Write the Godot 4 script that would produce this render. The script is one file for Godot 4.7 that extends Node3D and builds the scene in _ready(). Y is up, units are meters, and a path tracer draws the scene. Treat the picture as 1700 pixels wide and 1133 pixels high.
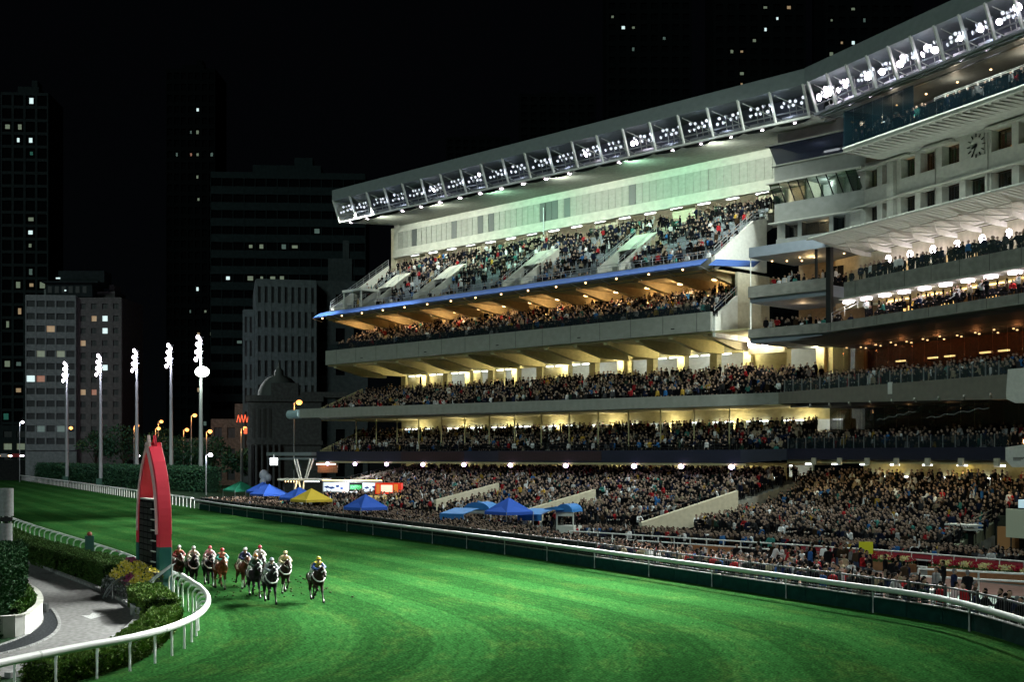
extends Node3D
# A floodlit racecourse at night: turf and runners in front, a tall crowded grandstand behind.
# Distances are metres. Plan points are written (x, depth away from the camera); world z is minus depth.

var rng := RandomNumberGenerator.new()
var mats := {}
var noise_tex := {}
var stand_left: Node3D
var stand_right: Node3D

# ---------------------------------------------------------------- mesh collector
class MB:
	var v := PackedVector3Array()
	var n := PackedVector3Array()
	var uv := PackedVector2Array()
	var ix := PackedInt32Array()
	func tri(a: Vector3, b: Vector3, c: Vector3) -> void:
		var nn := (b - a).cross(c - a).normalized()
		var k := v.size()
		v.append_array([a, b, c]); n.append_array([nn, nn, nn]); uv.append_array([Vector2.ZERO, Vector2.ZERO, Vector2.ZERO])
		ix.append_array([k, k + 2, k + 1])
	func quad(a: Vector3, b: Vector3, c: Vector3, d: Vector3) -> void:
		var nn := (c - a).cross(d - b).normalized()
		var k := v.size()
		v.append_array([a, b, c, d]); n.append_array([nn, nn, nn, nn])
		uv.append_array([Vector2(0, 1), Vector2(1, 1), Vector2(1, 0), Vector2(0, 0)])
		ix.append_array([k, k + 2, k + 1, k, k + 3, k + 2])
	func hexa(p: Array) -> void: # 8 corners: bottom a b c d (counter-clockwise from above), then top
		quad(p[3], p[2], p[1], p[0]); quad(p[4], p[5], p[6], p[7])
		for i in 4:
			var j := (i + 1) % 4
			quad(p[i], p[j], p[j + 4], p[i + 4])
	func box(lo: Vector3, hi: Vector3) -> void:
		hexa([Vector3(lo.x, lo.y, hi.z), Vector3(hi.x, lo.y, hi.z), Vector3(hi.x, lo.y, lo.z), Vector3(lo.x, lo.y, lo.z),
			Vector3(lo.x, hi.y, hi.z), Vector3(hi.x, hi.y, hi.z), Vector3(hi.x, hi.y, lo.z), Vector3(lo.x, hi.y, lo.z)])
	func cbox(c: Vector3, s: Vector3) -> void:
		box(c - s / 2, c + s / 2)
	func bar(a: Vector3, b: Vector3, w: float, h: float) -> void: # a beam of section w x h from a to b
		var d := (b - a).normalized()
		var s := d.cross(Vector3.UP)
		s = Vector3.RIGHT if s.length() < 0.01 else s.normalized()
		var u := s.cross(d).normalized()
		s *= w / 2; u *= h / 2
		hexa([a - s - u, a + s - u, b + s - u, b - s - u, a - s + u, a + s + u, b + s + u, b - s + u])
	func prism(poly: Array, ax: Vector3, ay: Vector3, o: Vector3, dir: Vector3) -> void: # a 2D outline (counter-clockwise seen against dir) pushed along dir
		var pts := PackedVector2Array(poly)
		var t := Geometry2D.triangulate_polygon(pts)
		var f := func(p: Vector2) -> Vector3: return o + ax * p.x + ay * p.y
		var flip := ax.cross(ay).dot(dir) > 0
		for i in range(0, t.size(), 3):
			var a: Vector3 = f.call(pts[t[i]]); var b: Vector3 = f.call(pts[t[i + 1]]); var c: Vector3 = f.call(pts[t[i + 2]])
			var s := (b - a).cross(c - a).dot(dir)
			if s > 0:
				tri(a + dir, b + dir, c + dir); tri(a, c, b)
			else:
				tri(a + dir, c + dir, b + dir); tri(a, b, c)
		var ccw := not Geometry2D.is_polygon_clockwise(pts)
		for i in pts.size():
			var a: Vector3 = f.call(pts[i]); var b: Vector3 = f.call(pts[(i + 1) % pts.size()])
			if ccw == flip: quad(a, b, b + dir, a + dir)
			else: quad(b, a, a + dir, b + dir)
	func tube(path: Array, r, sides := 8, sy := 1.0, caps := true) -> void: # a smooth tube along points; r is a number or one radius a point
		var k := v.size()
		var m := path.size()
		for i in m:
			var d: Vector3 = (path[mini(i + 1, m - 1)] - path[maxi(i - 1, 0)]).normalized()
			var s := d.cross(Vector3.UP)
			s = Vector3.RIGHT if s.length() < 0.02 else s.normalized()
			var u := s.cross(d).normalized()
			var rr: float = r[i] if r is Array else r
			for j in sides + 1:
				var a := TAU * j / sides
				var w := s * cos(a) + u * sin(a) * sy
				v.append(path[i] + w * rr); n.append((s * cos(a) * sy + u * sin(a)).normalized()); uv.append(Vector2(float(j) / sides, i))
		for i in m - 1:
			for j in sides:
				var a := k + i * (sides + 1) + j
				var b := a + sides + 1
				ix.append_array([a, a + 1, b, a + 1, b + 1, b])
		if caps:
			for e in [0, m - 1]:
				var c := v.size()
				var dd: Vector3 = (path[0] - path[1]).normalized() if e == 0 else (path[m - 1] - path[m - 2]).normalized()
				v.append(path[e]); n.append(dd); uv.append(Vector2.ZERO)
				for j in sides + 1:
					v.append(v[k + e * (sides + 1) + j]); n.append(dd); uv.append(Vector2.ZERO)
				for j in sides:
					if e == 0: ix.append_array([c, c + 2 + j, c + 1 + j])
					else: ix.append_array([c, c + 1 + j, c + 2 + j])
	func ball(c: Vector3, r: Vector3, rings := 8, segs := 12) -> void:
		var k := v.size()
		for i in rings + 1:
			var p := PI * i / rings
			for j in segs + 1:
				var a := TAU * j / segs
				var d := Vector3(sin(p) * cos(a), cos(p), sin(p) * sin(a))
				v.append(c + d * r); n.append((d / r).normalized()); uv.append(Vector2(float(j) / segs, float(i) / rings))
		for i in rings:
			for j in segs:
				var a := k + i * (segs + 1) + j
				var b := a + segs + 1
				ix.append_array([a, b, a + 1, a + 1, b, b + 1])
	func mesh() -> ArrayMesh:
		var a := []
		a.resize(Mesh.ARRAY_MAX)
		a[Mesh.ARRAY_VERTEX] = v; a[Mesh.ARRAY_NORMAL] = n; a[Mesh.ARRAY_TEX_UV] = uv; a[Mesh.ARRAY_INDEX] = ix
		var m := ArrayMesh.new()
		m.add_surface_from_arrays(Mesh.PRIMITIVE_TRIANGLES, a)
		return m

# ---------------------------------------------------------------- small helpers
func V(x: float, h: float, d: float) -> Vector3: return Vector3(x, h, -d)
func L(t: float, h: float, n: float) -> Vector3: return Vector3(t, h, -n) # inside a stand: along, height, setback

func noise(seed_: int, freq: float, lo: float, hi: float, size := 256, oct := 4) -> NoiseTexture2D:
	var key := "%d %f %f %f" % [seed_, freq, lo, hi]
	if noise_tex.has(key): return noise_tex[key]
	var t := NoiseTexture2D.new()
	t.width = size; t.height = size; t.seamless = true
	var f := FastNoiseLite.new()
	f.seed = seed_; f.frequency = freq; f.fractal_octaves = oct
	t.noise = f
	var g := Gradient.new()
	g.set_color(0, Color(lo, lo, lo)); g.set_color(1, Color(hi, hi, hi))
	t.color_ramp = g
	noise_tex[key] = t
	return t

# linear base colour, roughness, metal; grain > 0 lays a triplanar mottling whose tiles are that many metres wide
func mat(key: String, c := Color.WHITE, rough := 0.8, metal := 0.0, grain := 0.0, depth := 0.75) -> StandardMaterial3D:
	if mats.has(key): return mats[key]
	var m := StandardMaterial3D.new()
	m.resource_name = key
	m.albedo_color = c.linear_to_srgb()
	m.roughness = rough; m.metallic = metal
	if rough >= .75: m.metallic_specular = .12
	if grain > 0.0:
		m.albedo_texture = noise(7, 0.012, depth, 1.0, 512, 5)
		m.uv1_triplanar = true; m.uv1_world_triplanar = true
		m.uv1_scale = Vector3.ONE / grain
	mats[key] = m
	return m

func glow(key: String, c: Color, e: float) -> StandardMaterial3D:
	if mats.has(key): return mats[key]
	var m := mat(key, Color(c.r * .6, c.g * .6, c.b * .6), 0.5)
	m.emission_enabled = true; m.emission = c; m.emission_energy_multiplier = e
	return m

func glass(key: String, c: Color, alpha: float) -> StandardMaterial3D:
	if mats.has(key): return mats[key]
	var m := StandardMaterial3D.new()
	m.resource_name = key
	var s := c.linear_to_srgb()
	m.albedo_color = Color(s.r, s.g, s.b, alpha)
	m.transparency = BaseMaterial3D.TRANSPARENCY_ALPHA
	m.roughness = 0.05
	mats[key] = m
	return m

func put(called: String, mesh: Mesh, m: Material, parent: Node = self, xf := Transform3D()) -> MeshInstance3D:
	var o := MeshInstance3D.new()
	o.name = called; o.mesh = mesh; o.transform = xf
	if m: o.material_override = m
	parent.add_child(o, true)
	return o

func put_mb(called: String, b: MB, m: Material, parent: Node = self) -> MeshInstance3D:
	return put(called, b.mesh(), m, parent)

func tag(o: Node, label: String, category := "", group := "", kind := "") -> Node:
	if label: o.set_meta("label", label)
	if category: o.set_meta("category", category)
	if group: o.set_meta("group", group)
	if kind: o.set_meta("kind", kind)
	return o

func thing(called: String, label: String, category: String, at := Vector3.ZERO, turn := 0.0, group := "") -> Node3D:
	var o := Node3D.new()
	o.name = called
	add_child(o, true)
	o.position = at; o.rotation.y = turn
	tag(o, label, category, group)
	return o

func structure(o: Node, label := "") -> Node:
	return tag(o, label, "", "", "structure")

func lamp(kind: String, at: Vector3, c: Color, e: float, size := 0.1, parent: Node = self, aim := Vector3.ZERO, cone := 60.0) -> Light3D:
	var l: Light3D
	if kind == "spot":
		l = SpotLight3D.new()
		l.spot_angle = cone; l.spot_range = 400.0; l.spot_attenuation = 2.0; l.spot_angle_attenuation = 0.8
	else:
		l = OmniLight3D.new()
		l.omni_range = 60.0; l.omni_attenuation = 2.0
	l.name = "lamp_light"
	l.light_color = c; l.light_energy = e; l.light_size = size; l.shadow_enabled = true
	parent.add_child(l, true)
	l.position = at
	if kind == "spot":
		var g: Vector3 = l.global_position
		l.look_at_from_position(g, aim, Vector3.UP if absf((aim - g).normalized().y) < 0.98 else Vector3.RIGHT)
	return l

func poly_at(pts: Array, s: float) -> Array: # point and direction at distance s along a plan polyline
	var acc := 0.0
	for i in pts.size() - 1:
		var seg: float = pts[i].distance_to(pts[i + 1])
		if acc + seg >= s or i == pts.size() - 2:
			return [pts[i].lerp(pts[i + 1], (s - acc) / seg), (pts[i + 1] - pts[i]).normalized()]
		acc += seg
	return []

func poly_len(pts: Array) -> float:
	var acc := 0.0
	for i in pts.size() - 1: acc += pts[i].distance_to(pts[i + 1])
	return acc

func smooth(pts: Array, step := 1.0) -> Array: # a rounded plan curve through points
	var c := Curve2D.new()
	for i in pts.size():
		var a: Vector2 = pts[maxi(i - 1, 0)]; var b: Vector2 = pts[mini(i + 1, pts.size() - 1)]
		var t := (b - a) / 6.0
		c.add_point(pts[i], -t, t)
	c.bake_interval = step
	var out := []
	for p in c.get_baked_points(): out.append(p)
	return out

# ---------------------------------------------------------------- the place
func _ready() -> void:
	rng.seed = 20240
	var cam := Camera3D.new()
	cam.name = "camera"
	add_child(cam)
	cam.position = Vector3(0, 7.5, 0)
	cam.projection = Camera3D.PROJECTION_FRUSTUM
	cam.near = 0.5; cam.far = 3000.0
	cam.size = 0.5 * 1133.0 / 2100.0
	cam.frustum_offset = Vector2(0, 0.5 * 190.5 / 2100.0)
	cam.current = true
	var we := WorldEnvironment.new()
	we.name = "world"
	var e := Environment.new()
	e.background_mode = Environment.BG_SKY
	var sky := Sky.new()
	var sm := ProceduralSkyMaterial.new()
	sm.sky_top_color = Color(0.020, 0.024, 0.034); sm.sky_horizon_color = Color(0.034, 0.046, 0.056)
	sm.ground_horizon_color = Color(0.03, 0.04, 0.05); sm.ground_bottom_color = Color(0.02, 0.024, 0.03)
	sm.sky_curve = 0.12
	sky.sky_material = sm
	e.sky = sky
	e.background_energy_multiplier = 0.45
	e.tonemap_mode = Environment.TONE_MAPPER_LINEAR
	e.tonemap_exposure = 1.0
	e.sdfgi_enabled = true; e.ssao_enabled = true; e.ssil_enabled = true
	we.environment = e
	add_child(we)
	var moon := DirectionalLight3D.new() # the even glow of the floodlit basin, low and soft
	moon.name = "night_glow"
	moon.light_energy = 0.23; moon.light_color = Color(.90, 1.0, .96); moon.light_angular_distance = 14.0
	moon.shadow_enabled = true
	add_child(moon)
	moon.look_at_from_position(Vector3(-90, 95, 150), Vector3(0, 0, 0))
	build_materials()
	build_ground()
	build_stand_left()
	build_stand_right()
	build_flood_beams()
	build_city()
	build_greenery()
	build_track_side()
	build_terrace()
	build_infield()
	build_arch()
	build_runners()
	build_crowd()

func build_materials() -> void:
	mat("concrete", Color(.31, .31, .285), .85, 0, 6.0)
	mat("pale_concrete", Color(.52, .52, .47), .8, 0, 6.0, .82)
	mat("fascia", Color(.29, .30, .27), .7, 0, 5.0, .85)
	mat("roof_metal", Color(.22, .25, .26), .6, .0, 4.0, .9)
	mat("soffit", Color(.46, .46, .42), .8, 0, 5.0, .85)
	mat("white_paint", Color(.74, .74, .70), .6, 0, 3.0, .88)
	mat("hair_black", Color(.007, .006, .0055), .9)
	mat("hair_grey", Color(.16, .16, .165), .9)
	mat("cream", Color(.62, .57, .44), .8, 0, 4.0, .85)
	mat("yellow_wall", Color(.60, .54, .31), .8, 0, 4.0, .85)
	mat("warm_wall", Color(.58, .44, .24), .8, 0, 4.0, .85)
	mat("dark", Color(.012, .012, .013), .8)
	mat("night_core", Color(.003, .0035, .004), .95)
	(mats["night_core"] as StandardMaterial3D).metallic_specular = 0.0
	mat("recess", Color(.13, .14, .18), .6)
	mat("dark_metal", Color(.03, .034, .036), .45, .5)
	mat("steel", Color(.45, .47, .50), .35, .7)
	mat("white_rail", Color(.78, .78, .78), .35)
	mat("navy_band", Color(.012, .016, .04), .6, 0, 3.0, .8)
	mat("blue_cloth", Color(.03, .085, .30), .7)
	mat("seat_plastic", Color(.24, .27, .31), .5)
	glow("tube", Color(.95, .98, 1.0), 5.0)
	glow("warm_tube", Color(1.0, .86, .55), 4.0)
	glow("flood", Color(1.0, .95, 1.0), 14.0)
	glow("flood_dim", Color(.93, .95, 1.0), 1.1)
	glow("purple_flood", Color(.93, .82, 1.0), 9.0)
	glow("orange_lamp", Color(1.0, .66, .34), 2.6)
	glow("warm_lamp", Color(1.0, .80, .55), 6.0)
	glow("lit_warm", Color(1.0, .80, .50), .55)
	glow("lit_cool", Color(.80, .95, 1.0), .55)
	glow("lit_dim", Color(.75, .78, .62), .09)
	glow("tv_green", Color(.20, .85, .25), 3.0)
	glass("clear_glass", Color(.3, .42, .42), .05)
	glass("blue_glass", Color(.005, .013, .018), .55)
	glass("smoke_glass", Color(.02, .03, .035), .45)

# ---------------------------------------------------------------- ground, turf, paved terrace
# inner edge of the turf course (plan x, depth) and the outer fence line, near to far
var inner_edge := [Vector2(-26, 18), Vector2(-18, 36.5), Vector2(-15.0, 42.2), Vector2(-14.0, 47.5), Vector2(-14.2, 52), Vector2(-16.0, 59.4), Vector2(-19, 67), Vector2(-26.7, 84.2), Vector2(-48.3, 123), Vector2(-73, 170), Vector2(-131, 285), Vector2(-195, 415)]
var outer_edge := [Vector2(21.2, 18), Vector2(20.7, 36), Vector2(20.5, 47.6), Vector2(19.8, 55), Vector2(17.2, 61.4), Vector2(14.1, 67.9), Vector2(1.0, 94.1), Vector2(-12, 118.4), Vector2(-32, 154.9), Vector2(-44, 179), Vector2(-103, 295), Vector2(-167, 420)]

func stripe_texture() -> ImageTexture: # mown bands across the course, with the rub of mower rows, worn ground and clippings
	var w := 512
	var h := 512
	var bytes := PackedByteArray()
	bytes.resize(w * h * 3)
	var f := FastNoiseLite.new()
	f.seed = 3; f.frequency = 0.02; f.fractal_octaves = 4
	var g := FastNoiseLite.new()
	g.seed = 9; g.frequency = 0.11; g.fractal_octaves = 3
	var edges := [0.0, .07, .155, .225, .31, .385, .47, .54, .63, .70, .785, .86, .93, 1.01]
	for x in w:
		var q := float(x) / w
		for y in h:
			var qq := q + f.get_noise_2d(x * .3, y * 1.2) * .006
			var k := 0
			while k < 12 and qq > edges[k + 1]: k += 1
			var rise := smoothstep(edges[k], edges[k] + .012, qq)
			var band := (1.0 if k % 2 == 0 else 0.0) if rise > .99 else (rise if k % 2 == 0 else 1.0 - rise)
			var row := sin(q * TAU * 60.0) * .03
			var a := f.get_noise_2d(x * 1.2, y * .5)
			var b := g.get_noise_2d(x * 1.5, y * .5)
			var s := lerpf(.87, 1.0, band) + row + a * .08 + b * .13
			s = clampf(s, .25, 1.15)
			var dry := clampf(a * .8 + b * .5, 0.0, .5)
			var i := (y * w + x) * 3
			bytes[i] = int(clampf((s * .69 + dry * .30), 0, 1) * 255)
			bytes[i + 1] = int(clampf(s * .87, 0, 1) * 255)
			bytes[i + 2] = int(clampf(s * .70, 0, 1) * 255)
	return ImageTexture.create_from_image(Image.create_from_data(w, h, false, Image.FORMAT_RGB8, bytes))

func ribbon(left: Array, right: Array, cols: int, y: float, tile: float, step := 2.0) -> ArrayMesh:
	var b := MB.new()
	var a := smooth(left, step)
	var la := poly_len(a)
	var o := smooth(right, step)
	var lo := poly_len(o)
	var rows := int(la / step)
	for i in rows + 1:
		var p: Vector2 = poly_at(a, la * i / rows)[0]
		var q: Vector2 = poly_at(o, lo * i / rows)[0]
		for j in cols + 1:
			var r := p.lerp(q, float(j) / cols)
			b.v.append(V(r.x, y, r.y)); b.n.append(Vector3.UP); b.uv.append(Vector2(float(j) / cols, la * i / rows / tile))
	for i in rows:
		for j in cols:
			var k := i * (cols + 1) + j
			var e1 := b.v[k + 1] - b.v[k]
			var e2 := b.v[k + cols + 1] - b.v[k]
			if e1.cross(e2).y > 0: b.ix.append_array([k, k + cols + 1, k + 1, k + 1, k + cols + 1, k + cols + 2])
			else: b.ix.append_array([k, k + 1, k + cols + 1, k + 1, k + cols + 2, k + cols + 1])
	return b.mesh()

func flat(points: Array, y: float) -> ArrayMesh: # a level sheet inside a plan outline
	var pts := PackedVector2Array(points)
	var t := Geometry2D.triangulate_polygon(pts)
	var b := MB.new()
	for p in pts:
		b.v.append(V(p.x, y, p.y)); b.n.append(Vector3.UP); b.uv.append(p)
	for i in range(0, t.size(), 3):
		var A := pts[t[i]]; var B := pts[t[i + 1]]; var C := pts[t[i + 2]]
		if (B - A).cross(C - A) > 0: b.ix.append_array([t[i], t[i + 2], t[i + 1]])
		else: b.ix.append_array([t[i], t[i + 1], t[i + 2]])
	return b.mesh()

func build_ground() -> void:
	var asphalt := mat("asphalt_ground", Color(.03, .032, .034), .95, 0, 9.0)
	structure(put("ground", flat([Vector2(-900, -200), Vector2(900, -200), Vector2(900, 1400), Vector2(-900, 1400)], -0.03), asphalt), "dark city ground around the racecourse")
	var turf := StandardMaterial3D.new()
	turf.resource_name = "turf"
	turf.albedo_color = Color(.072, .168, .068).linear_to_srgb()
	turf.albedo_texture = stripe_texture()
	turf.roughness = 1.0
	turf.specular_mode = BaseMaterial3D.SPECULAR_DISABLED
	turf.detail_enabled = true
	turf.detail_albedo = noise(21, 0.05, .42, 1.0, 512, 5)
	turf.detail_blend_mode = BaseMaterial3D.BLEND_MODE_MUL
	turf.detail_uv_layer = BaseMaterial3D.DETAIL_UV_2
	turf.uv2_triplanar = true; turf.uv2_world_triplanar = true; turf.uv2_scale = Vector3.ONE / 4.0
	structure(put("turf_track", ribbon(inner_edge, outer_edge, 30, 0.0, 30.0), turf), "green turf course mown in light and dark bands")
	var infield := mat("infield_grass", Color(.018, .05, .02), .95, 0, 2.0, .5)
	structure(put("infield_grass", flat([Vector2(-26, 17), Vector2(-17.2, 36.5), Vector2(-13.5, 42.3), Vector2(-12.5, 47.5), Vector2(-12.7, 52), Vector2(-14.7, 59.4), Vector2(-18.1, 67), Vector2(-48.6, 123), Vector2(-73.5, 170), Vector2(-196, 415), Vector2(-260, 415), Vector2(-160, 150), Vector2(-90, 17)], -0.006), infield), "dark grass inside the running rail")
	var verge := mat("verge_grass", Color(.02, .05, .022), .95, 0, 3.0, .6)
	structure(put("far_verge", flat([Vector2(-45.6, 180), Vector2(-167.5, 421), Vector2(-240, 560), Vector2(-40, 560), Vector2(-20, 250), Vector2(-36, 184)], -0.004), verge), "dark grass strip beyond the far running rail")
	var pave := mat("terrace_paving", Color(.16, .16, .155), .85, 0, 5.0, .7)
	structure(put("terrace_paving", flat([Vector2(21.5, 30), Vector2(20.4, 47), Vector2(19.7, 55.3), Vector2(17.1, 61.6), Vector2(0.9, 94.1), Vector2(-12.1, 118.4), Vector2(-44.1, 179.4), Vector2(-36, 220), Vector2(60, 220), Vector2(90, 30)], 0.01), pave), "paved public terrace between the course and the stands")

# ---------------------------------------------------------------- the straight wing of the grandstand
func frame_at(x: float, d: float, ax: float, ad: float) -> Transform3D:
	var n := Vector2(ax, ad).normalized()
	return Transform3D(Basis(Vector3(n.x, 0, n.y), Vector3.UP, Vector3(-n.y, 0, n.x)), Vector3(x, 0, -d))

func lbox(b: MB, t0: float, t1: float, h0: float, h1: float, n0: float, n1: float) -> void:
	b.box(Vector3(t0, h0, -n1), Vector3(t1, h1, -n0))

func steps(parent: Node, t0: float, t1: float, n0: float, h0: float, rows: int, depth: float, rise: float, m: Material, base: float) -> void:
	var prof := [Vector2(n0, base)]
	for r in rows:
		prof.append(Vector2(n0 + r * depth, h0 + r * rise)); prof.append(Vector2(n0 + (r + 1) * depth, h0 + r * rise))
	prof.append(Vector2(n0 + rows * depth, base + rows * rise * .8))
	var b := MB.new()
	b.prism(prof, Vector3(0, 0, -1), Vector3.UP, Vector3(t0, 0, 0), Vector3(t1 - t0, 0, 0))
	put_mb("seating_steps", b, m, parent)

func rail_line(b: MB, pts: Array, h: float, posts: float, r := 0.03, mids := 2) -> void: # tube handrail with posts along 3D points
	for k in mids + 1:
		var p := []
		for q in pts: p.append(q + Vector3.UP * h * (1.0 - k * .36))
		b.tube(p, r, 5)
	for i in pts.size() - 1:
		var n := maxi(1, int(pts[i].distance_to(pts[i + 1]) / posts))
		for j in n + 1:
			var q: Vector3 = pts[i].lerp(pts[i + 1], float(j) / n)
			b.tube([q, q + Vector3.UP * h], r, 5, 1, false)

func flood_bank(parent: Node, a: Vector3, b: Vector3, count: int, blaze: float, rows := 2) -> void: # floodlights on a bracket inside one roof bay
	var body: ArrayMesh = mats["_flood_body"]
	var face: ArrayMesh = mats["_flood_face"]
	for r in rows:
		for i in count:
			var q := a.lerp(b, (i + .5) / count + rng.randf_range(-.05, .05)) + Vector3(0, -r * .62 + rng.randf_range(-.12, .12), r * .35)
			var xf := Transform3D(Basis.from_euler(Vector3(rng.randf_range(.2, .7), rng.randf_range(-.8, .8), 0)), q)
			var f := put("floodlight", body, mats["steel"], parent, xf)
			var hot := rng.randf() < blaze
			put("lens", face, mats["flood"] if hot else mats["flood_dim"], f, Transform3D(Basis().scaled(Vector3.ONE * (rng.randf_range(1.2, 1.9) if hot else .8)), Vector3.ZERO))

func roof_bays(stand: Node3D, t0: float, t1: float, count: int, blaze: float, z_top := 0.0) -> void:
	var w := (t1 - t0) / count
	for i in count + 1:
		var t := t0 + i * w
		var b := MB.new()
		b.bar(L(t, 43.6, .02), L(t, 40.7, 1.15), .17, .26)
		put_mb("roof_fin", b, mats["white_paint"], stand)
		if i == count: break
		flood_bank(stand, L(t + .5, 42.55, 1.15), L(t + w - .4, 42.55, 1.15), 4, blaze)
		var s := MB.new()
		lbox(s, t + .2, t + w - .2, 41.35, 41.45, .9, 1.1)
		lbox(s, t + .2, t + w - .2, 41.1, 41.32, 1.9, 2.0)
		put_mb("lamp_bracket", s, mats["steel"], stand)
		var w_ := MB.new()
		for q in 3: w_.bar(L(t + w * (.3 + q * .2), 41.1, 2.0), L(t + w * (.3 + q * .2), 42.9, 1.6), .05, .05)
		w_.bar(L(t + .2, 43.3, .6), L(t + w - .2, 41.2, 2.6), .07, .07)
		put_mb("lamp_frame", w_, mats["white_paint"], stand)
		if i % 2 == 0: lamp("omni", L(t + w, 42.0, .55), Color(.86, .9, 1), 2.6, .2, stand)
		if rng.randf() < .8:
			var d := MB.new()
			d.ball(L(t + w * .5, 40.42, 1.75), Vector3(.30, .10, .22), 5, 10)
			put_mb("downlight", d, mats["flood"], stand)

func tier_crowd_wall(stand: Node3D, t0: float, t1: float, floor_h: float, ceil_h: float, n: float, wall: Material, room_light: Color, tube: Material, lit: float, bay := 4.5, open := .55) -> void:
	# the back of a tier: columns, a lintel, openings into bright rooms behind, tubes over them
	var lintel := MB.new()
	lbox(lintel, t0, t1, ceil_h - 1.25, ceil_h, n, n + .5)
	put_mb("lintel", lintel, wall, stand)
	var back := MB.new()
	lbox(back, t0, t1, floor_h, ceil_h, n + 5.0, n + 5.3)
	lbox(back, t0, t1, floor_h - .2, floor_h, n, n + 5.0)
	put_mb("room_wall", back, mats["white_paint"], stand)
	var k := int((t1 - t0) / bay)
	for i in k + 1:
		var t := t0 + i * (t1 - t0) / k
		var c := MB.new()
		lbox(c, t - .5, t + .5, floor_h, ceil_h - 1.25, n - .35, n + .5)
		put_mb("column", c, wall, stand)
		if i == k: break
		var w := (t1 - t0) / k
		if rng.randf() > open:
			var p := MB.new()
			lbox(p, t + .5, t + rng.randf_range(.4, 1.0) * w - .5, floor_h, ceil_h - 1.25, n + .1, n + .4)
			put_mb("wall_panel", p, wall, stand)
		for j in 2:
			if rng.randf() < .75:
				var u := MB.new()
				lbox(u, t + w * (.26 + .36 * j), t + w * (.26 + .36 * j) + 1.1, ceil_h - 1.38, ceil_h - 1.28, n - .3, n - .1)
				put_mb("ceiling_tube", u, tube, stand)
		if i % 2 == 0:
			lamp("omni", L(t + w, ceil_h - 1.5, n - 1.2), room_light, lit, .25, stand)
			lamp("omni", L(t + w, ceil_h - .8, n + 2.6), Color(.9, .97, 1.0), 2.2, .25, stand)
		var q := MB.new()
		lbox(q, t + 1.2, t + w - 1.0, ceil_h - .12, ceil_h - .02, n + 2.4, n + 2.6)
		put_mb("ceiling_tube", q, mats["tube"], stand)

func beams(stand: Node3D, t0: float, t1: float, ceil_h: float, n0: float, n1: float, deep: float, m: Material, bay := 4.5) -> void:
	var k := int((t1 - t0) / bay)
	for i in k + 1:
		var t := t0 + i * (t1 - t0) / k
		var b := MB.new()
		b.prism([Vector2(n0, ceil_h), Vector2(n0, ceil_h - .25), Vector2(n0 + (n1 - n0) * .55, ceil_h - deep), Vector2(n1, ceil_h - deep), Vector2(n1, ceil_h)], Vector3(0, 0, -1), Vector3.UP, Vector3(t - .3, 0, 0), Vector3(.6, 0, 0))
		put_mb("ceiling_beam", b, m, stand)

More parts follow.
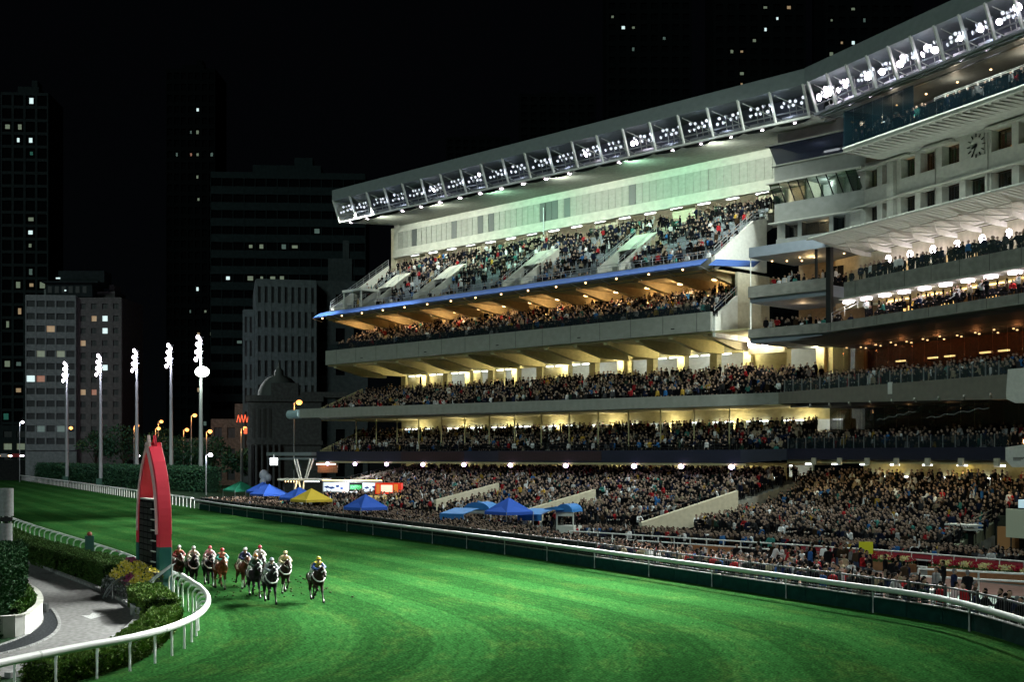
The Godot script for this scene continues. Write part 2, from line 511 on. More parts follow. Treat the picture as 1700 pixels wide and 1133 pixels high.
func build_stand_left() -> void:
	var fb := MB.new()
	fb.tube([Vector3(0, 0, -.28), Vector3(0, 0, -.1), Vector3(0, 0, .02)], [.09, .17, .21], 10)
	mats["_flood_body"] = fb.mesh()
	var ff := MB.new()
	ff.ball(Vector3(0, 0, .03), Vector3(.19, .19, .05), 5, 10)
	mats["_flood_face"] = ff.mesh()
	var s := Node3D.new()
	s.name = "grandstand"
	add_child(s, true)
	s.transform = frame_at(-26.1, 179.5, .690, .7235)
	stand_left = s
	tag(s, "straight left wing of the tall grandstand, long blue awning and white panelled upper wall", "grandstand")
	# roof
	var b := MB.new()
	b.prism([Vector2(0, 43.5), Vector2(0, 45), Vector2(.5, 45.12), Vector2(16, 44.6), Vector2(16, 44.2), Vector2(.5, 43.5)], Vector3(0, 0, -1), Vector3.UP, Vector3(1, 0, 0), Vector3(77.8, 0, 0))
	put_mb("roof", b, mats["roof_metal"], s)
	b = MB.new()
	b.prism([Vector2(1.2, 40.55), Vector2(1.2, 40.8), Vector2(16, 42.0), Vector2(16, 41.75)], Vector3(0, 0, -1), Vector3.UP, Vector3(2.2, 0, 0), Vector3(76.6, 0, 0))
	put_mb("soffit", b, mats["soffit"], s)
	b = MB.new()
	lbox(b, 1.2, 78.8, 40.5, 40.68, 1.02, 1.2)
	put_mb("roof_sill", b, mats["white_paint"], s)
	b = MB.new()
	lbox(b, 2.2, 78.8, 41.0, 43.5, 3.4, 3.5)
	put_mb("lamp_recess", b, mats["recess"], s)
	b = MB.new() # scalloped dark edge of the soffit
	for i in 19: b.prism([Vector2(0, 0), Vector2(4.0, 0), Vector2(3.4, -.22), Vector2(2.0, -.32), Vector2(.6, -.22)], Vector3(1, 0, 0), Vector3.UP, L(2.4 + i * 4.0, 40.56, 1.6), Vector3(0, 0, -.12))
	put_mb("soffit_trim", b, mats["dark_metal"], s)
	b = MB.new()
	b.prism([Vector2(0, 43.5), Vector2(1.15, 40.6), Vector2(16, 41.9), Vector2(16, 44.3)], Vector3(0, 0, -1), Vector3.UP, Vector3(1.0, 0, 0), Vector3(.14, 0, 0))
	put_mb("roof_end", b, mats["white_paint"], s)
	roof_bays(s, 1.2, 78.6, 20, .05)
	# white upper wall with vertical panels
	b = MB.new()
	lbox(b, 0, 71.9, 36.8, 41.9, 11.9, 12.3)
	lbox(b, 0, 71.9, 36.8, 38.0, 11.7, 11.9)
	put_mb("upper_wall", b, mats["pale_concrete"], s)
	b = MB.new()
	lbox(b, -1.2, 0, 33.6, 41.4, 12.3, 24)
	put_mb("end_wall", b, mats["cream"], s)
	var panel := MB.new()
	lbox(panel, 0, 1.02, 38.05, 40.5, 11.83, 11.9)
	var pm := panel.mesh()
	var grey := mat("panel_grey", Color(.33, .34, .31), .75, 0, 4.0, .85)
	var dark_p := mat("panel_dark", Color(.07, .08, .08), .5)
	for i in 64:
		var dk := i in [3, 11, 16, 18, 27, 28, 29, 31, 41]
		put("wall_panel", pm, dark_p if dk else grey, s, Transform3D(Basis(), Vector3(1.0 + i * 1.1, 0, 0)))
	b = MB.new()
	b.tube([L(31.6, 34.5, 11.6), L(31.6, 39.8, 11.6)], .07, 6)
	put_mb("pipe", b, mats["steel"], s)
	# upper deck
	steps(s, 0, 67.5, .6, 27.2, 11, .95, .66, mats["concrete"], 26.6)
	b = MB.new()
	lbox(b, 0, 67.5, 34.1, 34.46, 11.0, 19)
	lbox(b, 0, 67.5, 34.4, 41.5, 19, 19.3)
	put_mb("concourse", b, mats["cream"], s)
	for i in 16:
		var u := MB.new()
		lbox(u, 2.0 + i * 4.1, 3.6 + i * 4.1, 37.0, 37.12, 13.5, 13.8)
		put_mb("ceiling_tube", u, mats["tube"], s)
		if i % 3 == 1: lamp("omni", L(4 + i * 4.1, 36.7, 14.5), Color(.95, .97, .9), 5.0, .3, s)
		if i % 3 == 0:
			u = MB.new()
			lbox(u, 3.0 + i * 4.1, 6.4 + i * 4.1, 34.5, 36.8, 12.6, 13.0)
			put_mb("kiosk_wall", u, mats["cream"], s)
	b = MB.new()
	lbox(b, -.5, 67.6, 26.9, 28.0, 0, .3)
	put_mb("deck_parapet", b, mats["concrete"], s)
	b = MB.new()
	rail_line(b, [L(.2, 28.0, .15), L(67.2, 28.0, .15)], .75, 1.5, .03, 1)
	put_mb("deck_rail", b, mats["steel"], s)
	for tv in [7.6, 19.4, 36.6, 52.3]: # stair mouths
		b = MB.new()
		for q in [tv - 1.7, tv + 1.5]:
			b.prism([Vector2(1.0, 27), Vector2(1.0, 28.7), Vector2(7.6, 33.3), Vector2(7.6, 31)], Vector3(0, 0, -1), Vector3.UP, Vector3(q, 0, 0), Vector3(.25, 0, 0))
		b.prism([Vector2(4.4, 31.05), Vector2(7.6, 33.28), Vector2(7.6, 31)], Vector3(0, 0, -1), Vector3.UP, Vector3(tv - 1.45, 0, 0), Vector3(2.95, 0, 0))
		put_mb("stair_mouth", b, mats["pale_concrete"], s)
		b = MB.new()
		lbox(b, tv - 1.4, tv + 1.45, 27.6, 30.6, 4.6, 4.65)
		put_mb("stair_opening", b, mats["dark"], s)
		b = MB.new()
		rail_line(b, [L(tv - 1.57, 28.7, 1.0), L(tv - 1.57, 33.3, 7.6)], .7, 1.2, .03, 1)
		rail_line(b, [L(tv + 1.62, 28.7, 1.0), L(tv + 1.62, 33.3, 7.6)], .7, 1.2, .03, 1)
		put_mb("stair_rail", b, mats["steel"], s)
	b = MB.new()
	b.prism([Vector2(.6, 26.8), Vector2(.6, 28.5), Vector2(11, 35.6), Vector2(11, 33.5)], Vector3(0, 0, -1), Vector3.UP, Vector3(-.35, 0, 0), Vector3(.3, 0, 0))
	put_mb("end_parapet", b, mats["white_paint"], s)
	b = MB.new()
	b.prism([Vector2(.35, 27.3), Vector2(.35, 28.1), Vector2(7.2, 32.7), Vector2(9.5, 33.2), Vector2(9.5, 27.3)], Vector3(0, 0, -1), Vector3.UP, Vector3(67.5, 0, 0), Vector3(.3, 0, 0))
	put_mb("end_parapet", b, mats["white_paint"], s)
	b = MB.new()
	rail_line(b, [L(67.65, 28.1, .4), L(67.65, 32.7, 7.2), L(67.65, 33.2, 9.5)], 1.0, 1.3, .035, 2)
	rail_line(b, [L(-.2, 28.5, .6), L(-.2, 35.6, 11)], .9, 1.3, .035, 2)
	put_mb("end_rail", b, mats["steel"], s)
	b = MB.new() # commentators' cabin at the far corner
	lbox(b, 2.0, 6.4, 30.5, 30.85, 1.0, 4.2)
	put_mb("cabin_roof", b, mats["white_paint"], s)
	b = MB.new()
	for q in [[2.2, 1.2], [4.2, 1.2], [6.2, 1.2], [6.2, 4.0], [2.2, 4.0]]: lbox(b, q[0] - .08, q[0] + .08, 28.0, 30.5, q[1] - .08, q[1] + .08)
	put_mb("cabin_post", b, mats["white_paint"], s)
	b = MB.new()
	lbox(b, 2.3, 6.1, 28, 30.5, 2.8, 2.9)
	put_mb("cabin_glass", b, mats["smoke_glass"], s)
	# seats as one mass
	var seat := MB.new()
	seat.box(Vector3(-.22, .36, -.2), Vector3(.22, .42, .2)); seat.box(Vector3(-.22, .42, -.24), Vector3(.22, .82, -.19))
	seat.tube([Vector3(-.25, 0, -.1), Vector3(-.25, .66, -.1), Vector3(-.25, .66, .2)], .025, 5)
	var seats := []
	for r in range(1, 11):
		for i in 120:
			var t := .8 + i * .555
			if _in_stair(t) or (r < 2 and rng.randf() < .3): continue
			seats.append(Transform3D(Basis(), L(t, 27.2 + r * .66, .6 + r * .95 + .5)))
	multi("seats", seat.mesh(), seats, [], mats["seat_plastic"], s).set_meta("kind", "stuff")
	# blue awning
	for i in 15:
		b = MB.new()
		var ta := -1.8 + i * 4.6
		var tb := ta + 4.6
		b.hexa([L(ta, 27.1, -1.35), L(tb, 27.1, -1.35), L(tb, 27.85, -.02), L(ta, 27.85, -.02), L(ta, 27.14, -1.36), L(tb, 27.14, -1.36), L(tb, 27.9, -.02), L(ta, 27.9, -.02)])
		lbox(b, ta, tb, 26.98, 27.12, -1.37, -1.34)
		put_mb("awning_panel", b, mats["blue_cloth"], s)
	b = MB.new()
	for i in 16: b.bar(L(-1.8 + i * 4.6, 27.0, -1.34), L(-1.8 + i * 4.6, 26.6, 0.3), .06, .06)
	b.bar(L(-1.8, 27.0, -1.36), L(67.2, 27.0, -1.36), .05, .05)
	put_mb("awning_frame", b, mats["steel"], s)
	for i in 15:
		b = MB.new()
		b.ball(L(.5 + i * 4.6, 26.85, -1.3), Vector3(.12, .1, .12), 4, 8)
		put_mb("awning_lamp", b, mats["warm_lamp"], s)
	b = MB.new()
	for i in 15:
		lbox(b, 2.0 + i * 4.55, 2.035 + i * 4.55, 20.45, 22.38, -.012, 0)
		if i % 3 == 1: lbox(b, 3.1 + i * 4.55, 3.6 + i * 4.55, 20.9, 21.0, -.01, 0)
	put_mb("panel_seam", b, mats["dark"], s)
	# fourth tier, warm light
	b = MB.new()
	lbox(b, -.6, 67.5, 20.4, 22.4, 0, .35)
	put_mb("tier_fascia", b, mats["fascia"], s)
	b = MB.new()
	lbox(b, -.2, 67.3, 22.4, 23.25, .12, .18)
	put_mb("dark_balustrade", b, mats["smoke_glass"], s)
	steps(s, 0, 67.5, .5, 21.9, 8, .9, .40, mats["concrete"], 20.5)
	b = MB.new()
	lbox(b, -.3, 67.5, 26.7, 26.9, .3, 13)
	put_mb("ceiling", b, mats["warm_wall"], s)
	beams(s, 1, 66.5, 26.7, .3, 9, 1.0, mats["warm_wall"])
	tier_crowd_wall(s, 3, 67, 25.0, 26.9, 10, mats["warm_wall"], Color(1, .88, .68), mats["warm_tube"], 4.0)
	for i in 14:
		b = MB.new()
		b.ball(L(4 + i * 4.68, 26.35, 4.2), Vector3(.35, .12, .35), 5, 10)
		put_mb("ceiling_lamp", b, mats["warm_lamp"], s)
		if i % 2 == 0: lamp("omni", L(4 + i * 4.68, 26.0, 4.2), Color(1, .88, .68), 8.0, .3, s)
	b = MB.new()
	b.prism([Vector2(.35, 19.8), Vector2(.35, 21.9), Vector2(4.2, 24.4), Vector2(4.2, 19.6)], Vector3(0, 0, -1), Vector3.UP, Vector3(67.5, 0, 0), Vector3(.35, 0, 0))
	put_mb("end_parapet", b, mats["white_paint"], s)
	b = MB.new()
	lbox(b, 67.5, 67.8, 19.6, 26.9, 4.25, 10)
	put_mb("end_wall", b, mats["cream"], s)
	b = MB.new()
	rail_line(b, [L(67.7, 21.9, .4), L(67.7, 24.4, 4.2)], 1.0, 2.0, .03, 1)
	put_mb("end_rail", b, mats["steel"], s)
	for i in 4: # pale blocks in the seating
		b = MB.new()
		b.prism([Vector2(2.6, 22.2), Vector2(2.6, 23.7), Vector2(4.4, 24.4), Vector2(4.4, 22.2)], Vector3(0, 0, -1), Vector3.UP, Vector3(8 + i * 15.2, 0, 0), Vector3(2.6, 0, 0))
		put_mb("stair_mouth", b, mats["warm_wall"], s)
	# third tier, yellow walls
	b = MB.new()
	b.hexa([L(-4.2, 12.9, -2), L(68, 12.6, .3), L(68, 12.6, .9), L(-4.2, 12.9, -1.4), L(-4.2, 14.2, -2), L(68, 13.8, .3), L(68, 13.8, .9), L(-4.2, 14.2, -1.4)])
	b.hexa([L(68, 12.6, .3), L(75.1, 12.65, 1.1), L(75.1, 12.65, 1.7), L(68, 12.6, .9), L(68, 13.8, .3), L(75.1, 13.8, 1.1), L(75.1, 13.8, 1.7), L(68, 13.8, .9)])
	put_mb("tier_fascia", b, mats["fascia"], s)
	b = MB.new()
	b.tube([L(-4.2, 13.5, -1.7), L(-7.2, 13.45, -1.6), L(-7.6, 13.45, -1.6)], [.66, .66, .4], 12)
	put_mb("fascia_end", b, mat("pale_blue_panel", Color(.35, .48, .52), .5), s)
	steps(s, -3, 68, .9, 13.2, 8, .95, .38, mats["concrete"], 12.6)
	steps(s, 68, 75, 1.9, 13.3, 7, .95, .36, mats["concrete"], 12.6)
	b = MB.new()
	lbox(b, -.5, 71.9, 20.2, 20.4, .35, 16)
	put_mb("ceiling", b, mats["yellow_wall"], s)
	beams(s, 1, 66.5, 20.2, .5, 9.5, 1.35, mats["yellow_wall"])
	tier_crowd_wall(s, 5, 79, 16.2, 20.2, 10, mats["yellow_wall"], Color(1, .95, .76), mats["tube"], 8.0, 4.5, .75)
	b = MB.new()
	b.prism([Vector2(.9, 12.9), Vector2(.9, 14.3), Vector2(8.4, 17.4), Vector2(8.4, 15.8)], Vector3(0, 0, -1), Vector3.UP, Vector3(-3.3, 0, 0), Vector3(.3, 0, 0))
	put_mb("end_parapet", b, mats["yellow_wall"], s)
	for i in 3:
		b = MB.new()
		b.ball(L(68.3 + i * 1.7, 19.3, 6.0), Vector3(.45, .4, .25), 6, 10)
		put_mb("wall_lamp", b, mats["flood"], s)
	lamp("omni", L(70, 19.2, 5.0), Color(1, .97, .85), 9.0, .4, s)
	b = MB.new()
	lbox(b, 67.6, 72.2, 18.3, 20.2, 6.4, 6.8)
	put_mb("lintel", b, mats["yellow_wall"], s)
	# second tier
	b = MB.new()
	lbox(b, -2.4, 71.5, 6.75, 8.1, -.3, .1)
	b.hexa([L(71.5, 6.75, -.3), L(76.2, 7.1, .9), L(76.2, 7.1, 1.3), L(71.5, 6.75, .1), L(71.5, 8.1, -.3), L(76.2, 8.2, .9), L(76.2, 8.2, 1.3), L(71.5, 8.1, .1)])
	put_mb("tier_fascia", b, mats["navy_band"], s)
	for q in [[35.8, 52.6], [17.0, 29.5]]:
		b = MB.new()
		lbox(b, q[0], q[1], 6.9, 8.0, -.34, -.31)
		put_mb("banner", b, mat("banner_dull", Color(.05, .022, .028), .7, 0, 2.0, .6), s)
	steps(s, -2, 75.5, .9, 7.5, 7, .95, .38, mats["concrete"], 7.0)
	b = MB.new()
	rail_line(b, [L(-2, 8.1, 0), L(70, 8.1, 0)], .9, 2.0, .025, 2)
	put_mb("tier_rail", b, mats["dark_metal"], s)
	b = MB.new()
	lbox(b, -3, 75.5, 12.55, 12.62, 1.0, 16)
	put_mb("ceiling", b, mats["yellow_wall"], s)
	tier_crowd_wall(s, 6, 78.5, 10.2, 12.55, 8.5, mats["yellow_wall"], Color(1, .95, .78), mats["tube"], 5.0, 4.5, .7)
	b = MB.new()
	b.prism([Vector2(.2, 7.2), Vector2(.2, 8.3), Vector2(7.6, 11.3), Vector2(7.6, 9.6)], Vector3(0, 0, -1), Vector3.UP, Vector3(-2.2, 0, 0), Vector3(.3, 0, 0))
	put_mb("end_parapet", b, mats["yellow_wall"], s)
	b = MB.new()
	for i in 15: b.tube([L(4 + i * 4.6, 8.1, 2.0), L(4 + i * 4.6, 12.6, 2.0)], .08, 6)
	put_mb("slim_posts", b, mats["yellow_wall"], s)
	# canopy slab over the far end of the terrace
	b = MB.new()
	lbox(b, -14, -2.4, 7.5, 8.0, -1.2, 4); lbox(b, -14, -2.4, 6.9, 7.2, -.9, 4)
	put_mb("low_canopy", b, mats["roof_metal"], s)
	b = MB.new()
	lbox(b, -12.0, -3, 5.4, 6.9, 2.0, 4)
	put_mb("canopy_box", b, mats["fascia"], s)
	# open ground tier below the band
	steps(s, 10, 74, -18, .55, 28, .9, .162, mats["concrete"], .0)
	b = MB.new()
	lbox(b, -2, 72, 6.5, 6.7, -.2, 16)
	put_mb("ceiling", b, mats["yellow_wall"], s)
	tier_crowd_wall(s, 6, 71, 4.3, 6.5, 8.5, mats["yellow_wall"], Color(1, .95, .78), mats["tube"], 3.0, 4.5, .7)
	for q in [[41.1, -15.0, -5.5], [58.0, -19.0, -7.5], [75.4, -20.5, -6.5], [12.5, -6.0, 7.0]]:
		b = MB.new()
		var ha: float = .55 + (q[1] + 18) * .18
		var hb: float = .55 + (q[2] + 18) * .18
		b.prism([Vector2(q[1], maxf(ha, 0) - .4), Vector2(q[1], maxf(ha, 0) + 1.55), Vector2(q[2], hb + 1.55), Vector2(q[2], hb - .4)], Vector3(0, 0, -1), Vector3.UP, Vector3(q[0], 0, 0), Vector3(.35, 0, 0))
		put_mb("aisle_wall", b, mats["cream"], s)
		b = MB.new()
		rail_line(b, [L(q[0] + .2, maxf(ha, 0) + 1.55, q[1]), L(q[0] + .2, hb + 1.55, q[2])], .45, 2.0, .03, 0)
		put_mb("aisle_rail", b, mats["dark_metal"], s)
	for i in 10: # purple-white lamps under the band
		var t := [.5, 7.0, 14.0, 21.6, 29.6, 38.0, 47.2, 57.5, 64.0, 70.5][i] as float
		b = MB.new()
		b.ball(L(t, 6.35, -.45), Vector3(.34, .24, .22), 6, 10)
		var f := put_mb("band_floodlight", b, mats["purple_flood"], s)
		b = MB.new()
		b.bar(L(t, 6.75, -.1), L(t, 6.45, -.3), .12, .12)
		put_mb("bracket", b, mats["dark_metal"], f)
		if i < 8: lamp("spot", L(t, 6.3, -.75), Color(.93, .88, 1), 28.0, .3, s, s.transform * L(t + 2, 0, -16), 62)
	# left block of the straight wing continues: glazed corner block
	build_corner_block(s)

func _in_stair(t: float) -> bool:
	for tv in [7.6, 19.4, 36.6, 52.3]:
		if absf(t - tv) < 1.9: return true
	return t < 1.5 and t > 0

func multi(called: String, mesh: Mesh, xfs: Array, cols: Array, m: Material, parent: Node = self) -> MultiMeshInstance3D:
	var mm := MultiMesh.new()
	mm.transform_format = MultiMesh.TRANSFORM_3D
	mm.use_colors = cols.size() > 0
	mm.mesh = mesh
	mm.instance_count = xfs.size()
	for i in xfs.size():
		mm.set_instance_transform(i, xfs[i])
		if cols.size(): mm.set_instance_color(i, cols[i])
	var o := MultiMeshInstance3D.new()
	o.name = called
	o.multimesh = mm
	if m: o.material_override = m
	parent.add_child(o, true)
	return o

func build_corner_block(s: Node3D) -> void: # the glazed block where the two wings meet
	var k := Node3D.new()
	k.name = "corner_block"
	add_child(k, true)
	k.transform = s.transform
	tag(k, "grey corner block between the two stand wings, tilted press windows above two dining balconies", "building")
	var b := MB.new()
	lbox(b, 71.9, 82.5, 39.5, 41.2, 5.6, 12)
	lbox(b, 71.9, 82.5, 35.55, 37.5, 5.0, 12)
	lbox(b, 71.9, 82.5, 31.5, 33.5, 5.0, 12)
	lbox(b, 71.9, 82.5, 28.4, 29.9, 5.3, 12)
	lbox(b, 71.9, 82.5, 29.9, 41, 11.6, 12)
	put_mb("wall", b, mat("grey_render", Color(.29, .30, .285), .75, 0, 5.0, .88), k)
	b = MB.new()
	lbox(b, 71.4, 82.5, 39.38, 39.52, 4.1, 5.6); lbox(b, 71.6, 82.5, 37.4, 37.5, 4.8, 5.2); lbox(b, 71.5, 82.5, 35.45, 35.6, 4.0, 5.2); lbox(b, 71.5, 82.5, 31.4, 31.52, 4.4, 5.2)
	put_mb("ledge", b, mats["pale_concrete"], k)
	b = MB.new() # long tilted dark window with reflections
	b.hexa([L(72.1, 37.5, 5.1), L(82.2, 37.5, 5.1), L(82.2, 37.5, 5.15), L(72.1, 37.5, 5.15), L(71.7, 39.4, 4.3), L(82.2, 39.4, 4.3), L(82.2, 39.4, 4.35), L(71.7, 39.4, 4.35)])
	put_mb("tilted_window", b, glass("mural_glass", Color(.03, .035, .07), .75), k)
	b = MB.new()
	lbox(b, 76.5, 78.3, 38.4, 38.6, 7.0, 7.1)
	put_mb("ceiling_tube", b, mats["tube"], k)
	b = MB.new()
	lbox(b, 72, 82.3, 37.5, 39.4, 9, 9.2)
	put_mb("room_wall", b, mat("room_blue", Color(.16, .17, .26), .8, 0, 2.0, .4), k)
	lamp("omni", L(76, 39.0, 7.2), Color(.75, .8, 1), 1.6, .3, k)
	for i in 9: # tilted lit panes
		var ta := 72.1 + i * 1.12
		b = MB.new()
		b.hexa([L(ta, 33.52, 5.2), L(ta + 1.05, 33.52, 5.2), L(ta + 1.05, 33.52, 5.24), L(ta, 33.52, 5.24), L(ta - .3, 35.45, 4.25), L(ta + .75, 35.45, 4.25), L(ta + .75, 35.45, 4.29), L(ta - .3, 35.45, 4.29)])
		put_mb("pane", b, mats["clear_glass"] if i in [1, 4, 5, 6, 7] else mats["smoke_glass"], k)
		b = MB.new()
		b.bar(L(ta - .03, 33.5, 5.17), L(ta - .33, 35.5, 4.22), .08, .08)
		put_mb("mullion", b, mats["dark"], k)
	b = MB.new()
	lbox(b, 72, 75.3, 33.5, 35.5, 7.4, 7.5); lbox(b, 75.3, 75.5, 33.5, 35.5, 5.4, 8)
	put_mb("room_wall", b, mats["cream"], k)
	b = MB.new()
	lbox(b, 75.5, 82.3, 33.5, 35.5, 8.5, 8.6); lbox(b, 78.9, 79.0, 33.5, 35.5, 5.4, 8.5)
	put_mb("room_wall", b, mats["white_paint"], k)
	lamp("omni", L(77.3, 35.1, 6.8), Color(.88, 1, .97), 3.2, .3, k)
	lamp("omni", L(73.4, 35.1, 6.4), Color(1, .93, .75), 1.6, .3, k)
	for t in [77.6, 80.2]:
		b = MB.new()
		lbox(b, t, t + 1.1, 35.2, 35.28, 6.8, 7.0)
		put_mb("ceiling_tube", b, mats["tube"], k)
	for q in [[72.9, 74.3], [74.9, 78.0], [78.6, 80.4]]: # low windows, deep reveals
		b = MB.new()
		lbox(b, q[0], q[1], 30.0, 31.3, 6.2, 6.25)
		var w := put_mb("window", b, mats["smoke_glass"], k)
		b = MB.new()
		lbox(b, q[0] - .08, q[0], 29.95, 31.35, 5.6, 6.3); lbox(b, q[1], q[1] + .08, 29.95, 31.35, 5.6, 6.3)
		lbox(b, (q[0] + q[1]) / 2 - .03, (q[0] + q[1]) / 2 + .03, 30.0, 31.3, 6.1, 6.18)
		put_mb("frame", b, mats["dark_metal"], w)
	b = MB.new()
	var last := 71.9
	for q in [[72.82, 74.38], [74.82, 78.08], [78.52, 80.48], [82.5, 82.5]]:
		lbox(b, last, q[0], 29.9, 31.5, 5.5, 6.4)
		last = q[1]
	lbox(b, 71.9, 82.5, 29.9, 31.5, 8.5, 8.7)
	put_mb("pier", b, mats["pale_concrete"], k)
	lamp("omni", L(76.5, 31.2, 7.4), Color(1, .9, .7), .8, .2, k)
	var slab := mat("slab_blue", Color(.25, .29, .35), .7, 0, 5.0, .9)
	b = MB.new()
	lbox(b, 72.3, 81.6, 27.4, 28.4, 0, 8)
	put_mb("balcony_roof", b, slab, k)
	for q in [[23.35, 24.5, 22.85], [19.3, 20.2, 18.8]]:
		b = MB.new()
		lbox(b, 72.2, 81.5, q[0], q[1], 0, .3)
		put_mb("balcony_front", b, mats["concrete"], k)
		b = MB.new()
		lbox(b, 72.2, 81.0, q[2], q[1] - .55, .31, 10)
		put_mb("balcony_slab", b, slab, k)
	b = MB.new()
	lbox(b, 72.2, 82.5, 18.8, 28, 9, 9.3)
	put_mb("balcony_wall", b, mat("tan_wall", Color(.50, .38, .26), .8, 0, 3.0, .8), k)
	b = MB.new()
	b.tube([L(72.4, 24.5, .15), L(72.4, 27.4, .15)], .06, 6); b.tube([L(72.4, 20.2, .15), L(72.4, 22.85, .15)], .09, 6)
	put_mb("post", b, mats["white_paint"], k)
	b = MB.new()
	lbox(b, 81.2, 81.7, 19, 27.4, -.02, .5); lbox(b, 79.9, 80.1, 24.4, 27.4, .1, .3)
	put_mb("pillar", b, mats["dark_metal"], k)
	for i in 8:
		b = MB.new()
		b.ball(L(73 + i * 1.1, 27.3, 3.0 + (i % 3)), Vector3(.1, .06, .1), 4, 8)
		put_mb("spot_lamp", b, mats["warm_lamp"], k)
	lamp("omni", L(77, 26.9, 4), Color(1, .82, .55), 4.5, .3, k)
	lamp("omni", L(76, 22.4, 4), Color(1, .82, .6), 1.6, .3, k)
	b = MB.new()
	for i in 3: lbox(b, 77.6 + i * .8, 78.3 + i * .8, 24.4, 26.6, 6.5, 6.6)
	put_mb("black_screen", b, mats["dark"], k)
	# short blue awning beside the corner
	b = MB.new()
	b.hexa([L(67.9, 27.05, -.9), L(72.1, 26.6, 1.0), L(72.1, 26.6, 1.1), L(67.9, 27.05, .3), L(67.9, 27.75, .3), L(72.1, 27.3, 2.2), L(72.1, 27.34, 2.3), L(67.9, 27.8, .36)])
	tag(put_mb("awning", b, mats["blue_cloth"], self), "short blue awning hung under the white sloping end wall", "awning")
	get_child(get_child_count() - 1).transform = s.transform

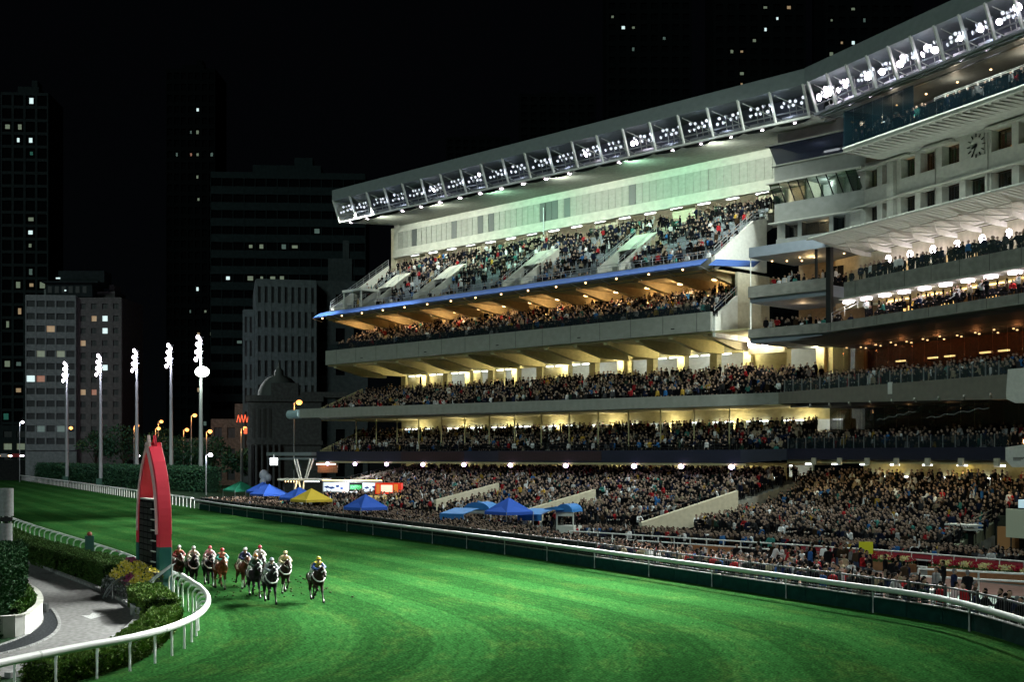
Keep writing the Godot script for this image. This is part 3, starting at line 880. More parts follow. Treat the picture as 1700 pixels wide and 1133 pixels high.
# ---------------------------------------------------------------- the angled wing nearer the camera
func build_stand_right() -> void:
	var s := Node3D.new()
	s.name = "grandstand"
	add_child(s, true)
	s.transform = frame_at(28.1, 122.7, .43, -1.0).rotated_local(Vector3.UP, 0)
	s.transform = frame_at(28.1, 122.7, .395, .9187)
	stand_right = s
	tag(s, "angled right wing of the grandstand with clock, white steel canopy and stacked balconies", "grandstand")
	var b := MB.new()
	b.prism([Vector2(0, 43.5), Vector2(0, 45), Vector2(.5, 45.12), Vector2(16, 44.6), Vector2(16, 44.2), Vector2(.5, 43.5)], Vector3(0, 0, -1), Vector3.UP, Vector3(.4, 0, 0), Vector3(39, 0, 0))
	put_mb("roof", b, mats["roof_metal"], s)
	b = MB.new()
	b.prism([Vector2(1.2, 40.35), Vector2(1.2, 40.7), Vector2(16, 41.2), Vector2(16, 40.9)], Vector3(0, 0, -1), Vector3.UP, Vector3(1.2, 0, 0), Vector3(38, 0, 0))
	put_mb("soffit", b, mats["roof_metal"], s)
	b = MB.new()
	lbox(b, .6, 39, 40.5, 40.68, 1.0, 1.2); lbox(b, .8, 39, 40.2, 40.32, 1.5, 1.7); lbox(b, .8, 39, 39.9, 40.0, 2.0, 2.2)
	put_mb("roof_sill", b, mats["steel"], s)
	b = MB.new()
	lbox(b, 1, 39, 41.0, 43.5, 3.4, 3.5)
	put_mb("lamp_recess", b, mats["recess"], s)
	roof_bays(s, .9, 38.4, 13, .30)
	# back wall behind everything
	b = MB.new()
	lbox(b, -6, 38, 18, 41, 13, 13.4)
	put_mb("back_wall", b, mats["fascia"], s)
	# glazed top balcony
	var grey := mat("facade_render", Color(.46, .47, .43), .8, 0, 5.0, .86)
	b = MB.new()
	b.prism([Vector2(1.0, 35.9), Vector2(1.0, 36.25), Vector2(12, 36.6), Vector2(12, 36.0), Vector2(5.8, 35.6)], Vector3(0, 0, -1), Vector3.UP, Vector3(5.0, 0, 0), Vector3(33, 0, 0))
	put_mb("balcony_slab", b, grey, s)
	b = MB.new()
	lbox(b, 5.0, 38, 36.22, 36.34, .92, 1.0)
	put_mb("balcony_edge", b, mats["white_paint"], s)
	b = MB.new()
	for i in 40: lbox(b, 5.2 + i * .8, 5.26 + i * .8, 35.72, 35.84, 1.1, 4.6)
	put_mb("soffit_slat", b, mats["concrete"], s).set_meta("kind", "stuff")
	for i in 7:
		b = MB.new()
		lbox(b, 5.1 + i * 1.35, 6.4 + i * 1.35, 36.35, 39.7, 1.06, 1.09)
		put_mb("glass_screen", b, mats["blue_glass"], s)
	for i in 16:
		b = MB.new()
		lbox(b, 14.7 + i * 1.35, 16.0 + i * 1.35, 36.35, 37.6, 1.06, 1.09)
		put_mb("glass_screen", b, mats["blue_glass"], s)
	b = MB.new()
	lbox(b, 5.05, 5.1, 36.3, 39.8, 1, 6)
	put_mb("glass_screen", b, mats["blue_glass"], s)
	b = MB.new()
	rail_line(b, [L(17, 37.6, 1.2), L(37, 37.6, 1.2)], .35, 1.2, .03, 1)
	put_mb("balcony_rail", b, mats["white_paint"], s)
	b = MB.new()
	lbox(b, 5, 38, 36.5, 40.4, 7.5, 7.8)
	put_mb("lounge_wall", b, mat("lounge_blue", Color(.12, .15, .18), .7, 0, 3.0, .7), s)
	for i in 8:
		b = MB.new()
		var t := 7.5 + i * 3.9
		lbox(b, t, t + 1.3, 36.9, 38.8, 7.4, 7.48)
		put_mb("lit_doorway", b, mats["lit_warm"] if i % 3 == 0 else mats["smoke_glass"], s)
		if i % 2 == 0: lamp("omni", L(t, 39.6, 5.0), Color(1, .92, .8), 1.6, .2, s)
		b = MB.new()
		b.ball(L(t + .8, 39.9, 4.5), Vector3(.1, .07, .1), 4, 8)
		put_mb("spot_lamp", b, mats["warm_lamp"], s)
	# curving front of the offices: piers, bands and hoods with deep windows
	b = MB.new()
	lbox(b, -3, 38, 31.7, 33.45, 6, 6.5); lbox(b, -3, 38, 28.0, 29.95, 6, 6.5); lbox(b, -3, 38, 35.3, 36.0, 6, 6.5)
	put_mb("office_wall", b, grey, s)
	var tt := -2.6
	var widths := [1.5, 1.6, 1.7, 1.9, 1.9, 2.0, 2.2, 2.3, 2.3, 2.4, 2.4, 2.5, 2.5]
	var row := 0
	for hh in [[33.45, 35.3], [29.95, 31.7]]:
		tt = -2.6
		for i in 13:
			var w: float = widths[i]
			var clock_gap := row == 0 and i == 7
			b = MB.new()
			lbox(b, tt - .75, tt, hh[0], hh[1], 6, 7.2)
			if clock_gap: lbox(b, tt, tt + w, hh[0], hh[1], 5.9, 7.2)
			put_mb("pier", b, grey, s)
			if not clock_gap:
				b = MB.new()
				lbox(b, tt, tt + w, hh[0], hh[1], 6.9, 6.94)
				var win := put_mb("window", b, mats["smoke_glass"], s)
				b = MB.new()
				lbox(b, tt, tt + .06, hh[0], hh[1], 6.82, 6.98); lbox(b, tt + w - .06, tt + w, hh[0], hh[1], 6.82, 6.98); lbox(b, tt, tt + w, hh[1] - .07, hh[1], 6.82, 6.98); lbox(b, tt + w * .3, tt + w * .3 + .05, hh[0], hh[1], 6.82, 6.98)
				put_mb("frame", b, mats["dark_metal"], win)
				if i in ([2, 4, 6, 8, 10] if row == 0 else [7, 9]):
					b = MB.new()
					b.bar(L(tt + w * .45, hh[1] - .62, 7.3), L(tt + w * .45 + .75, hh[1] - .62, 7.5), .05, .5)
					put_mb("television_screen", b, mats["tv_green"], win)
				if i in [3, 5, 8, 9, 11]:
					b = MB.new()
					for q in 3: b.ball(L(tt + w * (.3 + q * .2), hh[0] + .55 + (q % 2) * .12, 7.6), Vector3(.09, .09, .09), 4, 6)
					put_mb("table_lamp", b, mats["orange_lamp"], win)
			tt += w + .75
		row += 1
	b = MB.new()
	lbox(b, -3, 38, 28, 36, 9.4, 9.6)
	put_mb("room_wall", b, mat("room_brown", Color(.13, .085, .055), .8, 0, 2.0, .5), s)
	for i in 7: lamp("omni", L(1 + i * 5.2, 35.0, 8.4), Color(1, .75, .5), .45, .2, s)
	for q in [[-3.0, 8.4, 5.3], [10.6, 14.2, 5.2], [18.6, 38, 5.2]]:
		b = MB.new()
		b.prism([Vector2(6, 35.32), Vector2(q[2], 35.25), Vector2(q[2], 35.42), Vector2(6, 35.7)], Vector3(0, 0, -1), Vector3.UP, Vector3(q[0], 0, 0), Vector3(q[1] - q[0], 0, 0))
		put_mb("window_hood", b, mats["pale_concrete"], s)
	b = MB.new()
	b.prism([Vector2(6, 31.72), Vector2(5.3, 31.66), Vector2(5.3, 31.8), Vector2(6, 32.05)], Vector3(0, 0, -1), Vector3.UP, Vector3(-3, 0, 0), Vector3(41, 0, 0))
	put_mb("window_hood", b, mats["pale_concrete"], s)
	b = MB.new()
	lbox(b, 5.6, 6.5, 28, 36, 5.6, 7)
	put_mb("wall_pier", b, grey, s)
	b = MB.new()
	for i in 9:
		lbox(b, 8.0 + i * 3.3, 8.03 + i * 3.3, 22.15, 23.5, -.012, 0); lbox(b, 4.4 + i * 3.3, 4.43 + i * 3.3, 19.2, 20.0, -.012, 0)
	put_mb("panel_seam", b, mats["dark"], s)
	b = MB.new()
	for i in 6: b.tube([L(-1.0 + i * 6.4, 28.2, 5.9), L(-1.0 + i * 6.4, 35.2, 5.9)], .05, 6)
	put_mb("drain_pipe", b, mats["concrete"], s)
	# clock of bare marks and hands on the wall
	var c := thing("wall_clock", "wall clock of dark hour bars and two hands on the grey office front", "clock")
	c.transform = s.transform * Transform3D(Basis(), L(16.9, 34.35, 5.86))
	for i in 12:
		var a := TAU * i / 12.0
		b = MB.new()
		var d := Vector3(sin(a), cos(a), 0)
		b.bar(d * .74 + Vector3(0, 0, .04), d * 1.04 + Vector3(0, 0, .04), .11, .05)
		put_mb("hour_mark", b, mats["dark"], c)
	for q in [[248.0, .5, .15], [204.0, .98, .10]]:
		b = MB.new()
		var a: float = deg_to_rad(q[0])
		b.bar(Vector3(-sin(a) * .12, -cos(a) * .12, .08), Vector3(sin(a) * q[1], cos(a) * q[1], .08), q[2], .04)
		put_mb("hand", b, mats["dark"], c)
	b = MB.new()
	b.ball(Vector3(0, 0, .08), Vector3(.17, .17, .05), 5, 10)
	put_mb("hub", b, mats["dark"], c)
	# white steel canopy
	var white := mats["white_paint"] as StandardMaterial3D
	var cn := Node3D.new()
	cn.name = "canopy"
	s.add_child(cn, true)
	b = MB.new()
	for i in 60: # ribbed sheet
		b.prism([Vector2(-1.2, 28.05), Vector2(5.6, 27.2), Vector2(5.6, 27.28), Vector2(-1.2, 28.16)], Vector3(0, 0, -1), Vector3.UP, Vector3(2.6 + i * .58, 0, 0), Vector3(.5, 0, 0))
	put_mb("sheet_ribs", b, white, cn).set_meta("kind", "stuff")
	b = MB.new()
	lbox(b, 2.4, 38, 27.92, 28.04, -1.3, -1.1); lbox(b, 2.4, 38, 27.5, 27.6, 1.6, 1.75); lbox(b, 2.4, 38, 27.1, 27.2, 5.0, 5.2)
	put_mb("purlin", b, white, cn)
	for i in 12:
		var t := 3.0 + i * 2.9
		b = MB.new()
		b.prism([Vector2(-1.1, 27.95), Vector2(5.8, 27.1), Vector2(5.8, 26.7), Vector2(4.6, 26.75), Vector2(1.0, 27.45)], Vector3(0, 0, -1), Vector3.UP, Vector3(t, 0, 0), Vector3(.12, 0, 0))
		put_mb("bracket", b, white, cn)
		b = MB.new()
		b.bar(L(t, 27.4, .6), L(t + 2.9, 27.0, 3.6), .08, .08); b.bar(L(t + 2.9, 27.4, .6), L(t, 27.0, 3.6), .08, .08)
		put_mb("brace", b, white, cn)
	# canopy level
	b = MB.new()
	lbox(b, 6.4, 38, 22.1, 23.5, 0, .35)
	put_mb("balcony_front", b, mats["concrete"], s)
	b = MB.new()
	lbox(b, 5.6, 38, 21.95, 22.1, 0, 9); lbox(b, 6.4, 38, 22.1, 23.3, .36, 6.3)
	put_mb("balcony_slab", b, mats["soffit"], s)
	b = MB.new()
	lbox(b, 6.6, 38, 23.5, 24.5, .1, .13)
	put_mb("balustrade_glass", b, mats["clear_glass"], s)
	b = MB.new()
	lbox(b, -3, 38, 22.1, 27.3, 6.3, 6.6)
	put_mb("balcony_wall", b, mats["cream"], s)
	for i in 10:
		var t := 5.4 + i * 3.0
		b = MB.new()
		b.ball(L(t + .9, 26.0, 5.2), Vector3(.28, .38, .28), 6, 10)
		put_mb("wall_lamp", b, mats["flood"], s)
		lamp("omni", L(t + .9, 25.6, 4.5), Color(1, .95, .84), 1.0, .3, s)
		b = MB.new()
		lbox(b, t + 1.5, t + 3.0, 23.3, 25.7, 6.16, 6.28)
		var dr := put_mb("glass_door", b, mats["lit_warm"] if i % 3 != 1 else mats["smoke_glass"], s)
		b = MB.new()
		lbox(b, t + 1.4, t + 1.5, 22.2, 25.5, 6.05, 6.3); lbox(b, t + 3.0, t + 3.1, 22.2, 25.5, 6.05, 6.3); lbox(b, t + 2.2, t + 2.27, 22.2, 25.5, 6.05, 6.2)
		put_mb("frame", b, mats["dark_metal"], dr)
		b = MB.new()
		lbox(b, t + .5, t + 1.2, 23.7, 25.3, 5.9, 6.2)
		if i % 2 == 0: put_mb("dark_screen", b, mats["dark"], s)
	# lamps under the balcony
	for i in 11:
		var t := 5.9 + i * 2.55
		b = MB.new()
		b.cbox(L(t, 21.8, .9), Vector3(1.0, .16, .5))
		put_mb("soffit_lamp", b, mats["flood"], s)
		if i % 2 == 0: lamp("omni", L(t, 21.4, 1.0), Color(1, .96, .86), 1.7, .3, s)
	# dining level behind tall dark frames
	b = MB.new()
	b.prism([Vector2(0, 19.15), Vector2(0, 20.0), Vector2(.4, 20.0), Vector2(9, 20.0), Vector2(9, 18.9), Vector2(.8, 18.9)], Vector3(0, 0, -1), Vector3.UP, Vector3(2.6, 0, 0), Vector3(35.4, 0, 0))
	put_mb("balcony_front", b, mats["concrete"], s)
	for i in 30:
		var t := 6.0 + i * 1.05
		b = MB.new()
		lbox(b, t, t + .1, 20, 22, 3.4, 3.55)
		put_mb("mullion", b, mats["dark"], s)
		if i % 5 in [1, 2]:
			b = MB.new()
			lbox(b, t + .2, t + .9, 20.2, 21.4, 5.8, 5.9)
			put_mb("lit_panel", b, mats["lit_warm"], s)
		if i % 4 != 0:
			b = MB.new()
			lbox(b, t + .1, t + .95, 21.8, 21.86, 4.2, 4.5)
			put_mb("ceiling_tube", b, mats["warm_tube"], s)
		if i % 5 == 2: lamp("omni", L(t, 21.5, 4.6), Color(1, .80, .5), 2.6, .3, s)
	b = MB.new()
	lbox(b, 3, 38, 20, 22, 7.5, 7.8)
	put_mb("dining_wall", b, mat("dining_brown", Color(.16, .11, .07), .8, 0, 2.0, .5), s)
	b = MB.new()
	rail_line(b, [L(4.2, 20.0, .3), L(6.4, 21.1, 1.6)], .9, 1.0, .03, 1)
	put_mb("balcony_rail", b, mats["steel"], s)
	# restaurant level: dark glass above a balcony of spectators
	b = MB.new()
	b.hexa([L(-3.6, 12.7, -.2), L(26.6, 11.9, 0), L(26.6, 11.9, .8), L(-3.6, 12.7, .8), L(-3.6, 13.8, -.2), L(26.6, 13.85, 0), L(26.6, 13.85, .4), L(-3.6, 13.8, .4)])
	put_mb("tier_fascia", b, mat("fascia_brown", Color(.20, .19, .16), .7, 0, 5.0, .86), s)
	b = MB.new()
	b.prism([Vector2(0, 0), Vector2(.9, -.35), Vector2(2.6, -.35), Vector2(2.6, 2.3), Vector2(.15, 2.3), Vector2(-.05, .4)], Vector3(1, 0, 0), Vector3.UP, L(26.6, 11.9, 3.0), Vector3(0, 0, 3.3))
	put_mb("fascia_end", b, mats["white_paint"], s)
	b = MB.new()
	lbox(b, -3, 27.5, 13.0, 13.2, .8, 10); lbox(b, 26.4, 38, 11.6, 13.4, .8, 10)
	put_mb("tier_floor", b, mats["fascia"], s)
	steps(s, -3, 26.4, .6, 13.2, 5, 1.0, .3, mats["concrete"], 12.8)
	for i in 21:
		b = MB.new()
		lbox(b, -3 + i * 1.42, -1.66 + i * 1.42, 13.86, 14.95, .1, .13)
		var g := put_mb("balustrade_glass", b, mats["clear_glass"], s)
		b = MB.new()
		lbox(b, -3.05 + i * 1.42, -2.97 + i * 1.42, 13.8, 15.0, .08, .16)
		put_mb("post", b, mats["steel"], g)
	for i in 18:
		b = MB.new()
		lbox(b, -2.5 + i * 1.66, -.9 + i * 1.66, 14.9, 18.6, 5.6, 5.64)
		put_mb("dark_pane", b, mats["smoke_glass"], s)
	b = MB.new()
	b.prism([Vector2(.0, 18.9), Vector2(10, 18.9), Vector2(10, 18.4), Vector2(3.5, 18.5), Vector2(.9, 18.75)], Vector3(0, 0, -1), Vector3.UP, Vector3(-3, 0, 0), Vector3(41, 0, 0))
	put_mb("ceiling", b, mat("ceiling_dark", Color(.05, .052, .055), .6), s)
	b = MB.new()
	lbox(b, -3, 38, 13.2, 18.5, 10, 10.3)
	put_mb("restaurant_wall", b, mat("restaurant_brown", Color(.20, .065, .03), .7, 0, 3.0, .5), s)
	for i in 26:
		b = MB.new()
		b.ball(L(-1.5 + i * 1.1, 18.3 - (i % 3) * .05, 6.5 + (i % 2) * 1.5), Vector3(.11, .07, .11), 4, 8)
		put_mb("spot_lamp", b, mats["warm_lamp"], s)
	for i in 6: lamp("omni", L(1 + i * 4.8, 17.8, 7.2), Color(1, .62, .36), 2.4, .2, s)
	for i in 10:
		b = MB.new()
		lbox(b, 4 + i * 2.2, 5.1 + i * 2.2, 16.55, 16.68, 8.0, 8.3)
		if i % 3 != 1: put_mb("counter_lamp", b, mats["warm_tube"], s)
	b = MB.new() # pale panel on the fascia
	lbox(b, 12.6, 13.15, 12.9, 13.95, -.12, -.06)
	put_mb("notice_panel", b, mats["white_paint"], s)
	for i in 9:
		b = MB.new()
		b.bar(L(1.5 + i * 2.9, 12.15, .05), L(1.8 + i * 2.9, 12.35, -.4), .12, .2)
		put_mb("fascia_spotlight", b, mats["pale_concrete"], s)
	# lower lounge behind dark glass, navy band below
	b = MB.new()
	lbox(b, -2.5, 26.4, 7.15, 8.2, 0, .4)
	put_mb("tier_fascia", b, mats["navy_band"], s)
	b = MB.new()
	b.prism([Vector2(0, 0), Vector2(.7, -.55), Vector2(2.2, -.5), Vector2(2.4, .4), Vector2(2.4, 1.25), Vector2(0, 1.0)], Vector3(1, 0, 0), Vector3.UP, L(26.4, 7.15, 3.0), Vector3(0, 0, 3.2))
	put_mb("fascia_end", b, mats["white_paint"], s)
	b = MB.new()
	for i in 3: b.bar(L(27.2, 7.35 - i * .1, -.22), L(28.4 - i * .2, 7.35 - i * .1, -.22), .02, .045)
	put_mb("lettering_bar", b, mats["dark"], s)
	b = MB.new()
	b.cbox(L(27.6, 8.6, 1.0), Vector3(1.0, .3, .2))
	put_mb("end_lamp", b, mats["warm_lamp"], s)
	b = MB.new()
	lbox(b, -3, 38, 6.8, 7.1, .4, 12)
	put_mb("tier_floor", b, mats["yellow_wall"], s)
	steps(s, -3, 26.4, .4, 7.4, 5, 1.0, .32, mats["concrete"], 7.0)
	for i in 20:
		b = MB.new()
		lbox(b, -2.4 + i * 1.44, -1.05 + i * 1.44, 8.22, 9.2, .12, .15)
		var g := put_mb("balustrade_glass", b, mats["smoke_glass"], s)
		b = MB.new()
		lbox(b, -2.46 + i * 1.44, -2.4 + i * 1.44, 8.2, 9.25, .1, .18)
		put_mb("post", b, mats["steel"], g)
	for i in 18:
		b = MB.new()
		lbox(b, -2.5 + i * 1.66, -.9 + i * 1.66, 8.8, 12.4, 5.2, 5.24)
		put_mb("dark_pane", b, glass("green_glass", Color(.02, .055, .05), .6), s)
	b = MB.new()
	lbox(b, -3, 38, 8, 12.5, 10, 10.3)
	put_mb("lounge_wall", b, mat("lounge_dark", Color(.05, .055, .045), .7, 0, 3.0, .5), s)
	b = MB.new()
	lbox(b, -3, 38, 12.3, 12.5, .8, 10)
	put_mb("ceiling", b, mats["ceiling_dark"], s)
	for i in 5: lamp("omni", L(1 + i * 5.6, 11.8, 7.4), Color(1, .75, .5), .9, .2, s)
	for q in [[4.2, 9.6], [11.0, 18.6]]: # a wavering string of pale lights behind the glass
		b = MB.new()
		var pts := []
		for i in 14: pts.append(L(lerpf(q[0], q[1], i / 13.0), 10.9 + i * .055 + sin(i * 1.9) * .11, 5.6))
		b.tube(pts, .035, 5)
		put_mb("string_light", b, glow("string_pale", Color(.85, .95, .9), .3), s)
	# below the band: lamps, yellow wall, open rake
	for i in 7:
		b = MB.new()
		b.cbox(L(.5 + i * 4.1, 6.7, .5), Vector3(.9, .12, .3))
		put_mb("ceiling_tube", b, mats["tube"], s)
		if i % 2 == 0: lamp("omni", L(.5 + i * 4.1, 6.3, 1.5), Color(1, .93, .72), 4.0, .3, s)
		b = MB.new()
		b.bar(L(2 + i * 3.9, 6.65, -.1), L(2 + i * 3.9, 7.3, -.1), .5, .2)
		put_mb("rib_end", b, mats["cream"], s)
	tier_crowd_wall(s, -2, 28, 4.6, 6.8, 9, mats["yellow_wall"], Color(1, .90, .6), mats["tube"], 3.5, 4.3, .6)
	for r in 25: steps(s, -10.5, rake_end(r), -14 + r * .92, rake_h(r), 1, .92, .2, mats["concrete"], 0)
	b = MB.new() # slanting end wall of the open rake
	b.hexa([L(34.4, 0, -13.6), L(26.6, 0, -1.5), L(26.2, 0, -1.7), L(34.0, 0, -13.8), L(34.4, .8, -13.6), L(26.6, 2.35, -1.5), L(26.2, 2.35, -1.7), L(34.0, .8, -13.8)])
	put_mb("rake_end_wall", b, mat("green_render", Color(.34, .37, .27), .8, 0, 4.0, .85), s)
	b = MB.new()
	rail_line(b, [L(34.2, .8, -13.7), L(26.4, 2.35, -1.6)], 1.0, 1.4, .04, 2)
	put_mb("rake_end_rail", b, mats["dark_metal"], s)
	b = MB.new()
	lbox(b, 26.6, 40, 0, 2.9, -1.6, -1.2)
	put_mb("base_wall", b, mat("base_dark", Color(.06, .068, .052), .8, 0, 3.0, .7), s)
	b = MB.new()
	lbox(b, 27.4, 29.2, 0, 2.1, -2.0, -1.62)
	put_mb("lit_doorway", b, mat("timber_door", Color(.50, .24, .10), .7), s)
	b = MB.new()
	lbox(b, 29.0, 31.6, 2.42, 2.54, -8.6, -7.4); lbox(b, 29.0, 31.6, 2.14, 2.24, -8.6, -7.4)
	put_mb("slab_shelf", b, mats["white_paint"], s)
	b = MB.new()
	b.prism([Vector2(0, 2.15), Vector2(.9, 2.15), Vector2(.8, 1.2), Vector2(.5, .7), Vector2(.35, 1.3)], Vector3(1, 0, 0), Vector3.UP, L(30.4, 0, -8.0), Vector3(0, 0, .1))
	put_mb("shelf_bracket", b, mats["dark"], s)
	b = MB.new()
	lbox(b, 30.4, 33.2, 1.5, 3.6, -4.1, -3.9)
	put_mb("blank_board", b, mat("board_cream", Color(.62, .64, .50), .7), s)
	b = MB.new()
	b.tube([L(30.8, 0, -4), L(30.8, 1.5, -4)], .06, 6); b.tube([L(32.8, 0, -4), L(32.8, 1.5, -4)], .06, 6)
	put_mb("board_post", b, mats["dark_metal"], s)
	b = MB.new()
	b.cbox(L(32.0, 4.0, -3.8), Vector3(.9, .6, .5))
	put_mb("lit_box", b, mats["lit_cool"], s)

func rake_h(r: int) -> float: return .4 + minf(r, 13) * .08 + maxf(r - 13, 0) * .28
func rake_end(r: int) -> float: return clampf(26.3 - (-14 + r * .92 + 1.5) * .62, 26.3, 33.6)

# ---------------------------------------------------------------- beams of the roof floodlights on the course
func build_flood_beams() -> void:
	# narrow beams laid along the course, strongest where the runners pass
	var aims := [Vector2(-9, 76), Vector2(-5, 71), Vector2(-14, 84), Vector2(-1, 68), Vector2(-22, 104), Vector2(-38, 150), Vector2(-9, 68), Vector2(3, 74), Vector2(-30, 126), Vector2(-3, 78), Vector2(-60, 200), Vector2(-46, 172)]
	for i in 12:
		var a: Vector2 = aims[(i * 5) % 12]
		lamp("spot", stand_left.transform * L(4.0 + i * 6.5, 41.6, -.3), Color(.98, 1.0, .97), 6200.0, .5, self, V(a.x, 0, a.y), 13)
	var near := [Vector2(-4, 71), Vector2(2, 67), Vector2(-9, 71), Vector2(5, 62), Vector2(-1, 73), Vector2(-3, 62), Vector2(-20, 62), Vector2(6, 70), Vector2(-8, 66), Vector2(-13, 82)]
	for i in 10:
		var a: Vector2 = near[i]
		lamp("spot", stand_right.transform * L(2.0 + i * 3.7, 41.6, -.3), Color(.98, 1.0, .97), 5000.0, .6, self, V(a.x, 0, a.y), 13)
	var far := [Vector2(-78, 235), Vector2(-98, 275), Vector2(-42, 135), Vector2(-34, 108), Vector2(-62, 190)]
	for i in 5: lamp("spot", stand_left.transform * L(3.0 + i * 9.0, 41.6, -.3), Color(.98, 1.0, .97), 8500.0, .5, self, V(far[i].x, 0, far[i].y), 15)
	for q in [Vector2(1, 50), Vector2(9, 51), Vector2(-6, 51), Vector2(13, 60), Vector2(2, 43), Vector2(-9, 57), Vector2(-7, 44)]:
		lamp("spot", stand_right.transform * L(6.0 + (q.x + 8) * 1.2, 41.6, -.3), Color(.98, 1.0, .97), 2500.0, .6, self, V(q.x, 0, q.y), 16)
	# wide spill of the banks over the decks, the terrace and the facing walls
	for i in 10:
		var t := 5.0 + i * 7.7
		lamp("spot", stand_left.transform * L(t, 41.4, -.5), Color(.95, 1.0, .96), 190.0, .4, self, stand_left.transform * L(t, 10, -38), 64)
	for i in 8:
		var t := 2.5 + i * 4.6
		lamp("spot", stand_right.transform * L(t, 41.4, -.5), Color(.95, 1.0, .96), 250.0, .4, self, stand_right.transform * L(t - 16, 14, -26), 74)
	# downlights along the soffit wash the upper deck
	for i in 6: lamp("spot", stand_left.transform * L(8 + i * 11.5, 40.2, 1.8), Color(.74, 1, .84) if i in [2, 4] else Color(.96, 1, .93), 170.0, .4, self, stand_left.transform * L(8 + i * 11.5, 35.5, 11.0), 66)

# ---------------------------------------------------------------- buildings of the city behind
# a block seen from its front: piers and floor bands stand proud of recessed panes; each pane told apart is a part
func tower(called: String, label: String, x: float, d: float, w: float, deep: float, h: float, turn: float, floors: int, cols: int, wall: Material, pane: Material, lit: Array, every := false, pier := .28, band := .42, base := 0.0) -> Node3D:
	var o := thing(called, label, "building", V(x, 0, d), turn)
	var b := MB.new()
	b.box(Vector3(-w / 2, 0, -deep), Vector3(w / 2, h, -.45))
	put_mb("core", b, mats["night_core"] if not every else wall, o)
	b = MB.new()
	var fh := (h - base) / floors
	var cw := w / cols
	for i in floors + 1:
		var y := base + i * fh
		b.box(Vector3(-w / 2, y - fh * band / 2, -.44), Vector3(w / 2, minf(y + fh * band / 2, h + .8), 0))
	for j in cols + 1:
		var xx := -w / 2 + j * cw
		b.box(Vector3(maxf(xx - cw * pier / 2, -w / 2 - .1), base, -.44), Vector3(minf(xx + cw * pier / 2, w / 2 + .1), h + .5, .06))
	b.box(Vector3(w / 2 - .02, 0, -deep), Vector3(w / 2 + .2, h + .6, -.46))
	b.box(Vector3(-w / 2 - .2, 0, -deep), Vector3(-w / 2 + .02, h + .6, -.46))
	b.box(Vector3(-w / 2, h - .3, -deep), Vector3(w / 2, h + .1, -.46))
	put_mb("wall", b, wall, o)
	b = MB.new()
	b.box(Vector3(-w * .25, h, -deep * .8), Vector3(w * .2, h + fh * .9, -deep * .3))
	b.box(Vector3(w * .02, h + fh * .9, -deep * .7), Vector3(w * .14, h + fh * 1.5, -deep * .4))
	if called != "assembly_hall": put_mb("roof_plant", b, wall, o)
	var pm := MB.new()
	pm.box(Vector3(-cw * (1 - pier) / 2, -fh * (1 - band) / 2, -.4), Vector3(cw * (1 - pier) / 2, fh * (1 - band) / 2, -.3))
	pm.box(Vector3(-cw * .03, -fh * (1 - band) / 2, -.3), Vector3(cw * .03, fh * (1 - band) / 2, -.24))
	var mesh := pm.mesh()
	var is_lit := {}
	for q in lit: is_lit[Vector2i(q[0], q[1])] = q[2]
	for i in floors:
		for j in cols:
			var k := Vector2i(j, i)
			if every or is_lit.has(k):
				put("window", mesh, mats[is_lit[k]] if is_lit.has(k) else pane, o, Transform3D(Basis() if every else Basis().scaled(Vector3(rng.randf_range(.25, .55), rng.randf_range(.3, .6), 1)), Vector3(-w / 2 + (j + rng.randf_range(.4, .6) if not every else j + .5) * cw, base + (i + .5) * fh, 0)))
	return o

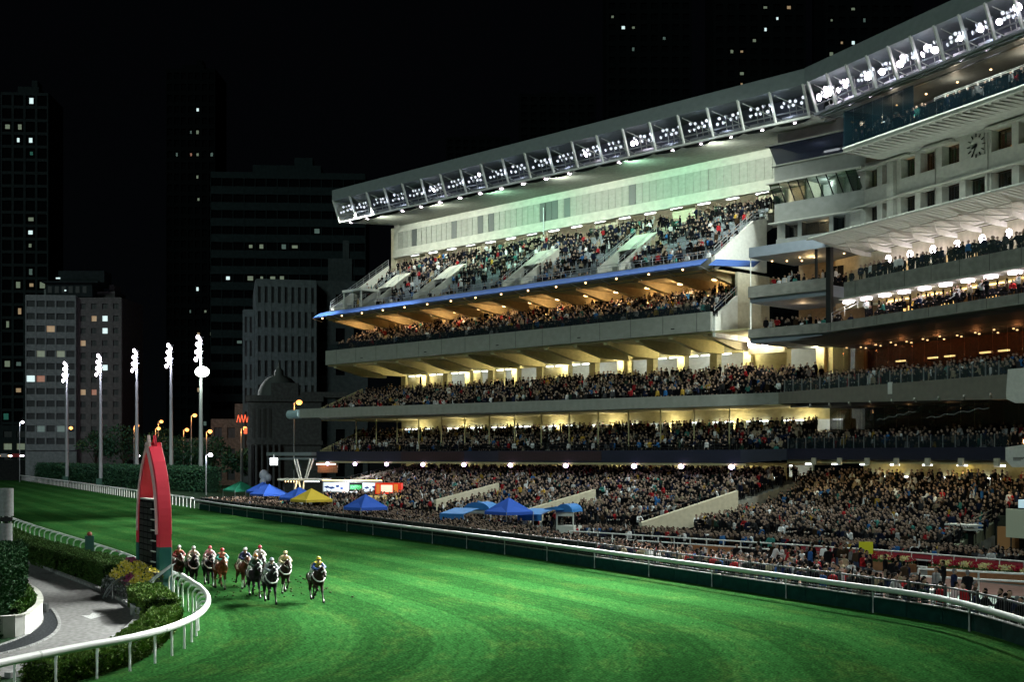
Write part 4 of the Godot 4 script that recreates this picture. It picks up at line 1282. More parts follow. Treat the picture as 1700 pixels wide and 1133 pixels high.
func build_city() -> void:
	glow("win_white", Color(.9, 1, 1), .8); glow("win_warm", Color(1, .8, .58), .2); glow("win_dim", Color(.75, .8, .65), .12)
	glow("win_pink", Color(1, .62, .48), .15); glow("win_teal", Color(.1, .5, .4), .08); glow("win_faint", Color(.6, .75, .7), .03)
	var pale := mat("apartment_wall", Color(0.186, 0.205, 0.211), .85, 0, 8.0, .8)
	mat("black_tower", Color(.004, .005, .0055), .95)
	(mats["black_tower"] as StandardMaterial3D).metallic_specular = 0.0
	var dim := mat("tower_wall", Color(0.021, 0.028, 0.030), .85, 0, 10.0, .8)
	var grey := mat("school_wall", Color(0.093, 0.115, 0.118), .85, 0, 8.0, .8)
	var pane := mat("city_pane", Color(.008, .011, .013), .5)
	var rose := mat("apartment_side", Color(0.124, 0.115, 0.118), .85, 0, 8.0, .8)
	# pale apartment block, two faces
	tower("apartment_block", "pale grey apartment block with rows of dark windows beside the leftmost floodlight masts", -138.5, 380, 14.5, 22, 55, .10, 12, 5, pale, pane, [[2, 9, "win_warm"], [3, 7, "win_dim"], [0, 5, "win_white"], [1, 5, "win_pink"], [1, 7, "win_dim"], [1, 1, "win_faint"], [3, 1, "win_faint"]], true, .16, .5, 10)
	tower("apartment_block", "plain pinkish wing joined to the right of the pale apartment block", -124.5, 382, 13.5, 18, 54.5, -.06, 12, 4, rose, pane, [[1, 10, "win_warm"], [2, 10, "win_white"], [2, 9, "win_white"], [0, 8, "win_warm"], [2, 6, "win_white"], [0, 4, "win_warm"], [1, 4, "win_pink"]], true, .5, .55, 10)
	var p := thing("apartment_penthouse", "low flat roofed penthouse storey on top of the pale apartment block", "building", V(-136, 55.6, 382), 0)
	var b := MB.new()
	b.box(Vector3(-5, 0, -12), Vector3(9, 4.2, -1)); b.box(Vector3(-6, 4.2, -13), Vector3(11, 4.7, 0)); b.box(Vector3(-2, 4.7, -10), Vector3(12, 8.2, -3))
	put_mb("wall", b, dim, p)
	b = MB.new()
	for i in 6: b.box(Vector3(-4.4 + i * 2.1, 1.2, -.98), Vector3(-3.2 + i * 2.1, 3.2, -.9))
	put_mb("window_band", b, pane, p)
	b = MB.new()
	b.cbox(Vector3(-1.2, 5.6, -.6), Vector3(1.2, .4, .3)); b.cbox(Vector3(1.0, 1.9, -.6), Vector3(.5, .4, .2))
	put_mb("roof_lamp", b, mats["win_white"], p)
	# dark towers
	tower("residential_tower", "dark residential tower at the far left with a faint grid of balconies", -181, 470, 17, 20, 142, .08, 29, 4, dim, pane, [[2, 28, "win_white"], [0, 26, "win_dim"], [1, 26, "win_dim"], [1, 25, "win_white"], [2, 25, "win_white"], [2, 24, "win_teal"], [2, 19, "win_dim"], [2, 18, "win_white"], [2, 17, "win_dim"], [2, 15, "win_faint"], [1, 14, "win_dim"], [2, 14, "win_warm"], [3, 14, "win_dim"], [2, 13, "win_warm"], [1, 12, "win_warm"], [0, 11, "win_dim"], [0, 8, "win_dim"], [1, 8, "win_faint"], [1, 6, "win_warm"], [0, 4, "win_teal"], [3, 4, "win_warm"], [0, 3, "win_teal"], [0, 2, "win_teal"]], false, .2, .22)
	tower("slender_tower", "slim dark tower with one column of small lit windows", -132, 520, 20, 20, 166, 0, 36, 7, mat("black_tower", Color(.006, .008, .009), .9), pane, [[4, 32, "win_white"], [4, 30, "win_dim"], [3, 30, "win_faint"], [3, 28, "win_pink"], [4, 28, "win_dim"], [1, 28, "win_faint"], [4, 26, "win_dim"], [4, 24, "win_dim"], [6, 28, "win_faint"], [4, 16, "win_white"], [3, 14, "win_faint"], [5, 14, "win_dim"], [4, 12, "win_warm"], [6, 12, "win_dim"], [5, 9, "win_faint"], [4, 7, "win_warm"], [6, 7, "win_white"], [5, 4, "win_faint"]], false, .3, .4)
	var bands := []
	for i in 12: bands.append([[3, 14, "win_dim"], [4, 14, "win_dim"], [6, 14, "win_faint"], [7, 14, "win_dim"], [1, 12, "win_white"], [3, 12, "win_dim"], [4, 12, "win_dim"], [5, 12, "win_dim"], [6, 12, "win_dim"], [2, 8, "win_faint"], [8, 10, "win_faint"], [9, 15, "win_faint"]][i])
	tower("office_building", "wide dark office building with long horizontal window bands behind the grey hall", -76, 430, 52, 24, 103, .06, 19, 14, mat("office_wall_dark", Color(0.017, 0.026, 0.028), .85, 0, 10.0, .8), pane, bands, false, .06, .5)
	# grey hall with slit windows
	tower("assembly_hall", "tall grey building with rows of narrow upright windows left of the grandstand", -53.5, 300, 14, 30, 48.5, .22, 8, 9, grey, pane, [], true, .55, .34, 2)
	tower("assembly_hall", "lower grey wing with slit windows at the left end of the tall grey building", -61.5, 301, 4.6, 24, 41.5, .18, 7, 4, grey, pane, [], true, .5, .34, 2)
	tower("plain_block", "plain dark slab block between the grey slit windowed hall and the grandstand", -41.5, 306, 13, 24, 49, .1, 6, 3, mat("slab_wall", Color(.05, .062, .064), .9, 0, 8.0, .8), pane, [], false, .5, .6)
	# domed church
	var c := thing("domed_church", "grey church with a dark ribbed dome and tall columns left of the stand", "building", V(-46, 0, 245), .12)
	b = MB.new()
	b.box(Vector3(-5, 0, -14), Vector3(9, 18.6, 0)); b.box(Vector3(-5.4, 18.0, -14), Vector3(9.4, 19.2, .35)); b.box(Vector3(-.6, 18.6, -3), Vector3(4.6, 21.6, .4)); b.box(Vector3(4.6, 18.8, -6), Vector3(14, 19.9, 0)); b.box(Vector3(-5.3, 9.6, -14), Vector3(9.3, 10.4, .3))
	put_mb("wall", b, mat("church_wall", Color(0.081, 0.084, 0.087), .85, 0, 5.0, .75), c)
	b = MB.new()
	var prof := []
	var rad := []
	for i in 9:
		var a := i / 8.0 * PI / 2
		prof.append(Vector3(.6, 19.1 + sin(a) * 4.4, -5)); rad.append(maxf(cos(a) * 4.2, .6))
	b.tube(prof, rad, 20)
	put_mb("dome", b, mat("dome_copper", Color(.05, .06, .058), .7), c)
	b = MB.new()
	b.tube([Vector3(.6, 23.3, -5), Vector3(.6, 24.3, -5), Vector3(.6, 24.9, -5), Vector3(.6, 26.4, -5)], [.95, .85, .28, .05], 12)
	put_mb("lantern", b, mats["dome_copper"], c)
	for i in 4:
		b = MB.new()
		b.box(Vector3(-4.2 + i * 1.05, 11, .02), Vector3(-3.7 + i * 1.05, 16.6, .1))
		put_mb("window", b, pane, c)
	for i in 6:
		b = MB.new()
		b.tube([Vector3(-4.4 + i * 1.1, 0, .6), Vector3(-4.4 + i * 1.1, 9.6, .6)], .28, 10)
		put_mb("column", b, mats["church_wall"], c)
	# lit sign and low buildings along the road
	var sg := thing("neon_sign", "small red orange neon sign on the edge of the grey hall", "sign", V(-57.4, 0, 270))
	b = MB.new()
	for i in 4:
		b.bar(Vector3(-1.3 + i * .72, 14.6, 0), Vector3(-.95 + i * .72, 16.2, 0), .12, .12); b.bar(Vector3(-.95 + i * .72, 16.2, 0), Vector3(-.6 + i * .72, 14.6, 0), .12, .12)
	b.box(Vector3(.2, 12.2, -.1), Vector3(.9, 13.4, 0))
	put_mb("neon_tube", b, glow("neon", Color(1, .32, .16), 1.3), sg)
	b = MB.new()
	b.box(Vector3(-.2, 0, -.4), Vector3(0, 16.4, -.2))
	put_mb("sign_post", b, mats["dark_metal"], sg)
	tower("roadside_house", "low brown building lit orange by street lamps behind the park trees", -66, 320, 20, 14, 16, 0, 3, 6, mat("brown_wall", Color(0.168, 0.119, 0.091), .85, 0, 5.0, .7), pane, [[2, 1, "win_warm"], [4, 1, "win_dim"]], true, .4, .5)
	tower("roadside_house", "dark low building in front of the residential tower at the left edge", -158, 430, 40, 14, 17, 0, 4, 9, dim, pane, [[0, 2, "win_dim"], [1, 2, "win_dim"], [2, 2, "win_dim"]], true, .35, .5)
	b = MB.new()
	b.prism([Vector2(-12, 0), Vector2(-12, 11.5), Vector2(12, 13), Vector2(12, 0), Vector2(8, 0), Vector2(7, 6), Vector2(3, 8.4), Vector2(-1, 8.4), Vector2(-5, 6), Vector2(-6, 0)], Vector3.RIGHT, Vector3.UP, V(-90, 0, 352), Vector3(0, 0, -8))
	tag(put_mb("flyover", b, mat("flyover_concrete", Color(.20, .18, .16), .85, 0, 5.0, .7)), "concrete road flyover with an arched opening behind the park trees", "bridge")
	# unlit hillside towers behind the roof
	var n := 0
	for q in [[-14.0, 520.0, 26.0, 138.0, "dark tower far left behind the stand roof with a few faint lit windows", [[3, 30, "win_dim"], [4, 30, "win_faint"]]],
		[18, 500, 30, 150, "dark tower behind the middle of the stand roof, mostly unlit", []],
		[52, 480, 32, 205, "dark tower behind the roof with two bright windows high up", [[1, 41, "win_white"], [2, 41, "win_dim"], [0, 42, "win_dim"], [2, 39, "win_faint"], [5, 40, "win_faint"]]],
		[92, 470, 34, 205, "dark tower behind the bend of the roof with scattered warm windows", [[2, 38, "win_warm"], [1, 38, "win_dim"], [4, 40, "win_white"], [4, 42, "win_dim"], [2, 36, "win_dim"], [1, 33, "win_white"], [3, 39, "win_dim"], [6, 42, "win_warm"], [5, 41, "win_white"], [2, 35, "win_warm"]]],
		[130, 460, 32, 205, "dark tower furthest right behind the roof with small lit windows", [[0, 37, "win_dim"], [1, 38, "win_warm"], [2, 38, "win_white"], [0, 40, "win_dim"], [3, 40, "win_faint"], [2, 41, "win_dim"]]]]:
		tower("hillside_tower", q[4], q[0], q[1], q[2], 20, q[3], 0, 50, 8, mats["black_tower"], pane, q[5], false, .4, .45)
		n += 1
	# street lamps
	var spots := [[-140.0, 360.0, 17.0, "white", "street lamp with a white head at the left edge below the dark tower"], [-121, 345, 15.0, "orange", "orange street lamp in front of the pale apartment block"], [-100, 335, 15.4, "orange", "orange street lamp left of the second group over the trees"], [-95, 340, 16.6, "orange", "highest of the orange street lamps right of the apartment block"], [-93.5, 332, 14.6, "orange", "orange street lamp close above the park trees"], [-83, 320, 14.0, "orange", "orange street lamp beside the fourth floodlight mast"], [-76, 300, 17.0, "orange", "bright orange lamp on the flyover left of the last mast"], [-70, 290, 13.0, "orange", "double orange street lamp just right of the last floodlight mast"], [-61, 285, 13.6, "orange", "orange street lamp in front of the domed church"], [-37, 215, 16.5, "orange", "round orange lamp between the church and the stand"], [-75, 262, 11.0, "none", "thin pale flagpole right of the big round light"], [-86, 300, 12.0, "none", "thin pale flagpole behind the park trees"], [-58, 240, 7.6, "white", "upright white light box beside the green tent"]]
	for q in spots:
		var sl := thing("street_lamp" if q[3] != "none" else "flagpole", q[4], "street lamp" if q[3] != "none" else "flagpole", V(q[0], 0, q[1]), 0, "street lamps along the road behind" if q[3] != "none" else "flagpoles by the hedge")
		b = MB.new()
		b.tube([Vector3.ZERO, Vector3(0, q[2], 0)], .11, 6)
		put_mb("pole", b, mats["steel"], sl)
		if q[3] == "none": continue
		b = MB.new()
		b.bar(Vector3(0, q[2], 0), Vector3(.7, q[2] + .15, .2), .1, .1)
		put_mb("arm", b, mats["steel"], sl)
		b = MB.new()
		b.ball(Vector3(.9, q[2] + .05, .3), Vector3(.55, .42, .5) * (1.0 if q[3] == "orange" else .8), 8, 12)
		put_mb("lamp_head", b, mats["orange_lamp"] if q[3] == "orange" else mats["flood"], sl)
		lamp("omni", Vector3(.9, q[2] - .7, .9), Color(1, .62, .3) if q[3] == "orange" else Color(.9, .95, 1), 12.0, .3, sl)
	b = MB.new()
	b.box(V(-230, 0, 399), V(-104, 6.2, 387))
	structure(put_mb("raised_road", b, mat("embankment", Color(.02, .022, .022), .95, 0, 6.0, .7)), "raised road on a dark embankment behind the far turf")
	# traffic: bright headlamps along the road at the left edge
	for i in 12:
		var car := thing("car", "%s car with bright lamps, %s, on the road at far left" % [["silver", "dark red", "black"][i % 3], ordinal(i, 12)], "car", V(-157 + i * 3.7, 6.2, 392), rng.randf_range(-.2, .2), "cars on the road at far left")
		b = MB.new()
		b.prism([Vector2(-2.1, .35), Vector2(2.1, .35), Vector2(2.1, .85), Vector2(1.3, .95), Vector2(.7, 1.45), Vector2(-1.0, 1.45), Vector2(-1.6, .95), Vector2(-2.1, .9)], Vector3.RIGHT, Vector3.UP, Vector3(0, .5, -.8), Vector3(0, 0, 1.6))
		put_mb("body", b, mat("car_%d" % (i % 3), [Color(.3, .3, .32), Color(.25, .03, .03), Color(.02, .02, .03)][i % 3], .3), car)
		b = MB.new()
		b.ball(Vector3(-1.6, 1.25, .85), Vector3(.34, .26, .2), 6, 8); b.ball(Vector3(1.4, 1.25, .85), Vector3(.3, .24, .2), 6, 8)
		put_mb("headlight", b, mats["flood"] if i % 3 else mats["warm_lamp"], car)
		b = MB.new()
		for q in [-1.3, 1.3]: b.tube([Vector3(q, .83, -.82), Vector3(q, .83, .82)], .33, 10)
		put_mb("wheel", b, mats["dark"], car)
	# floodlight masts on the far bend
	var masts := [[-119.5, 340.0], [-102, 314], [-88.6, 299], [-76.6, 284.5], [-65.0, 264.5]]
	var who := ["leftmost", "second from the left", "middle", "fourth from the left", "rightmost"]
	for i in 5:
		var m := thing("floodlight_mast", "%s of the five tall floodlight masts, %s" % [who[i], "with a big round light below its head" if i == 4 else "white lamps stacked on top"], "floodlight mast", V(masts[i][0], 0, masts[i][1]), 0, "floodlight masts along the far bend")
		b = MB.new()
		b.tube([Vector3.ZERO, Vector3(0, 14, 0), Vector3(0, 32.4, 0)], [.48, .40, .24], 12)
		put_mb("pole", b, mat("mast_steel", Color(.26, .28, .29), .6), m)
		b = MB.new()
		b.box(Vector3(-.9, .2, .3), Vector3(.6, 1.9, .9))
		put_mb("base_box", b, mat("green_box", Color(.02, .07, .05), .6), m)
		b = MB.new()
		for k in 4: b.bar(Vector3(-1.0, 27.6 + k * 1.45, .2), Vector3(.6, 27.9 + k * 1.45, .2), .1, .1)
		put_mb("bracket", b, mats["dark_metal"], m)
		for k in 7:
			b = MB.new()
			b.ball(Vector3(-.5 + (k % 2) * .55 - (6 - k) * .07, 27.6 + k * .78, .55), Vector3(.36, .46, .26), 7, 10)
			put_mb("floodlight", b, mats["flood"], m)
		lamp("omni", Vector3(-.6, 29.5, 2.2), Color(.93, .92, 1), 130.0, .6, m)
		if i == 4:
			b = MB.new()
			b.ball(Vector3(.5, 25.0, 1.0), Vector3(1.5, 1.1, .9), 10, 16)
			put_mb("round_light", b, glow("round_light", Color(.96, 1, .94), 12.0), m)
			lamp("omni", Vector3(.5, 25, 3.0), Color(.94, 1, .93), 130.0, .7, m)

# ---------------------------------------------------------------- trees and hedges
func leaf_mesh(w: float) -> ArrayMesh:
	var b := MB.new()
	b.tri(Vector3(0, 0, 0), Vector3(w * .45, w * .1, w * .6), Vector3(0, 0, w * 1.2)); b.tri(Vector3(0, 0, 0), Vector3(0, 0, w * 1.2), Vector3(-w * .45, w * .1, w * .6))
	return b.mesh()

func leaf_mat(key: String, c: Color) -> StandardMaterial3D:
	var m := mat(key, Color.WHITE, .7)
	m.metallic_specular = .2
	m.vertex_color_use_as_albedo = true
	m.backlight_enabled = true; m.backlight = Color(c.r, c.g, c.b).linear_to_srgb() * .5
	return m

func turned(p: Vector3, outward: Vector3, s: float) -> Transform3D:
	var z := (outward + Vector3(rng.randf_range(-1, 1), rng.randf_range(-.6, 1), rng.randf_range(-1, 1)) * .8).normalized()
	var x := z.cross(Vector3(rng.randf_range(-1, 1), rng.randf_range(-1, 1), rng.randf_range(-1, 1))).normalized()
	return Transform3D(Basis(x, z.cross(x), z).scaled(Vector3.ONE * s), p)

func leaf_tint(base: Color, spread := .4) -> Color:
	var k := rng.randf_range(1.0 - spread, 1.0 + spread)
	return Color(base.r * k * rng.randf_range(.85, 1.25), base.g * k, base.b * k * rng.randf_range(.7, 1.1))

func tree(x: float, d: float, h: float, r: float, label: String, c: Color, leaves: int) -> void:
	var o := thing("park_tree", label, "tree", V(x, 0, d), 0, "park trees behind the clipped hedge")
	var b := MB.new()
	var bark := mat("bark", Color(.06, .05, .04), .95)
	b.tube([Vector3.ZERO, Vector3(.1, h * .3, 0), Vector3(.2, h * .55, .1)], [.35, .26, .15], 8)
	put_mb("trunk", b, bark, o)
	b = MB.new()
	var clumps := []
	for i in 22:
		var a := rng.randf() * TAU
		var q := sqrt(rng.randf()) * r * .8
		var p := Vector3(cos(a) * q, h * .62 + rng.randf_range(-.25, .36) * h * (1.0 - q / r * .6), sin(a) * q)
		clumps.append([p, rng.randf_range(.22, .4) * r])
		if i % 3 == 0: b.tube([Vector3(.1, h * .35, 0), p * .6 + Vector3(0, h * .16, 0), p], [.13, .08, .03], 5)
	put_mb("limbs", b, bark, o)
	var xs := []
	var cs := []
	for i in leaves:
		var q: Array = clumps[rng.randi() % clumps.size()]
		var dir := Vector3(rng.randfn(), rng.randfn(), rng.randfn()).normalized()
		var p: Vector3 = q[0] + dir * q[1] * pow(rng.randf(), .4) * Vector3(1, .75, 1)
		xs.append(turned(p, dir, rng.randf_range(.7, 1.4))); cs.append(leaf_tint(c))
	multi("crown", leaf_mesh(.5), xs, cs, leaf_mat("leaves_far", c), o).set_meta("kind", "stuff")

func hedge(called: String, label: String, line: Array, w: float, h: float, per_m2: float, leaf: float, c: Color, core: Color, group := "") -> void:
	var o := thing(called, label, "hedge", Vector3.ZERO, 0, group)
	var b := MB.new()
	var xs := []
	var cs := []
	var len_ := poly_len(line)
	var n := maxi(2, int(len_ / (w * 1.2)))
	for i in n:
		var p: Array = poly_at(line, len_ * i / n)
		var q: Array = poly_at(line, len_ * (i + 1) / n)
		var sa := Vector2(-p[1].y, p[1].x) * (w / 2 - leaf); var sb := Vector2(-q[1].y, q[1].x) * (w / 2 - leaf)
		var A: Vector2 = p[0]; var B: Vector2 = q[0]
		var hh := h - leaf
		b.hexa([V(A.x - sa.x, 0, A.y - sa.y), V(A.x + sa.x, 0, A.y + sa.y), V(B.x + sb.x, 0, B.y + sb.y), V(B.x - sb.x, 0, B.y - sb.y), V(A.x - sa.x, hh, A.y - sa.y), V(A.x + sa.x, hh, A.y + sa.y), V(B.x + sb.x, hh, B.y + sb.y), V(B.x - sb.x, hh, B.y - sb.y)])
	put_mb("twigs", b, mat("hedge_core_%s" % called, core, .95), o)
	var lump := FastNoiseLite.new()
	lump.seed = 5; lump.frequency = .35
	for i in int(len_ * (w + 2 * h) * per_m2):
		var s := rng.randf() * len_
		var p: Array = poly_at(line, s)
		var side := Vector2(-p[1].y, p[1].x)
		var u := rng.randf() * (w + 2 * h)
		var off := 0.0
		var y := 0.0
		var out := Vector3.UP
		if u < w:
			off = u - w / 2; y = h
		else:
			var left := u < w + h
			off = -w / 2 if left else w / 2
			y = (u - w) if left else (u - w - h)
			out = V(side.x, 0, side.y) * (-1.0 if left else 1.0)
		var j := lump.get_noise_2d(s * 3.0, u * 3.0) * leaf * 2.5
		var P: Vector2 = p[0] + side * off
		var pos := V(P.x, y, P.y) + out * (j + rng.randf_range(-.6, .5) * leaf)
		pos.y = maxf(pos.y, .03)
		xs.append(turned(pos, out, rng.randf_range(.6, 1.35))); cs.append(leaf_tint(c))
	for end in [0.0, len_]:
		var p: Array = poly_at(line, end)
		var side := Vector2(-p[1].y, p[1].x)
		for i in int(w * h * per_m2):
			var P: Vector2 = p[0] + side * rng.randf_range(-w / 2, w / 2)
			var out := V(p[1].x, 0, p[1].y) * (-1.0 if end == 0.0 else 1.0)
			xs.append(turned(V(P.x, rng.randf() * h, P.y) + out * rng.randf_range(-.5, .5) * leaf, out, rng.randf_range(.6, 1.35))); cs.append(leaf_tint(c))
	multi("foliage", leaf_mesh(leaf), xs, cs, leaf_mat("leaves_%s" % called, c), o).set_meta("kind", "stuff")

func build_greenery() -> void:
	var dark := Color(.03, .085, .05)
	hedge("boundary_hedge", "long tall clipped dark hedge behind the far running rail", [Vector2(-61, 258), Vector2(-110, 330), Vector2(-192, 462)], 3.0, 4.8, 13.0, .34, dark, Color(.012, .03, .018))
	var who := ["broad dark tree just left of the second floodlight mast", "dark tree between the second and third masts", "low round tree behind the winning post arch", "tree between the fourth and fifth masts", "small tree right of the fifth mast by the flyover", "tree behind the hedge right of the leftmost mast", "tall rounded tree behind the third mast", "small dark tree at the left edge beyond the hedge"]
	var at := [[-107.0, 348.0, 17.0, 8.0], [-96, 345, 14.5, 7.5], [-82, 320, 12, 6.5], [-72, 302, 12, 6.0], [-62, 290, 9.5, 4.6], [-116, 352, 15, 6.0], [-90, 330, 13.5, 6.0], [-152, 402, 9.0, 4.5]]
	for i in 8: tree(at[i][0], at[i][1], at[i][2], at[i][3], who[i], Color(.022, .07, .042), 1500)
	# near hedges beside the service road
	var near := Color(.075, .135, .030)
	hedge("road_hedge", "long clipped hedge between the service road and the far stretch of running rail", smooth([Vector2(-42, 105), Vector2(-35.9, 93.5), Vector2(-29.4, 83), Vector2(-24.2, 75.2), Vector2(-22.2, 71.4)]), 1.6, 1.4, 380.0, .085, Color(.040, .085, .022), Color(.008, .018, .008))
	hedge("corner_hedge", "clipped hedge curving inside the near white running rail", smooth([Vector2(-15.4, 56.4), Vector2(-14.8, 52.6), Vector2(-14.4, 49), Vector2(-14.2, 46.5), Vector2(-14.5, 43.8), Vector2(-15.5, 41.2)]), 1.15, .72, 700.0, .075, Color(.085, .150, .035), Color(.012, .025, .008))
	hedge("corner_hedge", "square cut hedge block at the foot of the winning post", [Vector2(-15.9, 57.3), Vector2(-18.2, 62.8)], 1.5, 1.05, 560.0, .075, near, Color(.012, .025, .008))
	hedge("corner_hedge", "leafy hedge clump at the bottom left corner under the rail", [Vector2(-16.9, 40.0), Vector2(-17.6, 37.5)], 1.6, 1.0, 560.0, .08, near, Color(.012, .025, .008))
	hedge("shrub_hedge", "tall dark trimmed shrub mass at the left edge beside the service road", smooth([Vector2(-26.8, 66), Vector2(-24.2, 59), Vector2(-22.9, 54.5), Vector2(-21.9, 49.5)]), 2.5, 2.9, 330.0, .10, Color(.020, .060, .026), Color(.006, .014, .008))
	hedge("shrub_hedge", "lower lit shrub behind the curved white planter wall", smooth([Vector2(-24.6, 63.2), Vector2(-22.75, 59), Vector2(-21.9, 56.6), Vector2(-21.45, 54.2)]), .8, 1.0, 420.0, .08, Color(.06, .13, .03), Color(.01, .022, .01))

# ---------------------------------------------------------------- rails and fences of the course
func running_rail(label: String, line: Array, post_gap: float, lean: float, m: Material, r: float, h: float, group: String) -> Node3D:
	# a white plastic rail carried by goose-neck posts; lean > 0 puts the posts to the left of the direction of travel
	var o := thing("running_rail", label, "rail", Vector3.ZERO, 0, group)
	var len_ := poly_len(line)
	var seg := maxi(2, int(len_ / .9))
	var path := []
	for i in seg + 1:
		var p: Array = poly_at(line, len_ * i / seg)
		path.append(V(p[0].x, h, p[0].y))
	var b := MB.new()
	b.tube(path, r, 12, 1.15)
	put_mb("rail", b, m, o)
	b = MB.new()
	for i in range(6, seg, 7): b.tube([path[i].lerp(path[i + 1], .45), path[i].lerp(path[i + 1], .55)], r * 1.03, 12, 1.15)
	put_mb("joint", b, mat("rail_joint", Color(.5, .5, .5), .5), o)
	var n := int(len_ / post_gap)
	for i in n + 1:
		var p: Array = poly_at(line, len_ * (i + .02) / n if i == 0 else len_ * i / n)
		var s := Vector2(-p[1].y, p[1].x) * lean
		var q: Vector2 = p[0]
		b = MB.new()
		b.tube([V(q.x + s.x, 0, q.y + s.y), V(q.x + s.x, h * .72, q.y + s.y), V(q.x + s.x * .93, h * .88, q.y + s.y * .93), V(q.x + s.x * .65, h * .98, q.y + s.y * .65), V(q.x, h, q.y)], .045, 7)
		put_mb("post", b, m, o)
	return o

func build_track_side() -> void:
	var white := mats["white_rail"] as StandardMaterial3D
	var near := smooth([Vector2(-16.6, 34), Vector2(-15.4, 38), Vector2(-14.2, 41), Vector2(-13.2, 43), Vector2(-12.5, 45.4), Vector2(-12.3, 47.7), Vector2(-12.35, 50), Vector2(-12.8, 53.2), Vector2(-13.6, 56.5), Vector2(-14.7, 59.8), Vector2(-16.0, 63), Vector2(-17.2, 66.0)], .6)
	running_rail("thick white running rail curving round the near corner of the infield", near, 1.75, .42, white, .115, 1.25, "running rails")
	running_rail("thin white running rail on the inside of the course left of the arch", smooth([Vector2(-17.6, 66.7), Vector2(-22, 75.2), Vector2(-27.0, 85), Vector2(-48.6, 124), Vector2(-75, 175), Vector2(-110, 245)]), 2.6, .45, white, .07, 1.25, "running rails")
	running_rail("distant white running rail along the far edge of the turf", [Vector2(-45.5, 180), Vector2(-103.5, 296), Vector2(-168, 421)], 2.5, -.35, white, .085, 1.5, "running rails")
	var outer := [Vector2(19.35, 47.3), Vector2(19.3, 50), Vector2(18.9, 54.6), Vector2(17.8, 58), Vector2(16.0, 61.7), Vector2(12.9, 68.2), Vector2(0, 93.9), Vector2(-13, 118.2), Vector2(-33, 154.6), Vector2(-44.5, 178)]
	var grey := mat("outer_rail_white", Color(.36, .39, .385), .5)
	running_rail("white outer running rail with a rounded end, in front of the spectators", smooth(outer), 6.5, -.5, grey, .115, 1.25, "running rails")
	# skirting boards and palings of the public fence behind it
	var fence := smooth([Vector2(20.3, 30), Vector2(20.2, 46), Vector2(19.6, 55), Vector2(17.0, 61.3), Vector2(13.9, 67.6), Vector2(.8, 93.9), Vector2(-12.2, 118.3), Vector2(-32.2, 154.7), Vector2(-44, 178.3)])
	var f := thing("track_fence", "dark green boarded fence with black palings between the turf and the spectators", "fence")
	var len_ := poly_len(fence)
	var n := int(len_ / 2.4)
	var board := mat("fence_board", Color(.008, .045, .038), .85, 0, 3.0, .75)
	var strip := mat("fence_strip", Color(.55, .56, .53), .7, 0, 1.0, .55)
	for i in n:
		var p: Vector2 = poly_at(fence, len_ * i / n)[0]
		var q: Vector2 = poly_at(fence, len_ * (i + 1) / n)[0]
		var a := V(p.x, 0, p.y); var c := V(q.x, 0, q.y)
		var s := (c - a).normalized()
		var b := MB.new()
		b.bar(a + s * .03 + Vector3(0, .36, 0), c - s * .03 + Vector3(0, .36, 0), .08, .72)
		put_mb("board", b, board, f)
		b = MB.new()
		b.bar(a + s * .05 + Vector3(0, .745, 0), c - s * .10 + Vector3(0, .745, 0), .16, .05)
		put_mb("capping", b, strip, f)
		b = MB.new()
		var side := s.cross(Vector3.UP) * .12
		b.bar(a + Vector3(0, 1.62, 0) + side, c + Vector3(0, 1.62, 0) + side, .06, .08)
		b.bar(a + Vector3(0, .86, 0) + side, c + Vector3(0, .86, 0) + side, .05, .05)
		var k := 12 if p.y < 120 else 6
		for j in k: b.bar(a.lerp(c, (j + .5) / k) + side + Vector3(0, .1, 0), a.lerp(c, (j + .5) / k) + side + Vector3(0, 1.62, 0), .022, .022)
		b.bar(a + side, a + side + Vector3(0, 1.75, 0), .09, .09)
		put_mb("paling_panel", b, mats["dark_metal"], f)
		if p.y > 84: # solid black screens along the far public rail
			b = MB.new()
			b.bar(a + side * 1.6 + Vector3(0, .85, 0), c + side * 1.6 + Vector3(0, .85, 0), .04, 1.55)
			put_mb("black_screen", b, mat("screen_black", Color(.006, .009, .009), .9), f)
	# enclosure rails on the terrace
	var ring := thing("parade_rail", "white tubular rail with a red banner strip around the paddock", "rail")
	var b := MB.new()
	var line := [V(4.8, 0, 105.8), V(12.5, 0, 97.6), V(20, 0, 89.4), V(25.1, 0, 83.7), V(30.4, 0, 75.2), V(34, 0, 68)]
	rail_line(b, line, 1.2, 1.5, .05, 2)
	put_mb("rail", b, white, ring)
	b = MB.new()
	for i in range(2, 5):
		b.bar(line[i] + Vector3(0, .98, 0), line[i + 1] + Vector3(0, .98, 0), .04, .26)
	put_mb("banner_strip", b, mat("banner_red", Color(.33, .03, .05), .6), ring)
	var inner := thing("parade_rail", "low white inner rail at the edge of the pink paddock path", "rail")
	b = MB.new()
	rail_line(b, [V(22.8, 0, 71.0), V(25.5, 0, 69.2), V(29.5, 0, 66.4)], 1.15, 2.0, .06, 1)
	put_mb("rail", b, white, inner)
	var pad := structure(put("paddock_path", flat([Vector2(14, 84), Vector2(19.0, 86.6), Vector2(25, 79.6), Vector2(31, 69), Vector2(29, 58), Vector2(23, 60), Vector2(19, 68)], .016), mat("paddock_pink", Color(.30, .18, .155), .9, 0, 3.0, .85)), "pink paddock path behind the fence")
	structure(put("paddock_path", flat([Vector2(22.6, 70.2), Vector2(30.5, 64.6), Vector2(29, 57), Vector2(23, 60), Vector2(21.6, 63)], .022), mat("paddock_pale", Color(.42, .52, .47), .9, 0, 3.0, .9)), "pale green paddock walk at the right edge")
